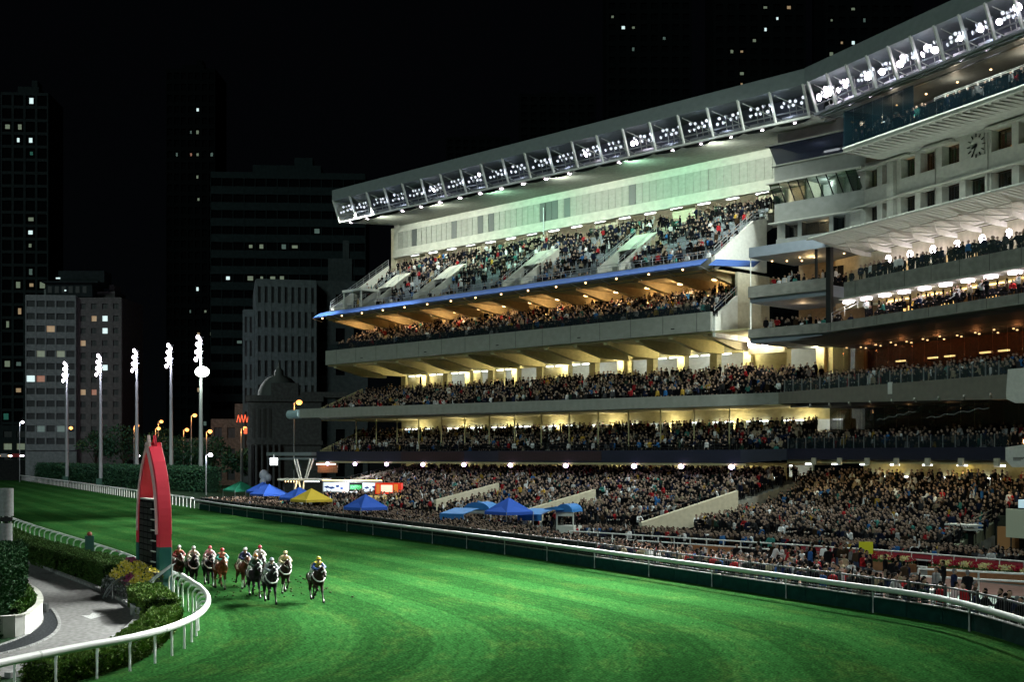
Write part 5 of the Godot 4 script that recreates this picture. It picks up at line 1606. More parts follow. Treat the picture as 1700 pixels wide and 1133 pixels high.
	# planter of flowers under the ring rail
	for q in [[22.9, 84.8, 25.6, 80.9, "brick planter of red and cream flowers left of the cameraman"], [26.4, 79.6, 31.6, 70.8, "long brick planter of red and cream flowers right of the cameraman"]]:
		var pl := thing("flower_planter", q[4], "planter", Vector3.ZERO, 0, "brick planters along the paddock rail")
		b = MB.new()
		var A := V(q[0], 0, q[1]); var B := V(q[2], 0, q[3])
		b.bar(A + Vector3(0, .27, 0), B + Vector3(0, .27, 0), .8, .54)
		put_mb("planter_wall", b, mat("planter_brick", Color(.40, .19, .10), .85, 0, 2.0, .8), pl)
		var xs := []
		var cs := []
		var side := (B - A).normalized().cross(Vector3.UP)
		for i in int((B - A).length() * 260):
			var t := rng.randf()
			var pos := A.lerp(B, t) + side * rng.randf_range(-.38, .38) + Vector3(0, rng.randf_range(.5, .95), 0)
			var clump := int(t * (B - A).length() / .75) % 2
			xs.append(turned(pos, Vector3.UP, rng.randf_range(.7, 1.4)))
			cs.append(Color(.06, .12, .04) if pos.y < .66 else (Color(.38, .02, .05) if clump == 0 else Color(.75, .70, .38)))
		multi("flowers", leaf_mesh(.10), xs, cs, leaf_mat("flowers", Color(.3, .3, .2)), pl).set_meta("kind", "stuff")
	var rb := thing("timber_panel", "plain terracotta panel standing inside the white paddock rail", "panel", V(14.9, 0, 92.4), -.84)
	b = MB.new()
	b.box(Vector3(-2.6, 0, -.06), Vector3(1.9, .85, .06))
	put_mb("board", b, mat("terracotta", Color(.42, .17, .08), .8, 0, 2.0, .85), rb)
	b = MB.new()
	for q in [-2.2, 1.5]: b.box(Vector3(q, 0, .06), Vector3(q + .08, .8, .14))
	put_mb("post", b, mats["dark_metal"], rb)
	rb = thing("red_hoarding", "dark red hoarding with a white band beside the brick planter", "hoarding", V(20.6, 0, 86.2), -.88)
	b = MB.new()
	b.box(Vector3(-3.0, 0, -.06), Vector3(2.2, .95, .06))
	put_mb("board", b, mat("hoarding_red", Color(.27, .03, .03), .7, 0, 2.0, .85), rb)
	b = MB.new()
	b.box(Vector3(-3.6, .25, .07), Vector3(.4, .6, .09))
	put_mb("white_band", b, mats["white_paint"], rb)
	rb = thing("notice_board", "bright yellow square board above the paddock rail", "board", V(23.6, 0, 84.4), -.2)
	b = MB.new()
	b.box(Vector3(-.45, .95, -.03), Vector3(.45, 1.75, .03))
	put_mb("panel", b, mat("board_yellow", Color(.75, .72, .02), .6), rb)
	b = MB.new()
	b.tube([Vector3(0, 0, 0), Vector3(0, .95, 0)], .04, 6)
	put_mb("post", b, mats["steel"], rb)
	# white benches of the press at the fence
	for i in 3:
		var tb := thing("press_table", "low white table with papers behind the fence, %s" % ["left of the group in dark coats", "beside the seated officials", "nearest the pink path"][i], "table", V([13.5, 18.2, 20.6][i], 0, [73.5, 68.2, 64.6][i]), -.9, "white tables behind the fence")
		b = MB.new()
		b.box(Vector3(-1.2, .70, -.35), Vector3(1.2, .75, .35))
		put_mb("table_top", b, mats["white_paint"], tb)
		for q in [-1.1, 1.1]:
			b = MB.new()
			b.box(Vector3(q - .03, 0, -.3), Vector3(q + .03, .7, .3))
			put_mb("leg", b, mats["steel"], tb)
		b = MB.new()
		for k in 4: b.cbox(Vector3(-.8 + k * .5, .765, rng.randf_range(-.15, .15)), Vector3(.21, .02, .3))
		tag(put_mb("papers", b, mat("paper", Color(.7, .68, .66), .8)), "white race papers lying on the table %s" % ["left of the dark coated group", "beside the seated officials", "nearest the pink path"][i], "papers", "papers on the white tables")
		get_child(get_child_count() - 1).transform = tb.transform

# ---------------------------------------------------------------- tents, kiosks and the pavilion on the terrace
func tent(x: float, d: float, w: float, key: String, c: Color, label: String, turn := .7) -> void:
	var o := thing("pop_up_tent", label, "tent", V(x, 0, d), turn, "pop up tents among the crowd")
	var m := mat(key, c, .75)
	m.backlight_enabled = true; m.backlight = c.linear_to_srgb() * .5
	var r := w / 2
	var ring := [Vector3(-r, 2.35, r), Vector3(r, 2.35, r), Vector3(r, 2.35, -r), Vector3(-r, 2.35, -r)]
	for i in 4:
		var A: Vector3 = ring[i]; var B: Vector3 = ring[(i + 1) % 4]
		var top := Vector3(0, 3.65, 0)
		var mid := ((A + B) / 2).lerp(top, .45) - Vector3(0, .12, 0)
		var b := MB.new()
		b.tri(A, B, mid); b.tri(B, top, mid); b.tri(top, A, mid)
		b.quad(A - Vector3(0, .28, 0), B - Vector3(0, .28, 0), B, A)
		put_mb("roof_panel", b, m, o)
		b = MB.new()
		b.tube([Vector3(A.x, 0, A.z), A], .035, 6)
		put_mb("leg", b, mats["steel"], o)

func build_terrace() -> void:
	var blue := Color(.04, .11, .50)
	tent(-41.2, 192, 3.8, "tent_green", Color(.02, .16, .10), "green pop up tent at the far left end of the crowd")
	tent(-36.6, 186, 3.6, "tent_blue", blue, "blue pop up tent half hidden behind its neighbour, left of the yellow tent")
	tent(-33, 172, 3.8, "tent_blue", blue, "blue pop up tent at the left, in front of another blue one")
	tent(-26.2, 156, 3.6, "tent_blue", blue, "blue pop up tent mostly hidden behind the yellow tent")
	tent(-23.6, 149, 3.6, "tent_yellow", Color(.62, .45, .06), "yellow pop up tent among the crowd")
	tent(-14.7, 127, 3.2, "tent_blue", blue, "blue pop up tent alone in front of the lit kiosk")
	tent(-.3, 117, 3.2, "tent_blue", blue, "blue pop up tent in the middle of the row of blue stalls")
	var sky_blue := mat("stall_blue", Color(.02, .17, .50), .6)
	for q in [[-5.0, 120.0, 2.7, "flat blue stall canopy at the left of the row of stalls"], [2.3, 119.0, 2.6, "flat blue stall canopy at the right of the pointed blue tent"]]:
		var o := thing("stall_canopy", q[3], "stall", V(q[0], 0, q[1]), -.55, "blue stalls")
		var b := MB.new()
		b.hexa([Vector3(-q[2] / 2, 2.0, 1.3), Vector3(q[2] / 2, 2.0, 1.3), Vector3(q[2] / 2, 2.45, -1.3), Vector3(-q[2] / 2, 2.45, -1.3), Vector3(-q[2] / 2, 2.06, 1.3), Vector3(q[2] / 2, 2.06, 1.3), Vector3(q[2] / 2, 2.5, -1.3), Vector3(-q[2] / 2, 2.5, -1.3)])
		b.box(Vector3(-q[2] / 2, 1.45, 1.28), Vector3(q[2] / 2, 2.02, 1.33))
		put_mb("canopy", b, sky_blue, o)
		b = MB.new()
		b.box(Vector3(-q[2] / 2, 0, .7), Vector3(q[2] / 2, 1.0, 1.2))
		put_mb("counter", b, mats["pale_concrete"], o)
		for x in [-1, 1]:
			b = MB.new()
			b.tube([Vector3(x * q[2] / 2, 0, 1.25), Vector3(x * q[2] / 2, 2.0, 1.25)], .035, 6)
			put_mb("post", b, mats["steel"], o)
	for q in [[-3.0, 122.0, 1.5, "curved blue stall hood behind the row of stalls"], [5.2, 117.5, .9, "small rounded blue hood over the white booth"]]:
		var o := thing("stall_hood", q[3], "stall", V(q[0], 0, q[1]), -.55, "blue stalls")
		var b := MB.new()
		var prof := []
		for i in 9: prof.append(Vector2(cos(PI * i / 8.0) * q[2], 2.3 + sin(PI * i / 8.0) * .75))
		b.prism(prof, Vector3.RIGHT, Vector3.UP, Vector3(0, 0, -1.2), Vector3(0, 0, 2.0))
		put_mb("hood", b, sky_blue, o)
		b = MB.new()
		b.box(Vector3(-q[2], 0, -1.1), Vector3(q[2], 1.0, .6)); b.box(Vector3(-q[2], 1.0, .5), Vector3(-q[2] + .1, 2.3, .6)); b.box(Vector3(q[2] - .1, 1.0, .5), Vector3(q[2], 2.3, .6)); b.box(Vector3(-q[2], 1.9, .5), Vector3(q[2], 2.3, .58))
		put_mb("booth", b, mats["white_paint"], o)
	var o := thing("umbrella", "blue flat topped umbrella over the white booth", "umbrella", V(4.1, 0, 117.6), 0)
	var b := MB.new()
	b.tube([Vector3(0, 2.5, 0), Vector3(0, 2.62, 0), Vector3(0, 2.78, 0)], [1.15, 1.05, .05], 10)
	put_mb("canopy", b, sky_blue, o)
	b = MB.new()
	b.tube([Vector3.ZERO, Vector3(0, 2.5, 0)], .03, 6)
	put_mb("pole", b, mats["steel"], o)
	# lit tote board and red kiosk
	o = thing("tote_board", "long lit white board with green figures above the crowd", "display board", V(-20.0, 0, 156.5), -.35)
	o.scale.x = .82
	b = MB.new()
	b.box(Vector3(-4.7, 2.95, -.4), Vector3(5.2, 4.3, 0))
	put_mb("case", b, mats["pale_concrete"], o)
	b = MB.new()
	b.box(Vector3(-4.5, 3.1, .01), Vector3(-.2, 4.15, .04)); b.box(Vector3(2.1, 3.1, .01), Vector3(5.1, 4.15, .04))
	put_mb("lit_panel", b, glow("board_white", Color(.9, .95, 1), .85), o)
	b = MB.new()
	b.box(Vector3(-.15, 3.1, .01), Vector3(2.05, 4.15, .05))
	put_mb("dark_screen", b, mats["dark"], o)
	b = MB.new()
	for i in 5:
		var x := .12 + i * .38
		b.box(Vector3(x, 3.3, .06), Vector3(x + .05, 3.9, .07)); b.box(Vector3(x + .2, 3.3, .06), Vector3(x + .25, 3.9, .07)); b.box(Vector3(x, 3.58, .06), Vector3(x + .25, 3.64, .07))
	put_mb("green_figures", b, glow("led_green", Color(.2, 1, .4), .9), o)
	b = MB.new()
	for q in [[-3.9, 3.6, .5], [-3.1, 3.5, .6], [-2.1, 3.7, .4], [-1.4, 3.45, .35], [2.8, 3.55, .45], [4.1, 3.65, .5]]:
		b.prism([Vector2(-q[2], 0), Vector2(-q[2] * .2, -.16), Vector2(q[2], -.05), Vector2(q[2] * .4, .17), Vector2(-q[2] * .5, .12)], Vector3.RIGHT, Vector3.UP, Vector3(q[0], q[1], .045), Vector3(0, 0, .01))
	put_mb("printed_shapes", b, mat("print_blue", Color(.03, .06, .25), .6), o)
	b = MB.new()
	for q in [-4.2, 0, 4.6]: b.box(Vector3(q, 0, -.35), Vector3(q + .25, 2.9, -.1))
	put_mb("leg", b, mats["dark_metal"], o)
	lamp("omni", Vector3(0, 3.6, 1.4), Color(.92, .96, 1), 9.0, .4, o)
	b = MB.new()
	b.box(Vector3(-4.7, 4.4, -.2), Vector3(5.2, 4.5, .02))
	put_mb("warm_trim", b, mats["warm_tube"], o)
	o = thing("red_kiosk", "red lit kiosk sign right of the long tote board", "kiosk", V(-14.8, 0, 151), -.35)
	b = MB.new()
	b.box(Vector3(-1.7, 2.9, -.6), Vector3(1.7, 4.25, 0))
	put_mb("sign_case", b, glow("kiosk_red", Color(1, .10, .03), .45), o)
	b = MB.new()
	b.box(Vector3(-.9, 3.15, .01), Vector3(.6, 4.0, .05))
	put_mb("lit_panel", b, glow("kiosk_pink", Color(1, .75, .65), 1.5), o)
	b = MB.new()
	b.box(Vector3(.8, 3.0, .01), Vector3(1.3, 4.1, .05)); b.box(Vector3(-1.5, 3.0, .01), Vector3(-1.1, 4.1, .05))
	put_mb("orange_panel", b, glow("kiosk_orange", Color(1, .5, .12), .45), o)
	b = MB.new()
	b.box(Vector3(-1.6, 0, -2.4), Vector3(1.6, 2.9, -.7))
	put_mb("booth", b, mats["pale_concrete"], o)
	o = thing("kiosk_awning", "yellow scalloped awning lit from below under the red kiosk sign", "awning", V(-14.0, 0, 148.5), -.35)
	b = MB.new()
	b.hexa([Vector3(-4.2, 2.35, 1.0), Vector3(2.6, 2.35, 1.0), Vector3(2.6, 2.75, -.8), Vector3(-4.2, 2.75, -.8), Vector3(-4.2, 2.4, 1.0), Vector3(2.6, 2.4, 1.0), Vector3(2.6, 2.8, -.8), Vector3(-4.2, 2.8, -.8)])
	for i in 8: b.prism([Vector2(0, 0), Vector2(.8, 0), Vector2(.7, -.22), Vector2(.4, -.3), Vector2(.1, -.22)], Vector3.RIGHT, Vector3.UP, Vector3(-4.0 + i * .82, 2.37, .99), Vector3(0, 0, .03))
	put_mb("awning_cloth", b, mat("awning_yellow", Color(.62, .42, .12), .7), o)
	b = MB.new()
	for q in [-4, 2.4]: b.tube([Vector3(q, 0, .9), Vector3(q, 2.4, .9)], .05, 6)
	put_mb("post", b, mats["steel"], o)
	b = MB.new()
	b.cbox(Vector3(-1, 2.25, 0), Vector3(4.5, .06, .1))
	put_mb("ceiling_tube", b, mats["warm_tube"], o)
	lamp("omni", Vector3(-1, 2.0, .3), Color(1, .8, .45), 7.0, .3, o)
	# steel pavilion with V columns
	o = thing("pavilion", "steel pavilion with leaning V columns and flat roof at the left end of the stand", "pavilion", V(-28.4, 0, 171), -.3)
	o.scale = Vector3(.52, 1, .8)
	b = MB.new()
	b.box(Vector3(-6.2, 4.15, -3), Vector3(6.2, 4.4, 1.0))
	put_mb("roof", b, mats["pale_concrete"], o)
	for q in [[-2.6, -1.0], [-1.8, -.5], [2.0, .6], [2.9, 1.0]]:
		b = MB.new()
		b.bar(Vector3(q[0], 7.0, -.5), Vector3(q[1], 4.4, -.5), .22, .22)
		put_mb("leaning_column", b, mats["pale_concrete"], o)
	for q in [[-.6, .6], [.9, .3]]:
		b = MB.new()
		b.bar(Vector3(q[0], 4.1, .2), Vector3(q[1], 1.2, .2), .3, .3)
		put_mb("leaning_column", b, mats["pale_concrete"], o)
	b = MB.new()
	var arc := []
	for i in 9: arc.append(Vector3(-2.2 - cos(i * .2) * 1.2 + 1.0, .6 + i * .42, .3))
	b.tube(arc, .25, 8)
	put_mb("curved_strut", b, mats["pale_concrete"], o)
	for q in [-5.6, 5.6]:
		b = MB.new()
		b.box(Vector3(q - .15, 0, -.6), Vector3(q + .15, 4.15, -.3))
		put_mb("post", b, mats["dark_metal"], o)
	for i in 5:
		b = MB.new()
		b.ball(Vector3(-4.2 + i * .8, 4.0, .6), Vector3(.12, .1, .12), 4, 8)
		put_mb("spot_lamp", b, mats["warm_lamp"], o)
	b = MB.new()
	b.cbox(Vector3(3.4, 4.02, .6), Vector3(4.2, .08, .1))
	put_mb("ceiling_tube", b, mats["tube"], o)
	b = MB.new()
	b.cbox(Vector3(5.8, 6.35, -1.5), Vector3(5.4, .2, .2))
	put_mb("pink_tube", b, glow("pink_tube", Color(1, .78, .70), 3.0), o)
	b = MB.new()
	b.box(Vector3(3.0, 5.2, -2.2), Vector3(8.6, 6.2, -2.0))
	put_mb("lit_wall", b, mat("lit_wall_brown", Color(.30, .16, .09), .8, 0, 2.0, .7), o)
	lamp("omni", Vector3(0, 3.4, 1.2), Color(1, .9, .7), 3.0, .3, o)
	lamp("omni", Vector3(5, 6.2, -1.0), Color(1, .72, .6), 1.2, .3, o)
	o = thing("light_box", "white cube lamp hanging under the low canopy at the left end of the stand", "lamp", V(-33.3, 6.7, 177), .3)
	b = MB.new()
	b.cbox(Vector3.ZERO, Vector3(.95, 1.0, .9))
	put_mb("lamp_box", b, mats["tube"], o)
	b = MB.new()
	b.bar(Vector3(0, .5, 0), Vector3(0, 1.0, 0), .08, .08)
	put_mb("hanger", b, mats["steel"], o)
	o = thing("balloon_cluster", "pale round balloons above the left blue tents", "balloons", V(-37.2, 0, 190), 0)
	b = MB.new()
	b.ball(Vector3(0, 4.6, 0), Vector3(.75, .8, .75), 8, 12); b.ball(Vector3(.7, 4.2, .3), Vector3(.55, .6, .55), 8, 12); b.ball(Vector3(-.1, 3.6, .4), Vector3(.5, .55, .5), 8, 12)
	put_mb("balloon", b, mat("balloon", Color(.45, .47, .58), .35), o)
	b = MB.new()
	b.tube([Vector3(0, 0, .2), Vector3(0, 3.2, .3)], .03, 5)
	put_mb("string", b, mats["steel"], o)

# ---------------------------------------------------------------- service road and the corner inside the rail
func build_infield() -> void:
	var road := mat("road_asphalt", Color(.20, .195, .195), .85, 0, 2.2, .72)
	var kerb_line := smooth([Vector2(-44, 108), Vector2(-36.5, 93), Vector2(-31.9, 85.6), Vector2(-28.4, 79.5), Vector2(-25.9, 75.4), Vector2(-23.5, 71.3), Vector2(-21.4, 67.6), Vector2(-19.4, 63.8), Vector2(-18.0, 60.6), Vector2(-17.0, 57.4), Vector2(-16.4, 54), Vector2(-16.0, 50), Vector2(-16.0, 46), Vector2(-17.0, 42.6)])
	var left_line := smooth([Vector2(-50, 108), Vector2(-41, 92), Vector2(-33.5, 80), Vector2(-26.6, 68.5), Vector2(-23.6, 63), Vector2(-21.9, 59.5), Vector2(-20.7, 57.2), Vector2(-19.7, 54), Vector2(-19.3, 51), Vector2(-20.0, 48), Vector2(-21.6, 45)])
	structure(put("service_road", ribbon(left_line, kerb_line, 6, .02, 8.0), road), "grey asphalt service road bending left")
	var b := MB.new()
	var n := int(poly_len(kerb_line) / 1.0)
	var kerb_m := mat("kerb_stone", Color(.34, .34, .34), .85, 0, 1.5, .6)
	var kerb := Node3D.new()
	kerb.name = "kerb"
	add_child(kerb, true)
	structure(kerb, "pale kerb stones along the outside of the service road")
	for i in n:
		var p: Vector2 = poly_at(kerb_line, poly_len(kerb_line) * (i + .02) / n)[0]
		var q: Vector2 = poly_at(kerb_line, poly_len(kerb_line) * (i + .97) / n)[0]
		b = MB.new()
		b.bar(V(p.x, .08, p.y), V(q.x, .08 + rng.randf() * .008, q.y), .26, .2)
		put_mb("kerb_stone", b, kerb_m, kerb)
	var arrow := flat([Vector2(-.22, 0), Vector2(-.6, .0), Vector2(0, -1.5), Vector2(.6, .0), Vector2(.22, 0), Vector2(.22, .9), Vector2(-.22, .9)], 0)
	var ar := put("road_arrow", arrow, mat("road_paint", Color(.55, .55, .55), .8, 0, .7, .6), self, Transform3D(Basis(Vector3.UP, .2), V(-19.55, .026, 59.3)))
	structure(ar, "white painted arrow on the service road")
	var gut := smooth([Vector2(-23.0, 61.5), Vector2(-21.6, 58.2), Vector2(-20.75, 55.4), Vector2(-20.2, 52.4), Vector2(-20.2, 49.5), Vector2(-21.0, 46.5)])
	var gut2 := smooth([Vector2(-22.4, 61.7), Vector2(-20.9, 58.3), Vector2(-19.75, 55.2), Vector2(-19.05, 52.2), Vector2(-18.95, 49.2), Vector2(-19.8, 45.8)])
	structure(put("drain_channel", ribbon(gut, gut2, 4, .03, 2.0, 1.0), mat("dark_setts", Color(.030, .034, .04), .9, 0, 1.0, .5)), "dark stone drain strip beside the planter wall")
	var edge := Node3D.new()
	edge.name = "kerb"
	add_child(edge, true)
	structure(edge, "pale edging stones of the dark drain strip")
	for i in 22:
		for l in [gut2, gut]:
			var p: Vector2 = poly_at(l, poly_len(l) * (i + .03) / 22)[0]
			var q: Vector2 = poly_at(l, poly_len(l) * (i + .96) / 22)[0]
			b = MB.new()
			b.bar(V(p.x, .035, p.y), V(q.x, .035, q.y), .14, .05)
			put_mb("kerb_stone", b, kerb_m, edge)
	# planter wall
	var pw := thing("planter_wall", "curved white rendered planter wall with a small mark, beside the service road", "wall")
	var line := smooth([Vector2(-21.6, 51.6), Vector2(-20.35, 52.6), Vector2(-20.65, 54.5), Vector2(-21.1, 56.4), Vector2(-22.0, 59), Vector2(-23.4, 62.2), Vector2(-25.2, 65.6)], .5)
	b = MB.new()
	for i in line.size() - 1: b.bar(V(line[i].x, .43, line[i].y), V(line[i + 1].x, .43, line[i + 1].y), .22, .86)
	put_mb("wall", b, mats["white_paint"], pw)
	b = MB.new()
	for i in line.size() - 1: b.bar(V(line[i].x, .88, line[i].y), V(line[i + 1].x, .88, line[i + 1].y), .28, .06)
	put_mb("coping", b, mats["pale_concrete"], pw)
	b = MB.new()
	b.prism([Vector2(0, 0), Vector2(.12, .3), Vector2(.34, .38), Vector2(.46, .2), Vector2(.34, .24), Vector2(.22, .16), Vector2(.12, 0)], Vector3(-.22, 0, -.975).normalized(), Vector3.UP, V(-20.50, .42, 54.0), Vector3(.03, 0, 0))
	put_mb("emblem", b, mat("emblem_grey", Color(.25, .26, .27), .6), pw)
	var post := thing("small_bollard", "short black bollard at the end of the planter wall", "bollard", V(-22.3, 0, 60.4), 0)
	b = MB.new()
	b.cbox(Vector3(0, .2, 0), Vector3(.28, .4, .28)); b.cbox(Vector3(0, .42, 0), Vector3(.22, .05, .22))
	put_mb("post", b, mats["dark_metal"], post)
	# furlong post on the hedge
	post = thing("marker_post", "dark green marker post with a red cap in the long hedge", "post", V(-26.9, 0, 80.6), .3)
	b = MB.new()
	b.cbox(Vector3(0, 1.2, 0), Vector3(.55, 2.4, .3))
	put_mb("post", b, mat("post_green", Color(.015, .075, .06), .6), post)
	b = MB.new()
	b.ball(Vector3(0, 2.5, 0), Vector3(.16, .16, .16), 6, 10)
	put_mb("cap", b, mat("cap_red", Color(.25, .03, .02), .5), post)
	# speaker column and bench at the left edge
	var sp := thing("speaker_column", "grey column loudspeaker in two drums at the left edge", "loudspeaker", V(-31.0, 0, 77.6), .4)
	b = MB.new()
	b.tube([Vector3(0, 2.1, 0), Vector3(0, 3.35, 0)], [.36, .36], 16); b.tube([Vector3(0, 3.8, 0), Vector3(0, 5.5, 0)], [.42, .42], 16)
	put_mb("drum", b, mat("speaker_grey", Color(.30, .31, .32), .5, 0, 1.5, .8), sp)
	b = MB.new()
	b.tube([Vector3(0, 0, 0), Vector3(0, 5.4, 0)], .12, 8); b.cbox(Vector3(0, 3.6, .1), Vector3(.7, .25, .5))
	put_mb("post", b, mats["dark_metal"], sp)
	var be := thing("steel_bench", "white metal framed bench below the column loudspeaker", "bench", V(-29.6, 0, 74.6), .6)
	b = MB.new()
	for i in 3: b.cbox(Vector3(0, .78, -.25 + i * .25), Vector3(1.6, .05, .2))
	put_mb("seat", b, mats["white_paint"], be)
	b = MB.new()
	for i in 2: b.cbox(Vector3(0, 1.15 + i * .28, -.42), Vector3(1.6, .14, .05))
	put_mb("backrest", b, mats["white_paint"], be)
	for q in [-.75, .75]:
		b = MB.new()
		b.tube([Vector3(q, 0, .3), Vector3(q, .78, .3), Vector3(q, .78, -.4), Vector3(q, 1.5, -.44)], .04, 6); b.tube([Vector3(q, 0, -.4), Vector3(q, .8, -.4)], .04, 6)
		put_mb("leg", b, mats["white_paint"], be)
	# flower stand by the winning post
	var fs := thing("flower_stand", "sloping bank of yellow and pink flowers in pots at the winning post", "flower display")
	var A := V(-21.5, 0, 68.8); var B := V(-18.8, 0, 65.0)
	var ax := (B - A).normalized()
	var side := ax.cross(Vector3.UP)
	b = MB.new()
	for i in 4: b.bar(A + side * (.5 - i * .4) + Vector3(0, .2 + i * .28, 0), B + side * (.5 - i * .4) + Vector3(0, .1 + i * .26, 0), .42, .25 + i * .28)
	put_mb("stage", b, mats["dark_metal"], fs)
	for i in 26:
		var q := A.lerp(B, .03 + (i % 13) / 13.0 * .9) + side * (.75 if i < 13 else .35) + Vector3(0, .1 if i < 13 else .55, 0)
		b = MB.new()
		b.tube([q, q + Vector3(0, .32, 0)], [.12, .16], 8)
		put_mb("pot", b, mat("pot_black", Color(.02, .02, .022), .3), fs)
	var xs := []
	var cs := []
	for i in 9000:
		var t := rng.randf()
		var w := rng.randf()
		var p := A.lerp(B, t) + side * lerpf(.8, -.95, w) + Vector3(0, lerpf(.55, 1.75, minf(w * 1.25, 1.0)) - t * .55 + rng.randf_range(-.14, .12), 0)
		xs.append(turned(p, Vector3.UP + side * .6, rng.randf_range(.7, 1.3)))
		var g := FlowerTint(t, w)
		cs.append(g)
	multi("flowers", leaf_mesh(.13), xs, cs, leaf_mat("flowers", Color(.3, .3, .2)), fs).set_meta("kind", "stuff")
	# ramp rails and the green step boxes
	for q in [[V(-19.0, .15, 63.6), V(-17.5, 1.9, 65.2), "grey handrail rising to the winning post from the road"], [V(-21.2, .1, 65.6), V(-20.5, 1.1, 66.6), "short grey handrail at the left of the flower stand"]]:
		var hr := thing("handrail", q[2], "handrail", Vector3.ZERO, 0, "handrails by the flower stand")
		b = MB.new()
		var m: Vector3 = (q[0] + q[1]) / 2 + Vector3(0, .25, 0)
		b.tube([q[0], q[0].lerp(m, .5) + Vector3(0, .1, 0), m, q[1]], .05, 7)
		b.tube([q[0] - Vector3(0, 0, .5), m - Vector3(0, .05, .5), q[1] - Vector3(0, 0, .5)], .04, 7)
		put_mb("rail", b, mats["steel"], hr)
		b = MB.new()
		b.tube([Vector3(m.x, 0, m.z), m], .04, 6); b.tube([Vector3(q[1].x, 0, q[1].z), q[1]], .04, 6)
		put_mb("post", b, mats["steel"], hr)
	for i in 2:
		var gb := thing("cable_box", ["dark green cable cabinet lying by the kerb at the hedge block", "flat green step plate below the flower stand"][i], "cabinet", [V(-17.0, 0, 58.9), V(-18.9, 0, 65.0)][i], .5)
		b = MB.new()
		if i == 0:
			b.box(Vector3(-.55, 0, -1.0), Vector3(.55, .55, 1.0)); b.tube([Vector3(.1, .62, -.95), Vector3(.1, .62, .95)], .28, 10)
		else:
			b.box(Vector3(-.6, 0, -.4), Vector3(.6, .14, .4)); b.box(Vector3(-.5, .14, -.4), Vector3(.5, .28, .05))
		put_mb("case", b, mat("cabinet_green", Color(.03, .055, .05), .45), gb)

func FlowerTint(t: float, w: float) -> Color:
	if rng.randf() < .14: return Color(.04, .09, .03)
	if w < .22: return Color(.12, .13, .12) if rng.randf() < .7 else Color(.4, .4, .42)
	if (t > .42 and t < .6 and w < .55) or (t < .25 and w > .75): return Color(.45, .10, .22)
	return Color(.85, .70, .10) if rng.randf() < .75 else Color(.85, .72, .42)

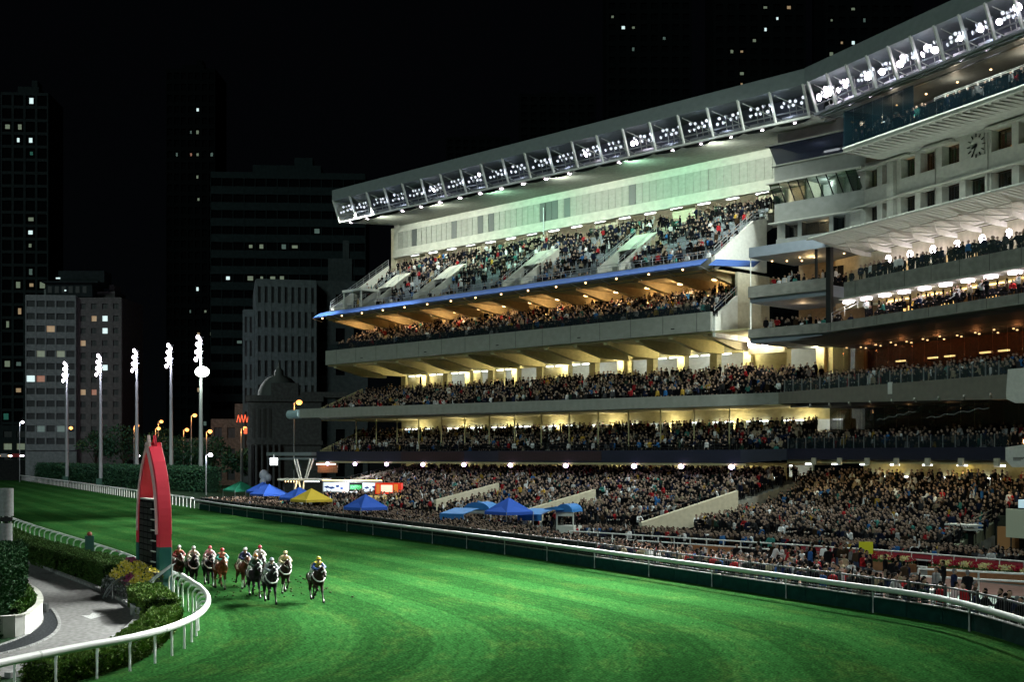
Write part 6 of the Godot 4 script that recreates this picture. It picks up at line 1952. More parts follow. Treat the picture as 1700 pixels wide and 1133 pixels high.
# ---------------------------------------------------------------- the winning post: two horns crossing in a pointed arch
func build_arch() -> void:
	var o := thing("winning_post_arch", "tall red pointed winning post arch with teal feet and two crossing tips", "arch", V(-19.5, 0, 68.9), 0)
	var ax := Vector3(2.15, 0, 3.8).normalized() # along the course, from the far leg to the near leg
	o.transform.basis = Basis(ax, Vector3.UP, ax.cross(Vector3.UP))
	var red := mat("arch_red", Color(.72, .03, .065), .55)
	var teal := mat("arch_teal", Color(.01, .10, .10), .45)
	var pale := mat("arch_pale", Color(.74, .50, .52), .5)
	for s in [-1.0, 1.0]:
		# centre line of one horn: leg straight up, then curving over past the middle to its own tip
		var ctr := []
		for i in 25:
			var y := 8.0 * i / 24.0
			var x := 2.2 if y < 2.6 else 2.2 * cos(pow(clampf((y - 2.6) / 5.45, 0, 1), 1.6) * PI / 2)
			ctr.append(Vector2(s * x, y))
		ctr.append(Vector2(-s * .12, 8.12))
		for part in 2: # teal foot, red horn
			var b := MB.new()
			for i in ctr.size() - 1:
				if (ctr[i].y < 2.6) != (part == 0): continue
				var p: Vector2 = ctr[i]; var q: Vector2 = ctr[i + 1]
				var dp: Vector2 = (q - ctr[maxi(i - 1, 0)]).normalized(); var dq: Vector2 = (ctr[mini(i + 2, ctr.size() - 1)] - p).normalized()
				var wp := .30 if p.y < 7 else lerpf(.30, .05, (p.y - 7) / 1.6); var wq := .30 if q.y < 7 else lerpf(.30, .05, (q.y - 7) / 1.6)
				var np := Vector2(-dp.y, dp.x) * wp; var nq := Vector2(-dq.y, dq.x) * wq
				var z := .37 - .05 * (1 if s > 0 else 0)
				b.hexa([Vector3(p.x + np.x, p.y + np.y, z), Vector3(p.x - np.x, p.y - np.y, z), Vector3(p.x - np.x, p.y - np.y, -z), Vector3(p.x + np.x, p.y + np.y, -z), Vector3(q.x + nq.x, q.y + nq.y, z), Vector3(q.x - nq.x, q.y - nq.y, z), Vector3(q.x - nq.x, q.y - nq.y, -z), Vector3(q.x + nq.x, q.y + nq.y, -z)])
			put_mb("horn" if part == 1 else "foot", b, red if part == 1 else teal, o)
		var b := MB.new() # pale edging along the inner curve, both faces
		for i in range(10, ctr.size() - 1):
			var p: Vector2 = ctr[i]; var q: Vector2 = ctr[i + 1]
			for z in [.385, -.385]:
				b.bar(Vector3(p.x - s * .05, p.y, z), Vector3(q.x - s * .05, q.y, z), .10 if z > 0 else .04, .22)
		for i in range(0, 10):
			var p: Vector2 = ctr[i]; var q: Vector2 = ctr[i + 1]
			b.bar(Vector3(p.x - s * .1, p.y, -.385), Vector3(q.x - s * .1, q.y, -.385), .03, .12)
		put_mb("edging", b, pale, o)
	for q in [.20, -.12]: # the two slim tips
		var tip := MB.new()
		tip.prism([Vector2(-.3, 7.9), Vector2(.3, 7.9), Vector2(.22, 8.25), Vector2(.05, 8.62), Vector2(-.05, 8.62), Vector2(-.22, 8.25)], Vector3.RIGHT, Vector3.UP, Vector3(0, 0, q), Vector3(0, 0, .13))
		put_mb("tip", tip, pale if q > 0 else red, o)
	var b := MB.new()
	b.box(Vector3(-1.9, .2, .12), Vector3(1.9, 5.1, .34))
	put_mb("black_panel", b, mats["dark"], o)
	b = MB.new()
	b.box(Vector3(-1.9, 5.1, .08), Vector3(1.9, 5.18, .36))
	put_mb("panel_cap", b, mats["pale_concrete"], o)
	for i in 8:
		b = MB.new()
		b.box(Vector3(1.15, .7 + i * .56, .34), Vector3(1.9, .75 + i * .56, .46))
		put_mb("rung", b, mats["white_paint"], o)
	for i in 14:
		b = MB.new()
		for j in 3: b.box(Vector3(-1.7 + j * .95, .4 + i * .33, .34), Vector3(-.85 + j * .95, .66 + i * .33, .365))
		put_mb("panel_tile", b, mat("panel_tile", Color(.015, .0155, .016), .5), o)

# ---------------------------------------------------------------- bodies: capsules along a skeleton joined by a smooth minimum, meshed as surface nets
# bone: [from, to, radius at from, radius at to, look]; one surface per look, in the order of "looks"
func figure(bones: Array, cell: float, k: float, looks: int) -> ArrayMesh:
	var lo := Vector3.ONE * 1e9
	var hi := -lo
	for b in bones:
		var r := maxf(b[2], b[3]) + cell * 2.5
		for e in [b[0], b[1]]:
			lo = lo.min(e - Vector3.ONE * r); hi = hi.max(e + Vector3.ONE * r)
	var nx := int((hi.x - lo.x) / cell) + 2
	var ny := int((hi.y - lo.y) / cell) + 2
	var nz := int((hi.z - lo.z) / cell) + 2
	var sum := PackedFloat32Array(); sum.resize(nx * ny * nz)
	var best := PackedFloat32Array(); best.resize(nx * ny * nz)
	var look := PackedByteArray(); look.resize(nx * ny * nz)
	for b in bones:
		var a: Vector3 = b[0]
		var ab: Vector3 = b[1] - b[0]
		var l2 := maxf(ab.length_squared(), 1e-9)
		var ra: float = b[2]
		var dr: float = b[3] - b[2]
		var reach := maxf(b[2], b[3]) + k * 4.5
		var p0 := ((a.min(b[1]) - Vector3.ONE * reach - lo) / cell).floor()
		var p1 := ((a.max(b[1]) + Vector3.ONE * reach - lo) / cell).ceil()
		for z in range(maxi(int(p0.z), 0), mini(int(p1.z) + 1, nz)):
			for y in range(maxi(int(p0.y), 0), mini(int(p1.y) + 1, ny)):
				var row := (z * ny + y) * nx
				for x in range(maxi(int(p0.x), 0), mini(int(p1.x) + 1, nx)):
					var q := lo + Vector3(x, y, z) * cell - a
					var t := clampf(q.dot(ab) / l2, 0.0, 1.0)
					var d := (q - ab * t).length() - ra - dr * t
					if d > k * 4.5: continue
					var e := exp(-d / k)
					var i := row + x
					sum[i] += e
					if e > best[i]:
						best[i] = e; look[i] = b[4]
	var sx := 1
	var sy := nx
	var sz := nx * ny
	var at := PackedInt32Array(); at.resize(nx * ny * nz); at.fill(-1)
	var pos := PackedVector3Array()
	var nor := PackedVector3Array()
	var lab := PackedByteArray()
	var off := [0, sx, sy, sx + sy, sz, sx + sz, sy + sz, sx + sy + sz]
	for z in nz - 1:
		for y in ny - 1:
			for x in nx - 1:
				var i := z * sz + y * sy + x
				var inside := 0
				for o in off:
					if sum[i + o] > 1.0: inside += 1
				if inside == 0 or inside == 8: continue
				var f := []
				var bl := 0
				var bv := -1.0
				for c in 8:
					f.append(-log(maxf(sum[i + off[c]], .01)))
					if best[i + off[c]] > bv:
						bv = best[i + off[c]]; bl = look[i + off[c]]
				var p := Vector3.ZERO
				var n := 0
				for c in 8:
					for ax in 3:
						var m := 1 << ax
						if c & m: continue
						var fa: float = f[c]; var fb: float = f[c | m]
						if (fa < 0) == (fb < 0): continue
						var t := fa / (fa - fb)
						var q := Vector3(c & 1, (c >> 1) & 1, (c >> 2) & 1)
						q[ax] += t
						p += q; n += 1
				p /= n
				at[i] = pos.size()
				pos.append(lo + (Vector3(x, y, z) + p) * cell)
				nor.append(Vector3(f[1] + f[3] + f[5] + f[7] - f[0] - f[2] - f[4] - f[6], f[2] + f[3] + f[6] + f[7] - f[0] - f[1] - f[4] - f[5], f[4] + f[5] + f[6] + f[7] - f[0] - f[1] - f[2] - f[3]).normalized())
				lab.append(bl)
	var tris := []
	for j in looks: tris.append(PackedInt32Array())
	for z in range(1, nz - 1):
		for y in range(1, ny - 1):
			for x in range(1, nx - 1):
				var i := z * sz + y * sy + x
				var here := sum[i] > 1.0
				for ax in 3:
					var s: int = [sx, sy, sz][ax]
					if (sum[i + s] > 1.0) == here: continue
					var u: int = [sy, sz, sx][ax]
					var w: int = [sz, sx, sy][ax]
					var q := [at[i - u - w], at[i - w], at[i], at[i - u]]
					if q.has(-1): continue
					var l: int = lab[q[0]]
					# counter-clockwise from outside, written clockwise for the engine
					if here: tris[l].append_array([q[0], q[2], q[1], q[0], q[3], q[2]])
					else: tris[l].append_array([q[0], q[1], q[2], q[0], q[2], q[3]])
	var m := ArrayMesh.new()
	for l in looks:
		var map := {}
		var v := PackedVector3Array()
		var nn := PackedVector3Array()
		var ix := PackedInt32Array()
		for t in tris[l]:
			if not map.has(t):
				map[t] = v.size(); v.append(pos[t]); nn.append(nor[t])
			ix.append(map[t])
		if v.is_empty():
			v = PackedVector3Array([pos[0], pos[0], pos[0]]); nn = PackedVector3Array([nor[0], nor[0], nor[0]]); ix = PackedInt32Array([0, 1, 2])
		var a := []
		a.resize(Mesh.ARRAY_MAX)
		a[Mesh.ARRAY_VERTEX] = v; a[Mesh.ARRAY_NORMAL] = nn; a[Mesh.ARRAY_INDEX] = ix
		m.add_surface_from_arrays(Mesh.PRIMITIVE_TRIANGLES, a)
	return m

func limb(b: Array, pts: Array, radii: Array, look: int) -> void:
	for i in pts.size() - 1: b.append([pts[i], pts[i + 1], radii[i], radii[i + 1], look])

func hand(b: Array, wrist: Vector3, dir: Vector3, thumb: Vector3, look: int) -> void: # palm, four fingers, thumb
	var d := dir.normalized()
	var s := thumb.normalized()
	var palm := wrist + d * .075
	b.append([wrist, palm, .03, .034, look])
	for i in 4: b.append([palm + s * (.024 - i * .016), palm + s * (.028 - i * .019) + d * [.06, .07, .065, .05][i], .011, .008, look])
	b.append([wrist + d * .03 + s * .025, wrist + d * .07 + s * .062, .013, .010, look])

func head(b: Array, c: Vector3, f: Vector3, skin := 0, hair := 1, bare := true) -> void: # c centre of the skull, f the way the face looks
	var up := Vector3.UP
	var s := up.cross(f).normalized()
	b.append([c + up * .02, c + up * .02 - f * .02, .092, .09, skin])
	b.append([c - up * .03 + f * .025, c - up * .085 + f * .045, .07, .045, skin])
	b.append([c + f * .092, c - up * .035 + f * .118, .012, .018, skin])
	b.append([c - up * .07 + f * .075 - s * .02, c - up * .07 + f * .075 + s * .02, .016, .016, skin])
	for q in [-1, 1]:
		b.append([c + s * q * .093 + up * .01, c + s * q * .093 - up * .03, .02, .014, skin])
		b.append([c + s * q * .035 + f * .088 + up * .012, c + s * q * .04 + f * .086 + up * .012, .013, .012, hair])
	if bare:
		b.append([c + up * .055 - f * .03, c + up * .05 - f * .035, .092, .092, hair])
		b.append([c - f * .055, c - up * .05 - f * .05, .075, .055, hair])

# looks of a spectator: 0 skin, 1 hair, 2 coat, 3 trousers, 4 shoes, 5 paper
func spectator(pose: int, cell: float) -> ArrayMesh:
	var b := []
	var lean: float = [0.02, .16, .03, .0, .05, .03][pose]
	var sit := pose == 4
	var hipy := .93 if not sit else .50
	var torso := Vector3(0, .48, lean)
	var hip := Vector3(0, hipy, 0)
	var neck := hip + torso
	for s in [-1, 1]:
		b.append([hip + Vector3(.075 * s, .02, 0), hip + torso * .8 + Vector3(.09 * s, 0, 0), .125, .125, 2])
		b.append([neck - Vector3(0, .035, 0), neck + Vector3(.16 * s, -.055, 0), .07, .072, 2])
		var knee := hip + Vector3(.1 * s, -.43, .02)
		var ankle := hip + Vector3(.11 * s, -.85, -.02)
		if sit:
			knee = hip + Vector3(.12 * s, .0, .44); ankle = hip + Vector3(.12 * s, -.43, .42)
		limb(b, [hip + Vector3(.09 * s, -.03, 0), knee, ankle], [.10, .068, .05], 3)
		b.append([ankle + Vector3(0, -.03, -.03), ankle + Vector3(.015 * s, -.045, .15), .045, .038, 4])
		var sh := neck + Vector3(.19 * s, -.075, 0)
		var el := sh + Vector3(.06 * s, -.29, -.03)
		var wr := el + Vector3(-.02 * s, -.24, .08)
		var hd := Vector3(0, -1, .2)
		if pose == 1: el = sh + Vector3(.07 * s, -.23, .16); wr = el + Vector3(-.12 * s, -.02, .25); hd = Vector3(-.4 * s, -.1, 1)
		if pose == 2: el = sh + Vector3(.08 * s, -.24, .14); wr = el + Vector3(-.16 * s, .22, .14); hd = Vector3(-.4 * s, .6, .2)
		if pose == 3 and s == 1: el = sh + Vector3(.12, .2, .06); wr = el + Vector3(-.02, .25, .05); hd = Vector3(0, 1, .1)
		if pose == 4: el = sh + Vector3(.06 * s, -.26, .06); wr = el + Vector3(-.06 * s, -.08, .24); hd = Vector3(-.3 * s, -.2, 1)
		if pose == 5: el = sh + Vector3(.07 * s, -.27, .06); wr = el + Vector3(-.10 * s, .04, .25); hd = Vector3(-.2 * s, .2, 1)
		limb(b, [sh, el, wr], [.066, .055, .042], 2)
		hand(b, wr, hd, Vector3(-s, .3, .2), 0)
	b.append([neck + Vector3(0, -.02, 0), neck + Vector3(0, .08, .01), .055, .05, 0])
	head(b, neck + Vector3(0, .185, .03), Vector3(0, -.12, 1).normalized())
	if pose == 5:
		for q in 4: b.append([neck + Vector3(-.16 + q * .1, -.22, .44), neck + Vector3(-.16 + q * .1, -.42, .38), .014, .014, 5])
	return figure(b, cell, .014, 6)

# ---------------------------------------------------------------- horses and riders; forward is +z
# looks of a horse: 0 coat, 1 points (mane, tail, lower legs), 2 white, 3 hoof
func horse_mesh(stride: int, socks: int, blaze: bool) -> ArrayMesh:
	var b := []
	for s in [-1, 1]:
		b.append([Vector3(.10 * s, 1.22, .42), Vector3(.12 * s, 1.20, -.05), .22, .22, 0])
		b.append([Vector3(.12 * s, 1.20, -.05), Vector3(.13 * s, 1.26, -.62), .22, .21, 0])
		b.append([Vector3(.13 * s, 1.22, .55), Vector3(.10 * s, 1.02, .58), .16, .13, 0])
	b.append([Vector3(0, 1.02, .45), Vector3(0, 1.06, -.1), .2, .2, 0])
	b.append([Vector3(0, 1.50, .36), Vector3(0, 1.46, .0), .10, .10, 0])
	# neck and head reaching forward
	limb(b, [Vector3(0, 1.36, .55), Vector3(0, 1.58, .92), Vector3(0, 1.72, 1.22)], [.23, .155, .115], 0)
	limb(b, [Vector3(0, 1.74, 1.25), Vector3(0, 1.60, 1.50), Vector3(0, 1.46, 1.70)], [.115, .088, .062], 0)
	b.append([Vector3(0, 1.66, 1.28), Vector3(0, 1.60, 1.36), .10, .075, 0])
	b.append([Vector3(0, 1.45, 1.72), Vector3(0, 1.43, 1.74), .062, .055, 1])
	for s in [-1, 1]:
		b.append([Vector3(.055 * s, 1.83, 1.20), Vector3(.075 * s, 1.95, 1.21), .034, .012, 0])
		b.append([Vector3(.086 * s, 1.72, 1.36), Vector3(.088 * s, 1.72, 1.37), .022, .022, 1])
		b.append([Vector3(.035 * s, 1.47, 1.765), Vector3(.035 * s, 1.45, 1.765), .014, .014, 3])
	if blaze: limb(b, [Vector3(0, 1.815, 1.33), Vector3(0, 1.68, 1.54), Vector3(0, 1.52, 1.72)], [.030, .026, .022], 2)
	# mane and tail
	limb(b, [Vector3(0, 1.60, .60), Vector3(.02, 1.74, .92), Vector3(.02, 1.85, 1.18)], [.05, .05, .04], 1)
	limb(b, [Vector3(0, 1.42, -.82), Vector3(0, 1.38, -1.05), Vector3(.05, 1.05, -1.28), Vector3(.06, .78, -1.42)], [.06, .07, .08, .03], 1)
	# legs: front knee folds back, hind hock points back
	var fl := [] # [elbow, knee, fetlock, hoof] for left, right; then hind [stifle, hock, fetlock, hoof]
	if stride == 0:
		fl = [[Vector3(.95, .52, 0), Vector3(.60, .66, 0), Vector3(.14, .86, 0), Vector3(.05, .94, 0)], [Vector3(.95, .50, 0), Vector3(.66, .74, 0), Vector3(.50, .45, 0), Vector3(.40, .38, 0)],
			[Vector3(.98, -.52, 0), Vector3(.66, -.92, 0), Vector3(.24, -.98, 0), Vector3(.10, -1.02, 0)], [Vector3(.95, -.42, 0), Vector3(.58, -.62, 0), Vector3(.22, -.45, 0), Vector3(.13, -.36, 0)]]
	elif stride == 1:
		fl = [[Vector3(.95, .50, 0), Vector3(.62, .58, 0), Vector3(.16, .54, 0), Vector3(.05, .60, 0)], [Vector3(.98, .54, 0), Vector3(.70, .86, 0), Vector3(.42, 1.04, 0), Vector3(.32, 1.12, 0)],
			[Vector3(.96, -.50, 0), Vector3(.62, -.84, 0), Vector3(.30, -1.10, 0), Vector3(.24, -1.20, 0)], [Vector3(.96, -.50, 0), Vector3(.60, -.80, 0), Vector3(.18, -.72, 0), Vector3(.06, -.66, 0)]]
	else:
		fl = [[Vector3(.95, .48, 0), Vector3(.66, .66, 0), Vector3(.42, .46, 0), Vector3(.33, .36, 0)], [Vector3(.95, .52, 0), Vector3(.58, .54, 0), Vector3(.13, .40, 0), Vector3(.04, .44, 0)],
			[Vector3(.95, -.40, 0), Vector3(.58, -.56, 0), Vector3(.20, -.36, 0), Vector3(.10, -.28, 0)], [Vector3(.98, -.54, 0), Vector3(.64, -.96, 0), Vector3(.34, -1.16, 0), Vector3(.26, -1.26, 0)]]
	for i in 4:
		var s := 1.0 if i % 2 == 0 else -1.0
		var hind := i >= 2
		var x := .15 * s
		var P := []
		for q in fl[i]: P.append(Vector3(x * (.95 if not hind else 1.0), q.x, q.y))
		if not hind:
			b.append([Vector3(.17 * s, 1.18, .50), P[0], .16, .11, 0])
			b.append([P[0], P[1], .095, .062, 0])
		else:
			b.append([Vector3(.16 * s, 1.24, -.62), P[0], .20, .15, 0])
			b.append([P[0], P[1], .13, .062, 0])
		b.append([P[1], P[1] + (P[2] - P[1]) * .12, .062, .048, 1])
		b.append([P[1], P[2], .046, .040, 2 if (socks >> i) & 1 else 1])
		b.append([P[2], P[3], .046, .05, 2 if (socks >> i) & 1 else 1])
		b.append([P[3], P[3] + (P[3] - P[2]).normalized() * .05, .055, .06, 3])
	return figure(b, .034, .02, 4)

# looks of a rider: 0 skin, 1 dark (boots, gloves), 2 silks, 3 breeches, 4 sleeves
func rider_mesh() -> ArrayMesh:
	var b := []
	var seat := Vector3(0, 1.84, -.16)
	var neck := Vector3(0, 2.02, .40)
	for s in [-1, 1]:
		b.append([seat + Vector3(.08 * s, 0, 0), neck + Vector3(.09 * s, -.05, -.08), .125, .12, 2])
		b.append([neck + Vector3(0, -.03, -.03), neck + Vector3(.17 * s, -.05, 0), .075, .072, 2])
		b.append([seat + Vector3(.08 * s, -.02, .0), seat + Vector3(.1 * s, -.03, .05), .135, .12, 3])
		var knee := Vector3(.29 * s, 1.60, .22)
		var ankle := Vector3(.30 * s, 1.30, -.16)
		limb(b, [seat + Vector3(.12 * s, -.02, .02), knee], [.115, .085], 3)
		limb(b, [knee, knee.lerp(ankle, .3)], [.08, .066], 3)
		limb(b, [knee.lerp(ankle, .3), ankle], [.066, .045], 1)
		b.append([ankle, ankle + Vector3(0, -.06, .18), .045, .035, 1])
		var sh := neck + Vector3(.20 * s, -.07, .02)
		var el := Vector3(.32 * s, 1.78, .50)
		var wr := Vector3(.10 * s, 1.68, .72)
		limb(b, [sh, el, wr], [.075, .06, .042], 4)
		var palm := wr + Vector3(-.02 * s, -.015, .07)
		b.append([wr, palm, .034, .036, 1])
		for i in 4: b.append([palm + Vector3(0, .03 - i * .02, .02), palm + Vector3(-.04 * s, .028 - i * .02, .0), .013, .011, 1])
		b.append([wr + Vector3(0, .03, .03), palm + Vector3(-.02 * s, .045, .03), .014, .011, 1])
	b.append([neck + Vector3(0, 0, .0), neck + Vector3(0, .08, .07), .06, .055, 0])
	head(b, neck + Vector3(0, .17, .13), Vector3(0, -.10, 1).normalized(), 0, 1, false)
	return figure(b, .026, .016, 5)

func build_runners() -> void:
	var clod := MB.new()
	clod.ball(Vector3.ZERO, Vector3(.05, .03, .06), 4, 6)
	var xs := []
	for i in 260: # turf kicked out by the hooves
		var c := Vector2(-14.5, 70.5) + Vector2(-.40, .916) * rng.randf_range(-4, 22) + Vector2(rng.randf_range(-5, 5), 0)
		xs.append(Transform3D(Basis(Vector3.UP, rng.randf() * TAU).scaled(Vector3.ONE * rng.randf_range(.5, 1.6)), V(c.x, .03 + (rng.randf() * .25 if rng.randf() < .15 else 0.0), c.y)))
	tag(multi("turf_clods", clod.mesh(), xs, [], mat("clod", Color(.03, .045, .015), .95)), "torn clods of turf scattered behind the galloping horses", "", "", "stuff")
	var horses := [horse_mesh(0, 0, false), horse_mesh(1, 1, true), horse_mesh(2, 2, false)]
	var rider := rider_mesh()
	var b := MB.new() # cap: a dome with a short peak, worn over the skull
	for i in 1: b.ball(Vector3(0, 2.235, .515), Vector3(.118, .112, .13), 10, 16)
	b.prism([Vector2(-.10, 0), Vector2(.10, 0), Vector2(.06, .07), Vector2(-.06, .07)], Vector3.RIGHT, Vector3(0, -.25, 1).normalized(), Vector3(0, 2.225, .61), Vector3(0, .018, 0))
	var cap := b.mesh()
	b = MB.new()
	b.tube([Vector3(-.10, 2.205, .60), Vector3(0, 2.205, .645), Vector3(.10, 2.205, .60)], .026, 6)
	var goggles := b.mesh()
	b = MB.new() # saddle cloth hung over the back
	for s in 9:
		var a0 := lerpf(-2.0, 2.0, s / 9.0); var a1 := lerpf(-2.0, 2.0, (s + 1) / 9.0)
		var p := func(a: float, z: float) -> Vector3: return Vector3(sin(a) * .36, 1.24 + cos(a) * .36, z)
		b.quad(p.call(a0, .28), p.call(a1, .28), p.call(a1, -.34), p.call(a0, -.34)); b.quad(p.call(a0, -.34), p.call(a1, -.34), p.call(a1, .28), p.call(a0, .28))
	var cloth := b.mesh()
	b = MB.new() # saddle and irons
	b.ball(Vector3(0, 1.66, -.04), Vector3(.18, .08, .30), 6, 10)
	for s in [-1, 1]: b.tube([Vector3(.2 * s, 1.64, .05), Vector3(.31 * s, 1.25, -.06)], .015, 5)
	var saddle := b.mesh()
	b = MB.new() # bridle, reins
	for s in [-1, 1]:
		b.tube([Vector3(.10 * s, 1.78, 1.22), Vector3(.095 * s, 1.60, 1.48), Vector3(.075 * s, 1.49, 1.66)], .014, 5)
		b.tube([Vector3(.075 * s, 1.49, 1.66), Vector3(.20 * s, 1.60, 1.2), Vector3(.09 * s, 1.68, .80)], .014, 5)
	b.tube([Vector3(-.09, 1.56, 1.56), Vector3(0, 1.635, 1.60), Vector3(.09, 1.56, 1.56)], .016, 5)
	var bridle := b.mesh()
	b = MB.new() # fleece noseband
	b.tube([Vector3(-.09, 1.60, 1.50), Vector3(-.04, 1.68, 1.53), Vector3(.04, 1.68, 1.53), Vector3(.09, 1.60, 1.50)], .040, 8)
	var fleece := b.mesh()
	b = MB.new() # breast strap: a white yoke across the chest
	b.tube([Vector3(-.30, 1.42, .35), Vector3(-.29, 1.25, .66), Vector3(-.15, 1.10, .80), Vector3(0, 1.07, .82), Vector3(.15, 1.10, .80), Vector3(.29, 1.25, .66), Vector3(.30, 1.42, .35)], .034, 7)
	var yoke := b.mesh()
	var dark_bay := Color(.022, .012, .009); var brown := Color(.045, .020, .012); var chestnut := Color(.17, .055, .02); var bay := Color(.075, .028, .014); var black := Color(.010, .009, .010)
	# x, depth, pose, coat, points, silks, sleeves, cap, cloth, yoke, words
	var W := Color(.72, .72, .72)
	var field := [
		[-19.4, 73.4, 1, brown, Color(.25, .09, .02), Color(.22, .015, .01), W, false, false, "in orange and black silks under a white cap, nearest the winning post", "dark brown horse nearest the winning post, half hidden by the rail"],
		[-18.4, 72.8, 2, black, Color(.62, .58, .48), Color(.62, .56, .42), W, true, true, "in cream silks with dark marks and a white cap, second from the winning post", "black horse with a white noseband, second from the winning post"],
		[-17.5, 73.0, 0, black, Color(.62, .28, .32), Color(.66, .52, .55), Color(.45, .06, .08), true, true, "in pink and white silks under a dull red cap", "black horse with a pale fleece noseband, third from the winning post"],
		[-16.4, 71.2, 1, chestnut, Color(.55, .16, .10), Color(.03, .32, .25), Color(.48, .02, .03), false, false, "with turquoise sleeves under a red cap, alone in the middle", "bright chestnut horse with one white foot, running alone"],
		[-15.2, 71.6, 2, bay, Color(.012, .02, .09), Color(.012, .02, .09), W, false, false, "in navy silks under a white cap with a dark band", "bay horse at the left of the tight front group"],
		[-13.7, 67.2, 0, black, Color(.01, .03, .022), Color(.02, .07, .05), Color(.55, .22, .05), true, false, "in dark green silks under an orange cap, inside the front group", "black horse with white foreleg, inside the front group"],
		[-14.7, 73.3, 1, dark_bay, W, Color(.70, .62, .55), Color(.55, .03, .06), true, false, "all in white silks under a red and white cap, highest in the group", "dark bay horse at the back of the front group"],
		[-12.35, 64.5, 0, black, Color(.02, .024, .035), Color(.35, .37, .42), Color(.40, .42, .50), true, true, "in dark checked silks and grey blue cap, leading at the front", "black horse leading at the front of the group"],
		[-12.5, 69.2, 2, dark_bay, Color(.62, .50, .28), Color(.66, .56, .34), Color(.66, .56, .30), false, true, "all in cream yellow silks and cap, just right of the group", "dark bay horse just right of the front group"],
		[-10.1, 65.2, 0, dark_bay, Color(.55, .40, .03), Color(.04, .10, .38), Color(.62, .46, .02), true, true, "in yellow silks with blue sleeves, far right and alone", "dark bay horse at the far right, alone on the wide side"]]
	for i in field.size():
		var q: Array = field[i]
		var turn := -.02 + rng.randf_range(-.06, .06)
		var coat: Color = q[3]
		var at := V(q[0], 0, q[1])
		var heading := atan2(.40, .916) + turn * .5
		var h := thing("racehorse", q[10], "horse", at, heading, "racehorses galloping on the turf")
		var body := put("body", horses[q[2]], null, h)
		var cm := mat("coat_%d" % i, coat, .62)
		cm.metallic_specular = .22
		var pts := mat("points_%d" % i, coat * .35 if coat.r < .1 else coat * .7, .45)
		for k in 4: body.set_surface_override_material(k, [cm, pts, mats["white_paint"], mats["dark"]][k])
		put("saddle_cloth", cloth, mats["white_paint"] if i != 6 else mat("cloth_grey", Color(.4, .4, .4), .8), h)
		put("saddle", saddle, mats["dark"], h)
		put("bridle", bridle, mats["dark"] if i % 2 else mats["white_paint"], h)
		if q[7]: put("noseband", fleece, mats["white_paint"], h)
		if q[8]: put("breast_strap", yoke, mats["white_paint"], h)
		var j := thing("person", "jockey " + q[9], "person", at, heading, "jockeys")
		var jb := put("body", rider, null, j)
		var skin := mat("skin_%d" % (i % 3), [Color(.32, .185, .125), Color(.27, .155, .10), Color(.38, .235, .165)][i % 3], .6)
		for k in 5: jb.set_surface_override_material(k, [skin, mats["dark"], mat("silks_%d" % i, q[4], .5), mats["white_paint"], mat("sleeves_%d" % i, q[5], .5)][k])
		put("cap", cap, mat("cap_%d" % i, q[6], .35), j)
		put("goggles", goggles, mats["dark"], j)
		if i == 7: # checks on the silks
			var cb := MB.new()
			for c in 12: cb.cbox(Vector3(-.2 + (c % 4) * .13, 1.97 + (c / 4) * .05, .49 - (c / 4) * .16), Vector3(.06, .05, .05))
			put("silk_checks", cb.mesh(), mats["white_paint"], j)

# ---------------------------------------------------------------- the crowd
var crowd_x := []
var crowd_c := []
var single := []

func coat_colour() -> Color:
	var r := rng.randf()
	if r < .52: return Color(.006, .006, .0075) * rng.randf_range(.5, 2.0)
	if r < .64: return Color(.008, .011, .026) * rng.randf_range(.6, 2.0)
	if r < .72: return Color(.03, .03, .033) * rng.randf_range(.6, 1.8)
	if r < .78: return Color(.03, .02, .013) * rng.randf_range(.7, 1.8)
	if r < .79: return Color(.02, .04, .03)
	if r < .87: return Color(.62, .62, .64) * rng.randf_range(.6, 1.4)
	if r < .91: return Color(.30, .24, .17)
	if r < .945: return Color(.30, .02, .025)
	if r < .965: return Color(.03, .12, .32)
	if r < .98: return Color(.45, .28, .05)
	return Color(.05, .20, .18)

func add_person(p: Vector3, face: float, pose: int, near := false) -> void:
	var s := rng.randf_range(.92, 1.05)
	var xf := Transform3D(Basis(Vector3.UP, face + rng.randfn(0.0, .55)).scaled(Vector3.ONE * s), p)
	if near: single.append([p.length(), xf, pose])
	else:
		crowd_x[pose].append(xf); crowd_c[pose].append(coat_colour())

func ordinal(i: int, n: int) -> String: # place in a row, counted from its left
	if n == 1: return "only"
	if i == 0: return "leftmost"
	if i == n - 1: return "rightmost"
	var w := ["", "second", "third", "fourth", "fifth", "sixth", "seventh", "eighth", "ninth", "tenth", "eleventh", "twelfth", "thirteenth", "fourteenth", "fifteenth", "sixteenth", "seventeenth", "eighteenth", "nineteenth", "twentieth"]
	return ("%s" % w[i]) if i < 20 else "%dth" % (i + 1)

func any_pose(stand := true) -> int:
	var r := rng.randf()
	if not stand: return 4
	return 0 if r < .45 else (1 if r < .62 else (2 if r < .78 else (3 if r < .83 else 5)))

func fill_rows(st: Node3D, t0: float, t1: float, n0: float, h0: float, rows: int, depth: float, rise: float, density: float, sit: float, skip = null) -> void:
	var face := atan2(st.transform.basis.z.x, st.transform.basis.z.z)
	for r in rows:
		var t := t0
		while t < t1:
			t += rng.randf_range(.42, .68)
			if rng.randf() > density: continue
			if skip != null and skip.call(t, r): continue
			var y := h0 + r * rise
			add_person(st.transform * L(t, y, n0 + r * depth + rng.randf_range(.25, .6)), face, any_pose(rng.randf() > sit))

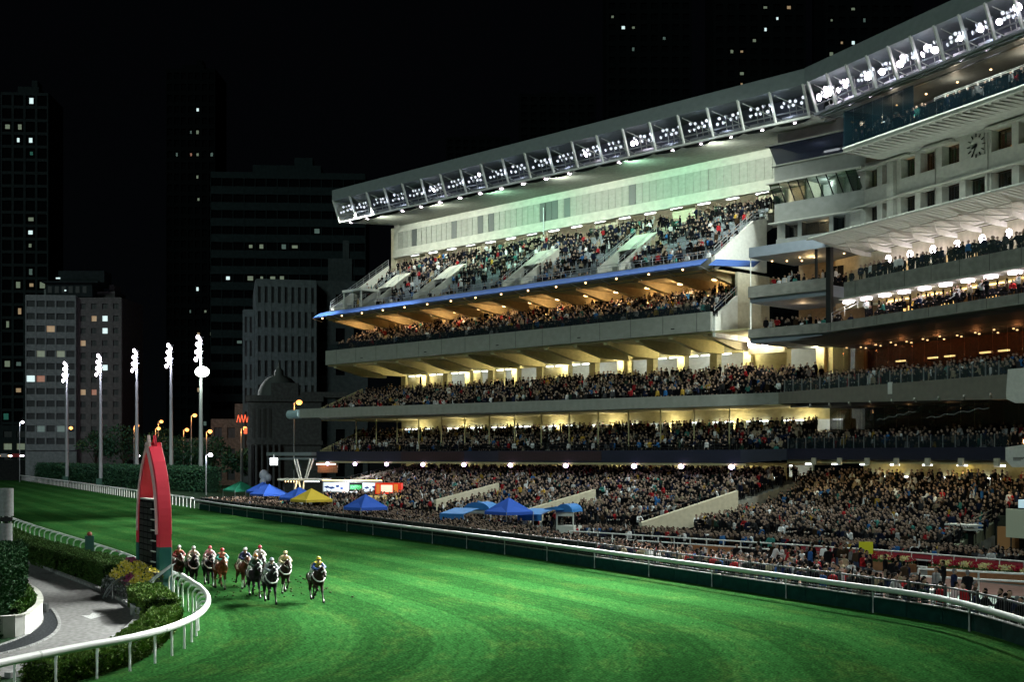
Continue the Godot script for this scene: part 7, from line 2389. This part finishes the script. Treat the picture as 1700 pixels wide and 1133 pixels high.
func build_crowd() -> void:
	var meshes := []
	for p in 6:
		meshes.append(spectator(p, .03)); crowd_x.append([]); crowd_c.append([])
	var A := stand_left
	var B := stand_right
	var patch := FastNoiseLite.new()
	patch.seed = 12; patch.frequency = .06
	# upper deck: clustered, thin in front, dense at the back
	var skip := func(t: float, r: int) -> bool: return (_in_stair(t) and r < 8) or patch.get_noise_2d(t * 1.6, r * 5.0) < (-.08 if r < 7 else -.4)
	fill_rows(A, .8, 67, .6, 27.2, 11, .95, .66, .72, .35, skip)
	fill_rows(A, .8, 67, 11.0, 34.46, 3, .8, 0, .75, 0, func(t, r): return patch.get_noise_2d(t * 1.3, 40.0) < -.25)
	fill_rows(A, .2, 67, .5, 21.9, 8, .9, .40, .86, .3)
	fill_rows(A, -2.5, 67.5, .9, 13.2, 8, .95, .38, .9, .1)
	fill_rows(A, 67.5, 75, 1.9, 13.3, 7, .95, .36, .9, .1)
	fill_rows(A, -1.5, 75.4, .9, 7.5, 7, .95, .38, .92, .1)
	var in_aisle := func(t: float, r: int) -> bool:
		for q in [41.1, 58.0, 75.4]:
			if t > q - .3 and t < q + 2.6 and r < 14: return true
		return t < 16 and r < 12
	fill_rows(A, 10.5, 73.5, -18, .55, 28, .9, .162, .84, .25, in_aisle)
	for r in 25: fill_rows(B, -10.3, rake_end(r) - .3, -14 + r * .92, rake_h(r), 1, .92, .17, .86, .2)
	fill_rows(B, -2.8, 26.2, .6, 13.2, 4, 1.0, .3, .85, 0)
	fill_rows(B, -2.8, 26.2, 6.5, 13.8, 3, 1.0, .2, .5, .5)
	fill_rows(B, -2.8, 26.2, .5, 7.4, 4, 1.0, .32, .75, .2)
	fill_rows(B, -2.5, 26.2, 6, 8.4, 3, 1.0, .2, .45, .5)
	fill_rows(B, 5.2, 30, 1.3, 36.3, 3, 1.1, 0, .6, 0)
	fill_rows(B, 7.4, 30, .4, 23.31, 2, .7, 0, .8, 0)
	fill_rows(B, 6.4, 30, .5, 20.01, 2, .9, 0, .6, .75)
	fill_rows(A, 72.8, 81, .6, 23.96, 4, 1.3, 0, .5, .6)
	fill_rows(A, 72.8, 81, .6, 19.66, 4, 1.3, 0, .5, .6)
	# paved terrace between the fence and the stand
	var fence := smooth([Vector2(20.3, 46), Vector2(19.6, 55), Vector2(17.0, 61.3), Vector2(13.9, 67.6), Vector2(.8, 93.9), Vector2(-12.2, 118.3), Vector2(-32.2, 154.7), Vector2(-44, 178.3)])
	var len_ := poly_len(fence)
	var s := 0.0
	while s < len_ - .5: # at the fence itself
		var p: Array = poly_at(fence, s)
		var side := Vector2(p[1].y, -p[1].x)
		var d: float = p[0].y
		var gap := .50 if d > 84 else rng.randf_range(.5, .95)
		for r in (6 if d > 72 and d < 112 else (4 if d > 60 else 2)):
			if d < 58 and rng.randf() < .4: continue
			var q: Vector2 = p[0] + side * (.55 + r * .62 + rng.randf_range(0, .3)) + p[1] * rng.randf_range(-.2, .2)
			add_person(V(q.x, .012, q.y), atan2(-side.x, side.y) + (PI if d < 92 and rng.randf() < .6 else 0.0), 1 if r == 0 and rng.randf() < .6 else any_pose(), d < 112)
		s += gap
	for i in 3300: # the standing mass further left and under the tents
		var p: Array = poly_at(fence, rng.randf() * len_)
		if p[0].y < 99: continue
		var side := Vector2(p[1].y, -p[1].x)
		var depth := lerpf(2.4, 15.0 if p[0].y > 112 else 6.0, rng.randf())
		var q: Vector2 = p[0] + side * depth
		var loc := stand_left.transform.affine_inverse() * V(q.x, 0, q.y)
		if -loc.z > -18 and loc.x > 9: continue
		add_person(V(q.x, .012, q.y), atan2(-side.x, side.y), any_pose())
	for i in 520: # along the back of the paddock rail
		var t := rng.randf()
		var p := [Vector2(4.8, 105.8), Vector2(12.5, 97.6), Vector2(20, 89.4), Vector2(25.1, 83.7), Vector2(30.4, 75.2)]
		var g: Array = poly_at(p, t * poly_len(p))
		var side := Vector2(g[1].y, -g[1].x) * -1.0
		if side.y < 0: side = -side
		var q: Vector2 = g[0] + side * rng.randf_range(.5, 3.6)
		add_person(V(q.x, .012, q.y), atan2(-side.x, side.y), any_pose(), g[0].y < 84 and i % 2 == 0)
	for i in 70: # small groups on the paddock walk
		var q := Vector2(rng.randf_range(14.5, 22.5), rng.randf_range(66, 84))
		if q.x < 14.6 + (84 - q.y) * .12 or q.x > 25 - (q.y - 66) * .2: continue
		add_person(V(q.x, .03, q.y), rng.randf() * TAU, any_pose(), true)
	for q in [[28.9, 80.8, 2, 2.6], [29.7, 79.6, 0, 2.8], [30.1, 78.6, 2, 3.6], [15.1, 77.3, 0, .3], [15.9, 72.6, 0, -.5], [21.3, 66.4, 4, -.6], [22.0, 65.6, 0, -.4], [22.3, 63.9, 0, 2.9], [22.6, 62.8, 5, 2.4], [21.3, 58.3, 0, .7], [20.9, 53.2, 0, .5], [23.4, 68.6, 2, -.8], [19.3, 70.2, 4, -.7], [18.4, 71.2, 4, -.6]]:
		add_person(V(q[0], .03, q[1]), q[3], q[2], true)
	# the three hundred that show largest are people of their own, the rest one crowd
	single.sort_custom(func(a, b): return a[0] < b[0])
	var coats := [["black", Color(.010, .010, .012)], ["navy", Color(.012, .018, .05)], ["charcoal", Color(.04, .04, .045)], ["dark brown", Color(.045, .030, .02)], ["white", Color(.55, .55, .56)], ["grey", Color(.18, .18, .19)], ["red", Color(.32, .02, .025)], ["beige", Color(.30, .24, .16)], ["blue", Color(.03, .10, .30)], ["dark green", Color(.015, .04, .03)]]
	var weight := [0, 0, 0, 0, 0, 0, 0, 1, 1, 1, 2, 2, 2, 3, 3, 4, 4, 5, 6, 7, 8, 9]
	var doing := ["standing", "leaning forward", "holding a phone up", "with one arm raised", "seated", "reading a paper"]
	var seen_as := {}
	for i in single.size():
		var q: Array = single[i]
		if i >= 285:
			crowd_x[q[2]].append(q[1]); crowd_c[q[2]].append(coat_colour())
			continue
		var c: Array = coats[weight[rng.randi() % weight.size()]]
		var o := put("person", meshes[q[2]], null, self, q[1])
		for k in 6: o.set_surface_override_material(k, [mat("skin_%d" % rng.randi_range(0, 2)), mat("hair_black", Color(.008, .007, .006), .5) if rng.randf() < .85 else mat("hair_grey", Color(.25, .25, .26), .6), mat("coat " + c[0], c[1], .8), [mat("trousers_black", Color(.012, .012, .014), .8), mat("trousers_denim", Color(.04, .06, .11), .8), mat("trousers_stone", Color(.22, .19, .15), .8)][rng.randi_range(0, 2) if rng.randf() < .6 else 0], mats["dark"], mat("paper")][k])
		var p: Vector3 = q[1].origin
		var where := "where the white outer rail ends" if -p.z < 58 else ("by the white tables" if -p.z < 74 and p.x < 24 else ("by the flower planters" if p.x > 22 else ("near the terracotta panel" if -p.z < 92 else "at the fence left of the paddock")))
		var key: String = c[0] + where
		if not seen_as.has(key): seen_as[key] = []
		seen_as[key].append([p.x / -p.z, o, c[0], doing[q[2]], where])
	for key in seen_as:
		var list: Array = seen_as[key]
		list.sort_custom(func(a, b): return a[0] < b[0])
		for i in list.size():
			var q: Array = list[i]
			tag(q[1], "%s from left %s-coated spectator, %s, %s" % [ordinal(i, list.size()), q[2], q[3], q[4]] if i > 0 and i < list.size() - 1 else "%s %s-coated spectator, %s, %s" % [ordinal(i, list.size()), q[2], q[3], q[4]], "person", "spectators %s" % q[4])
	var crowd := Node3D.new()
	crowd.name = "crowd"
	add_child(crowd, true)
	tag(crowd, "dense crowd of spectators filling the tiers and the terrace", "crowd", "", "stuff")
	var tint := mat("crowd_coats", Color.WHITE, .85)
	tint.vertex_color_use_as_albedo = true
	var six := [mat("skin_far", Color(.32, .215, .165), .7), mat("hair_black"), tint, mat("trousers_black"), mats["dark"], mat("paper")]
	var total := 0
	for p in 6:
		var m: ArrayMesh = meshes[p].duplicate()
		for k in 6: m.surface_set_material(k, six[k])
		var o := multi("spectators", m, crowd_x[p], crowd_c[p], null, crowd)
		o.set_meta("kind", "stuff")
		total += crowd_x[p].size()
	print("crowd ", total, " singles ", mini(single.size(), 285))
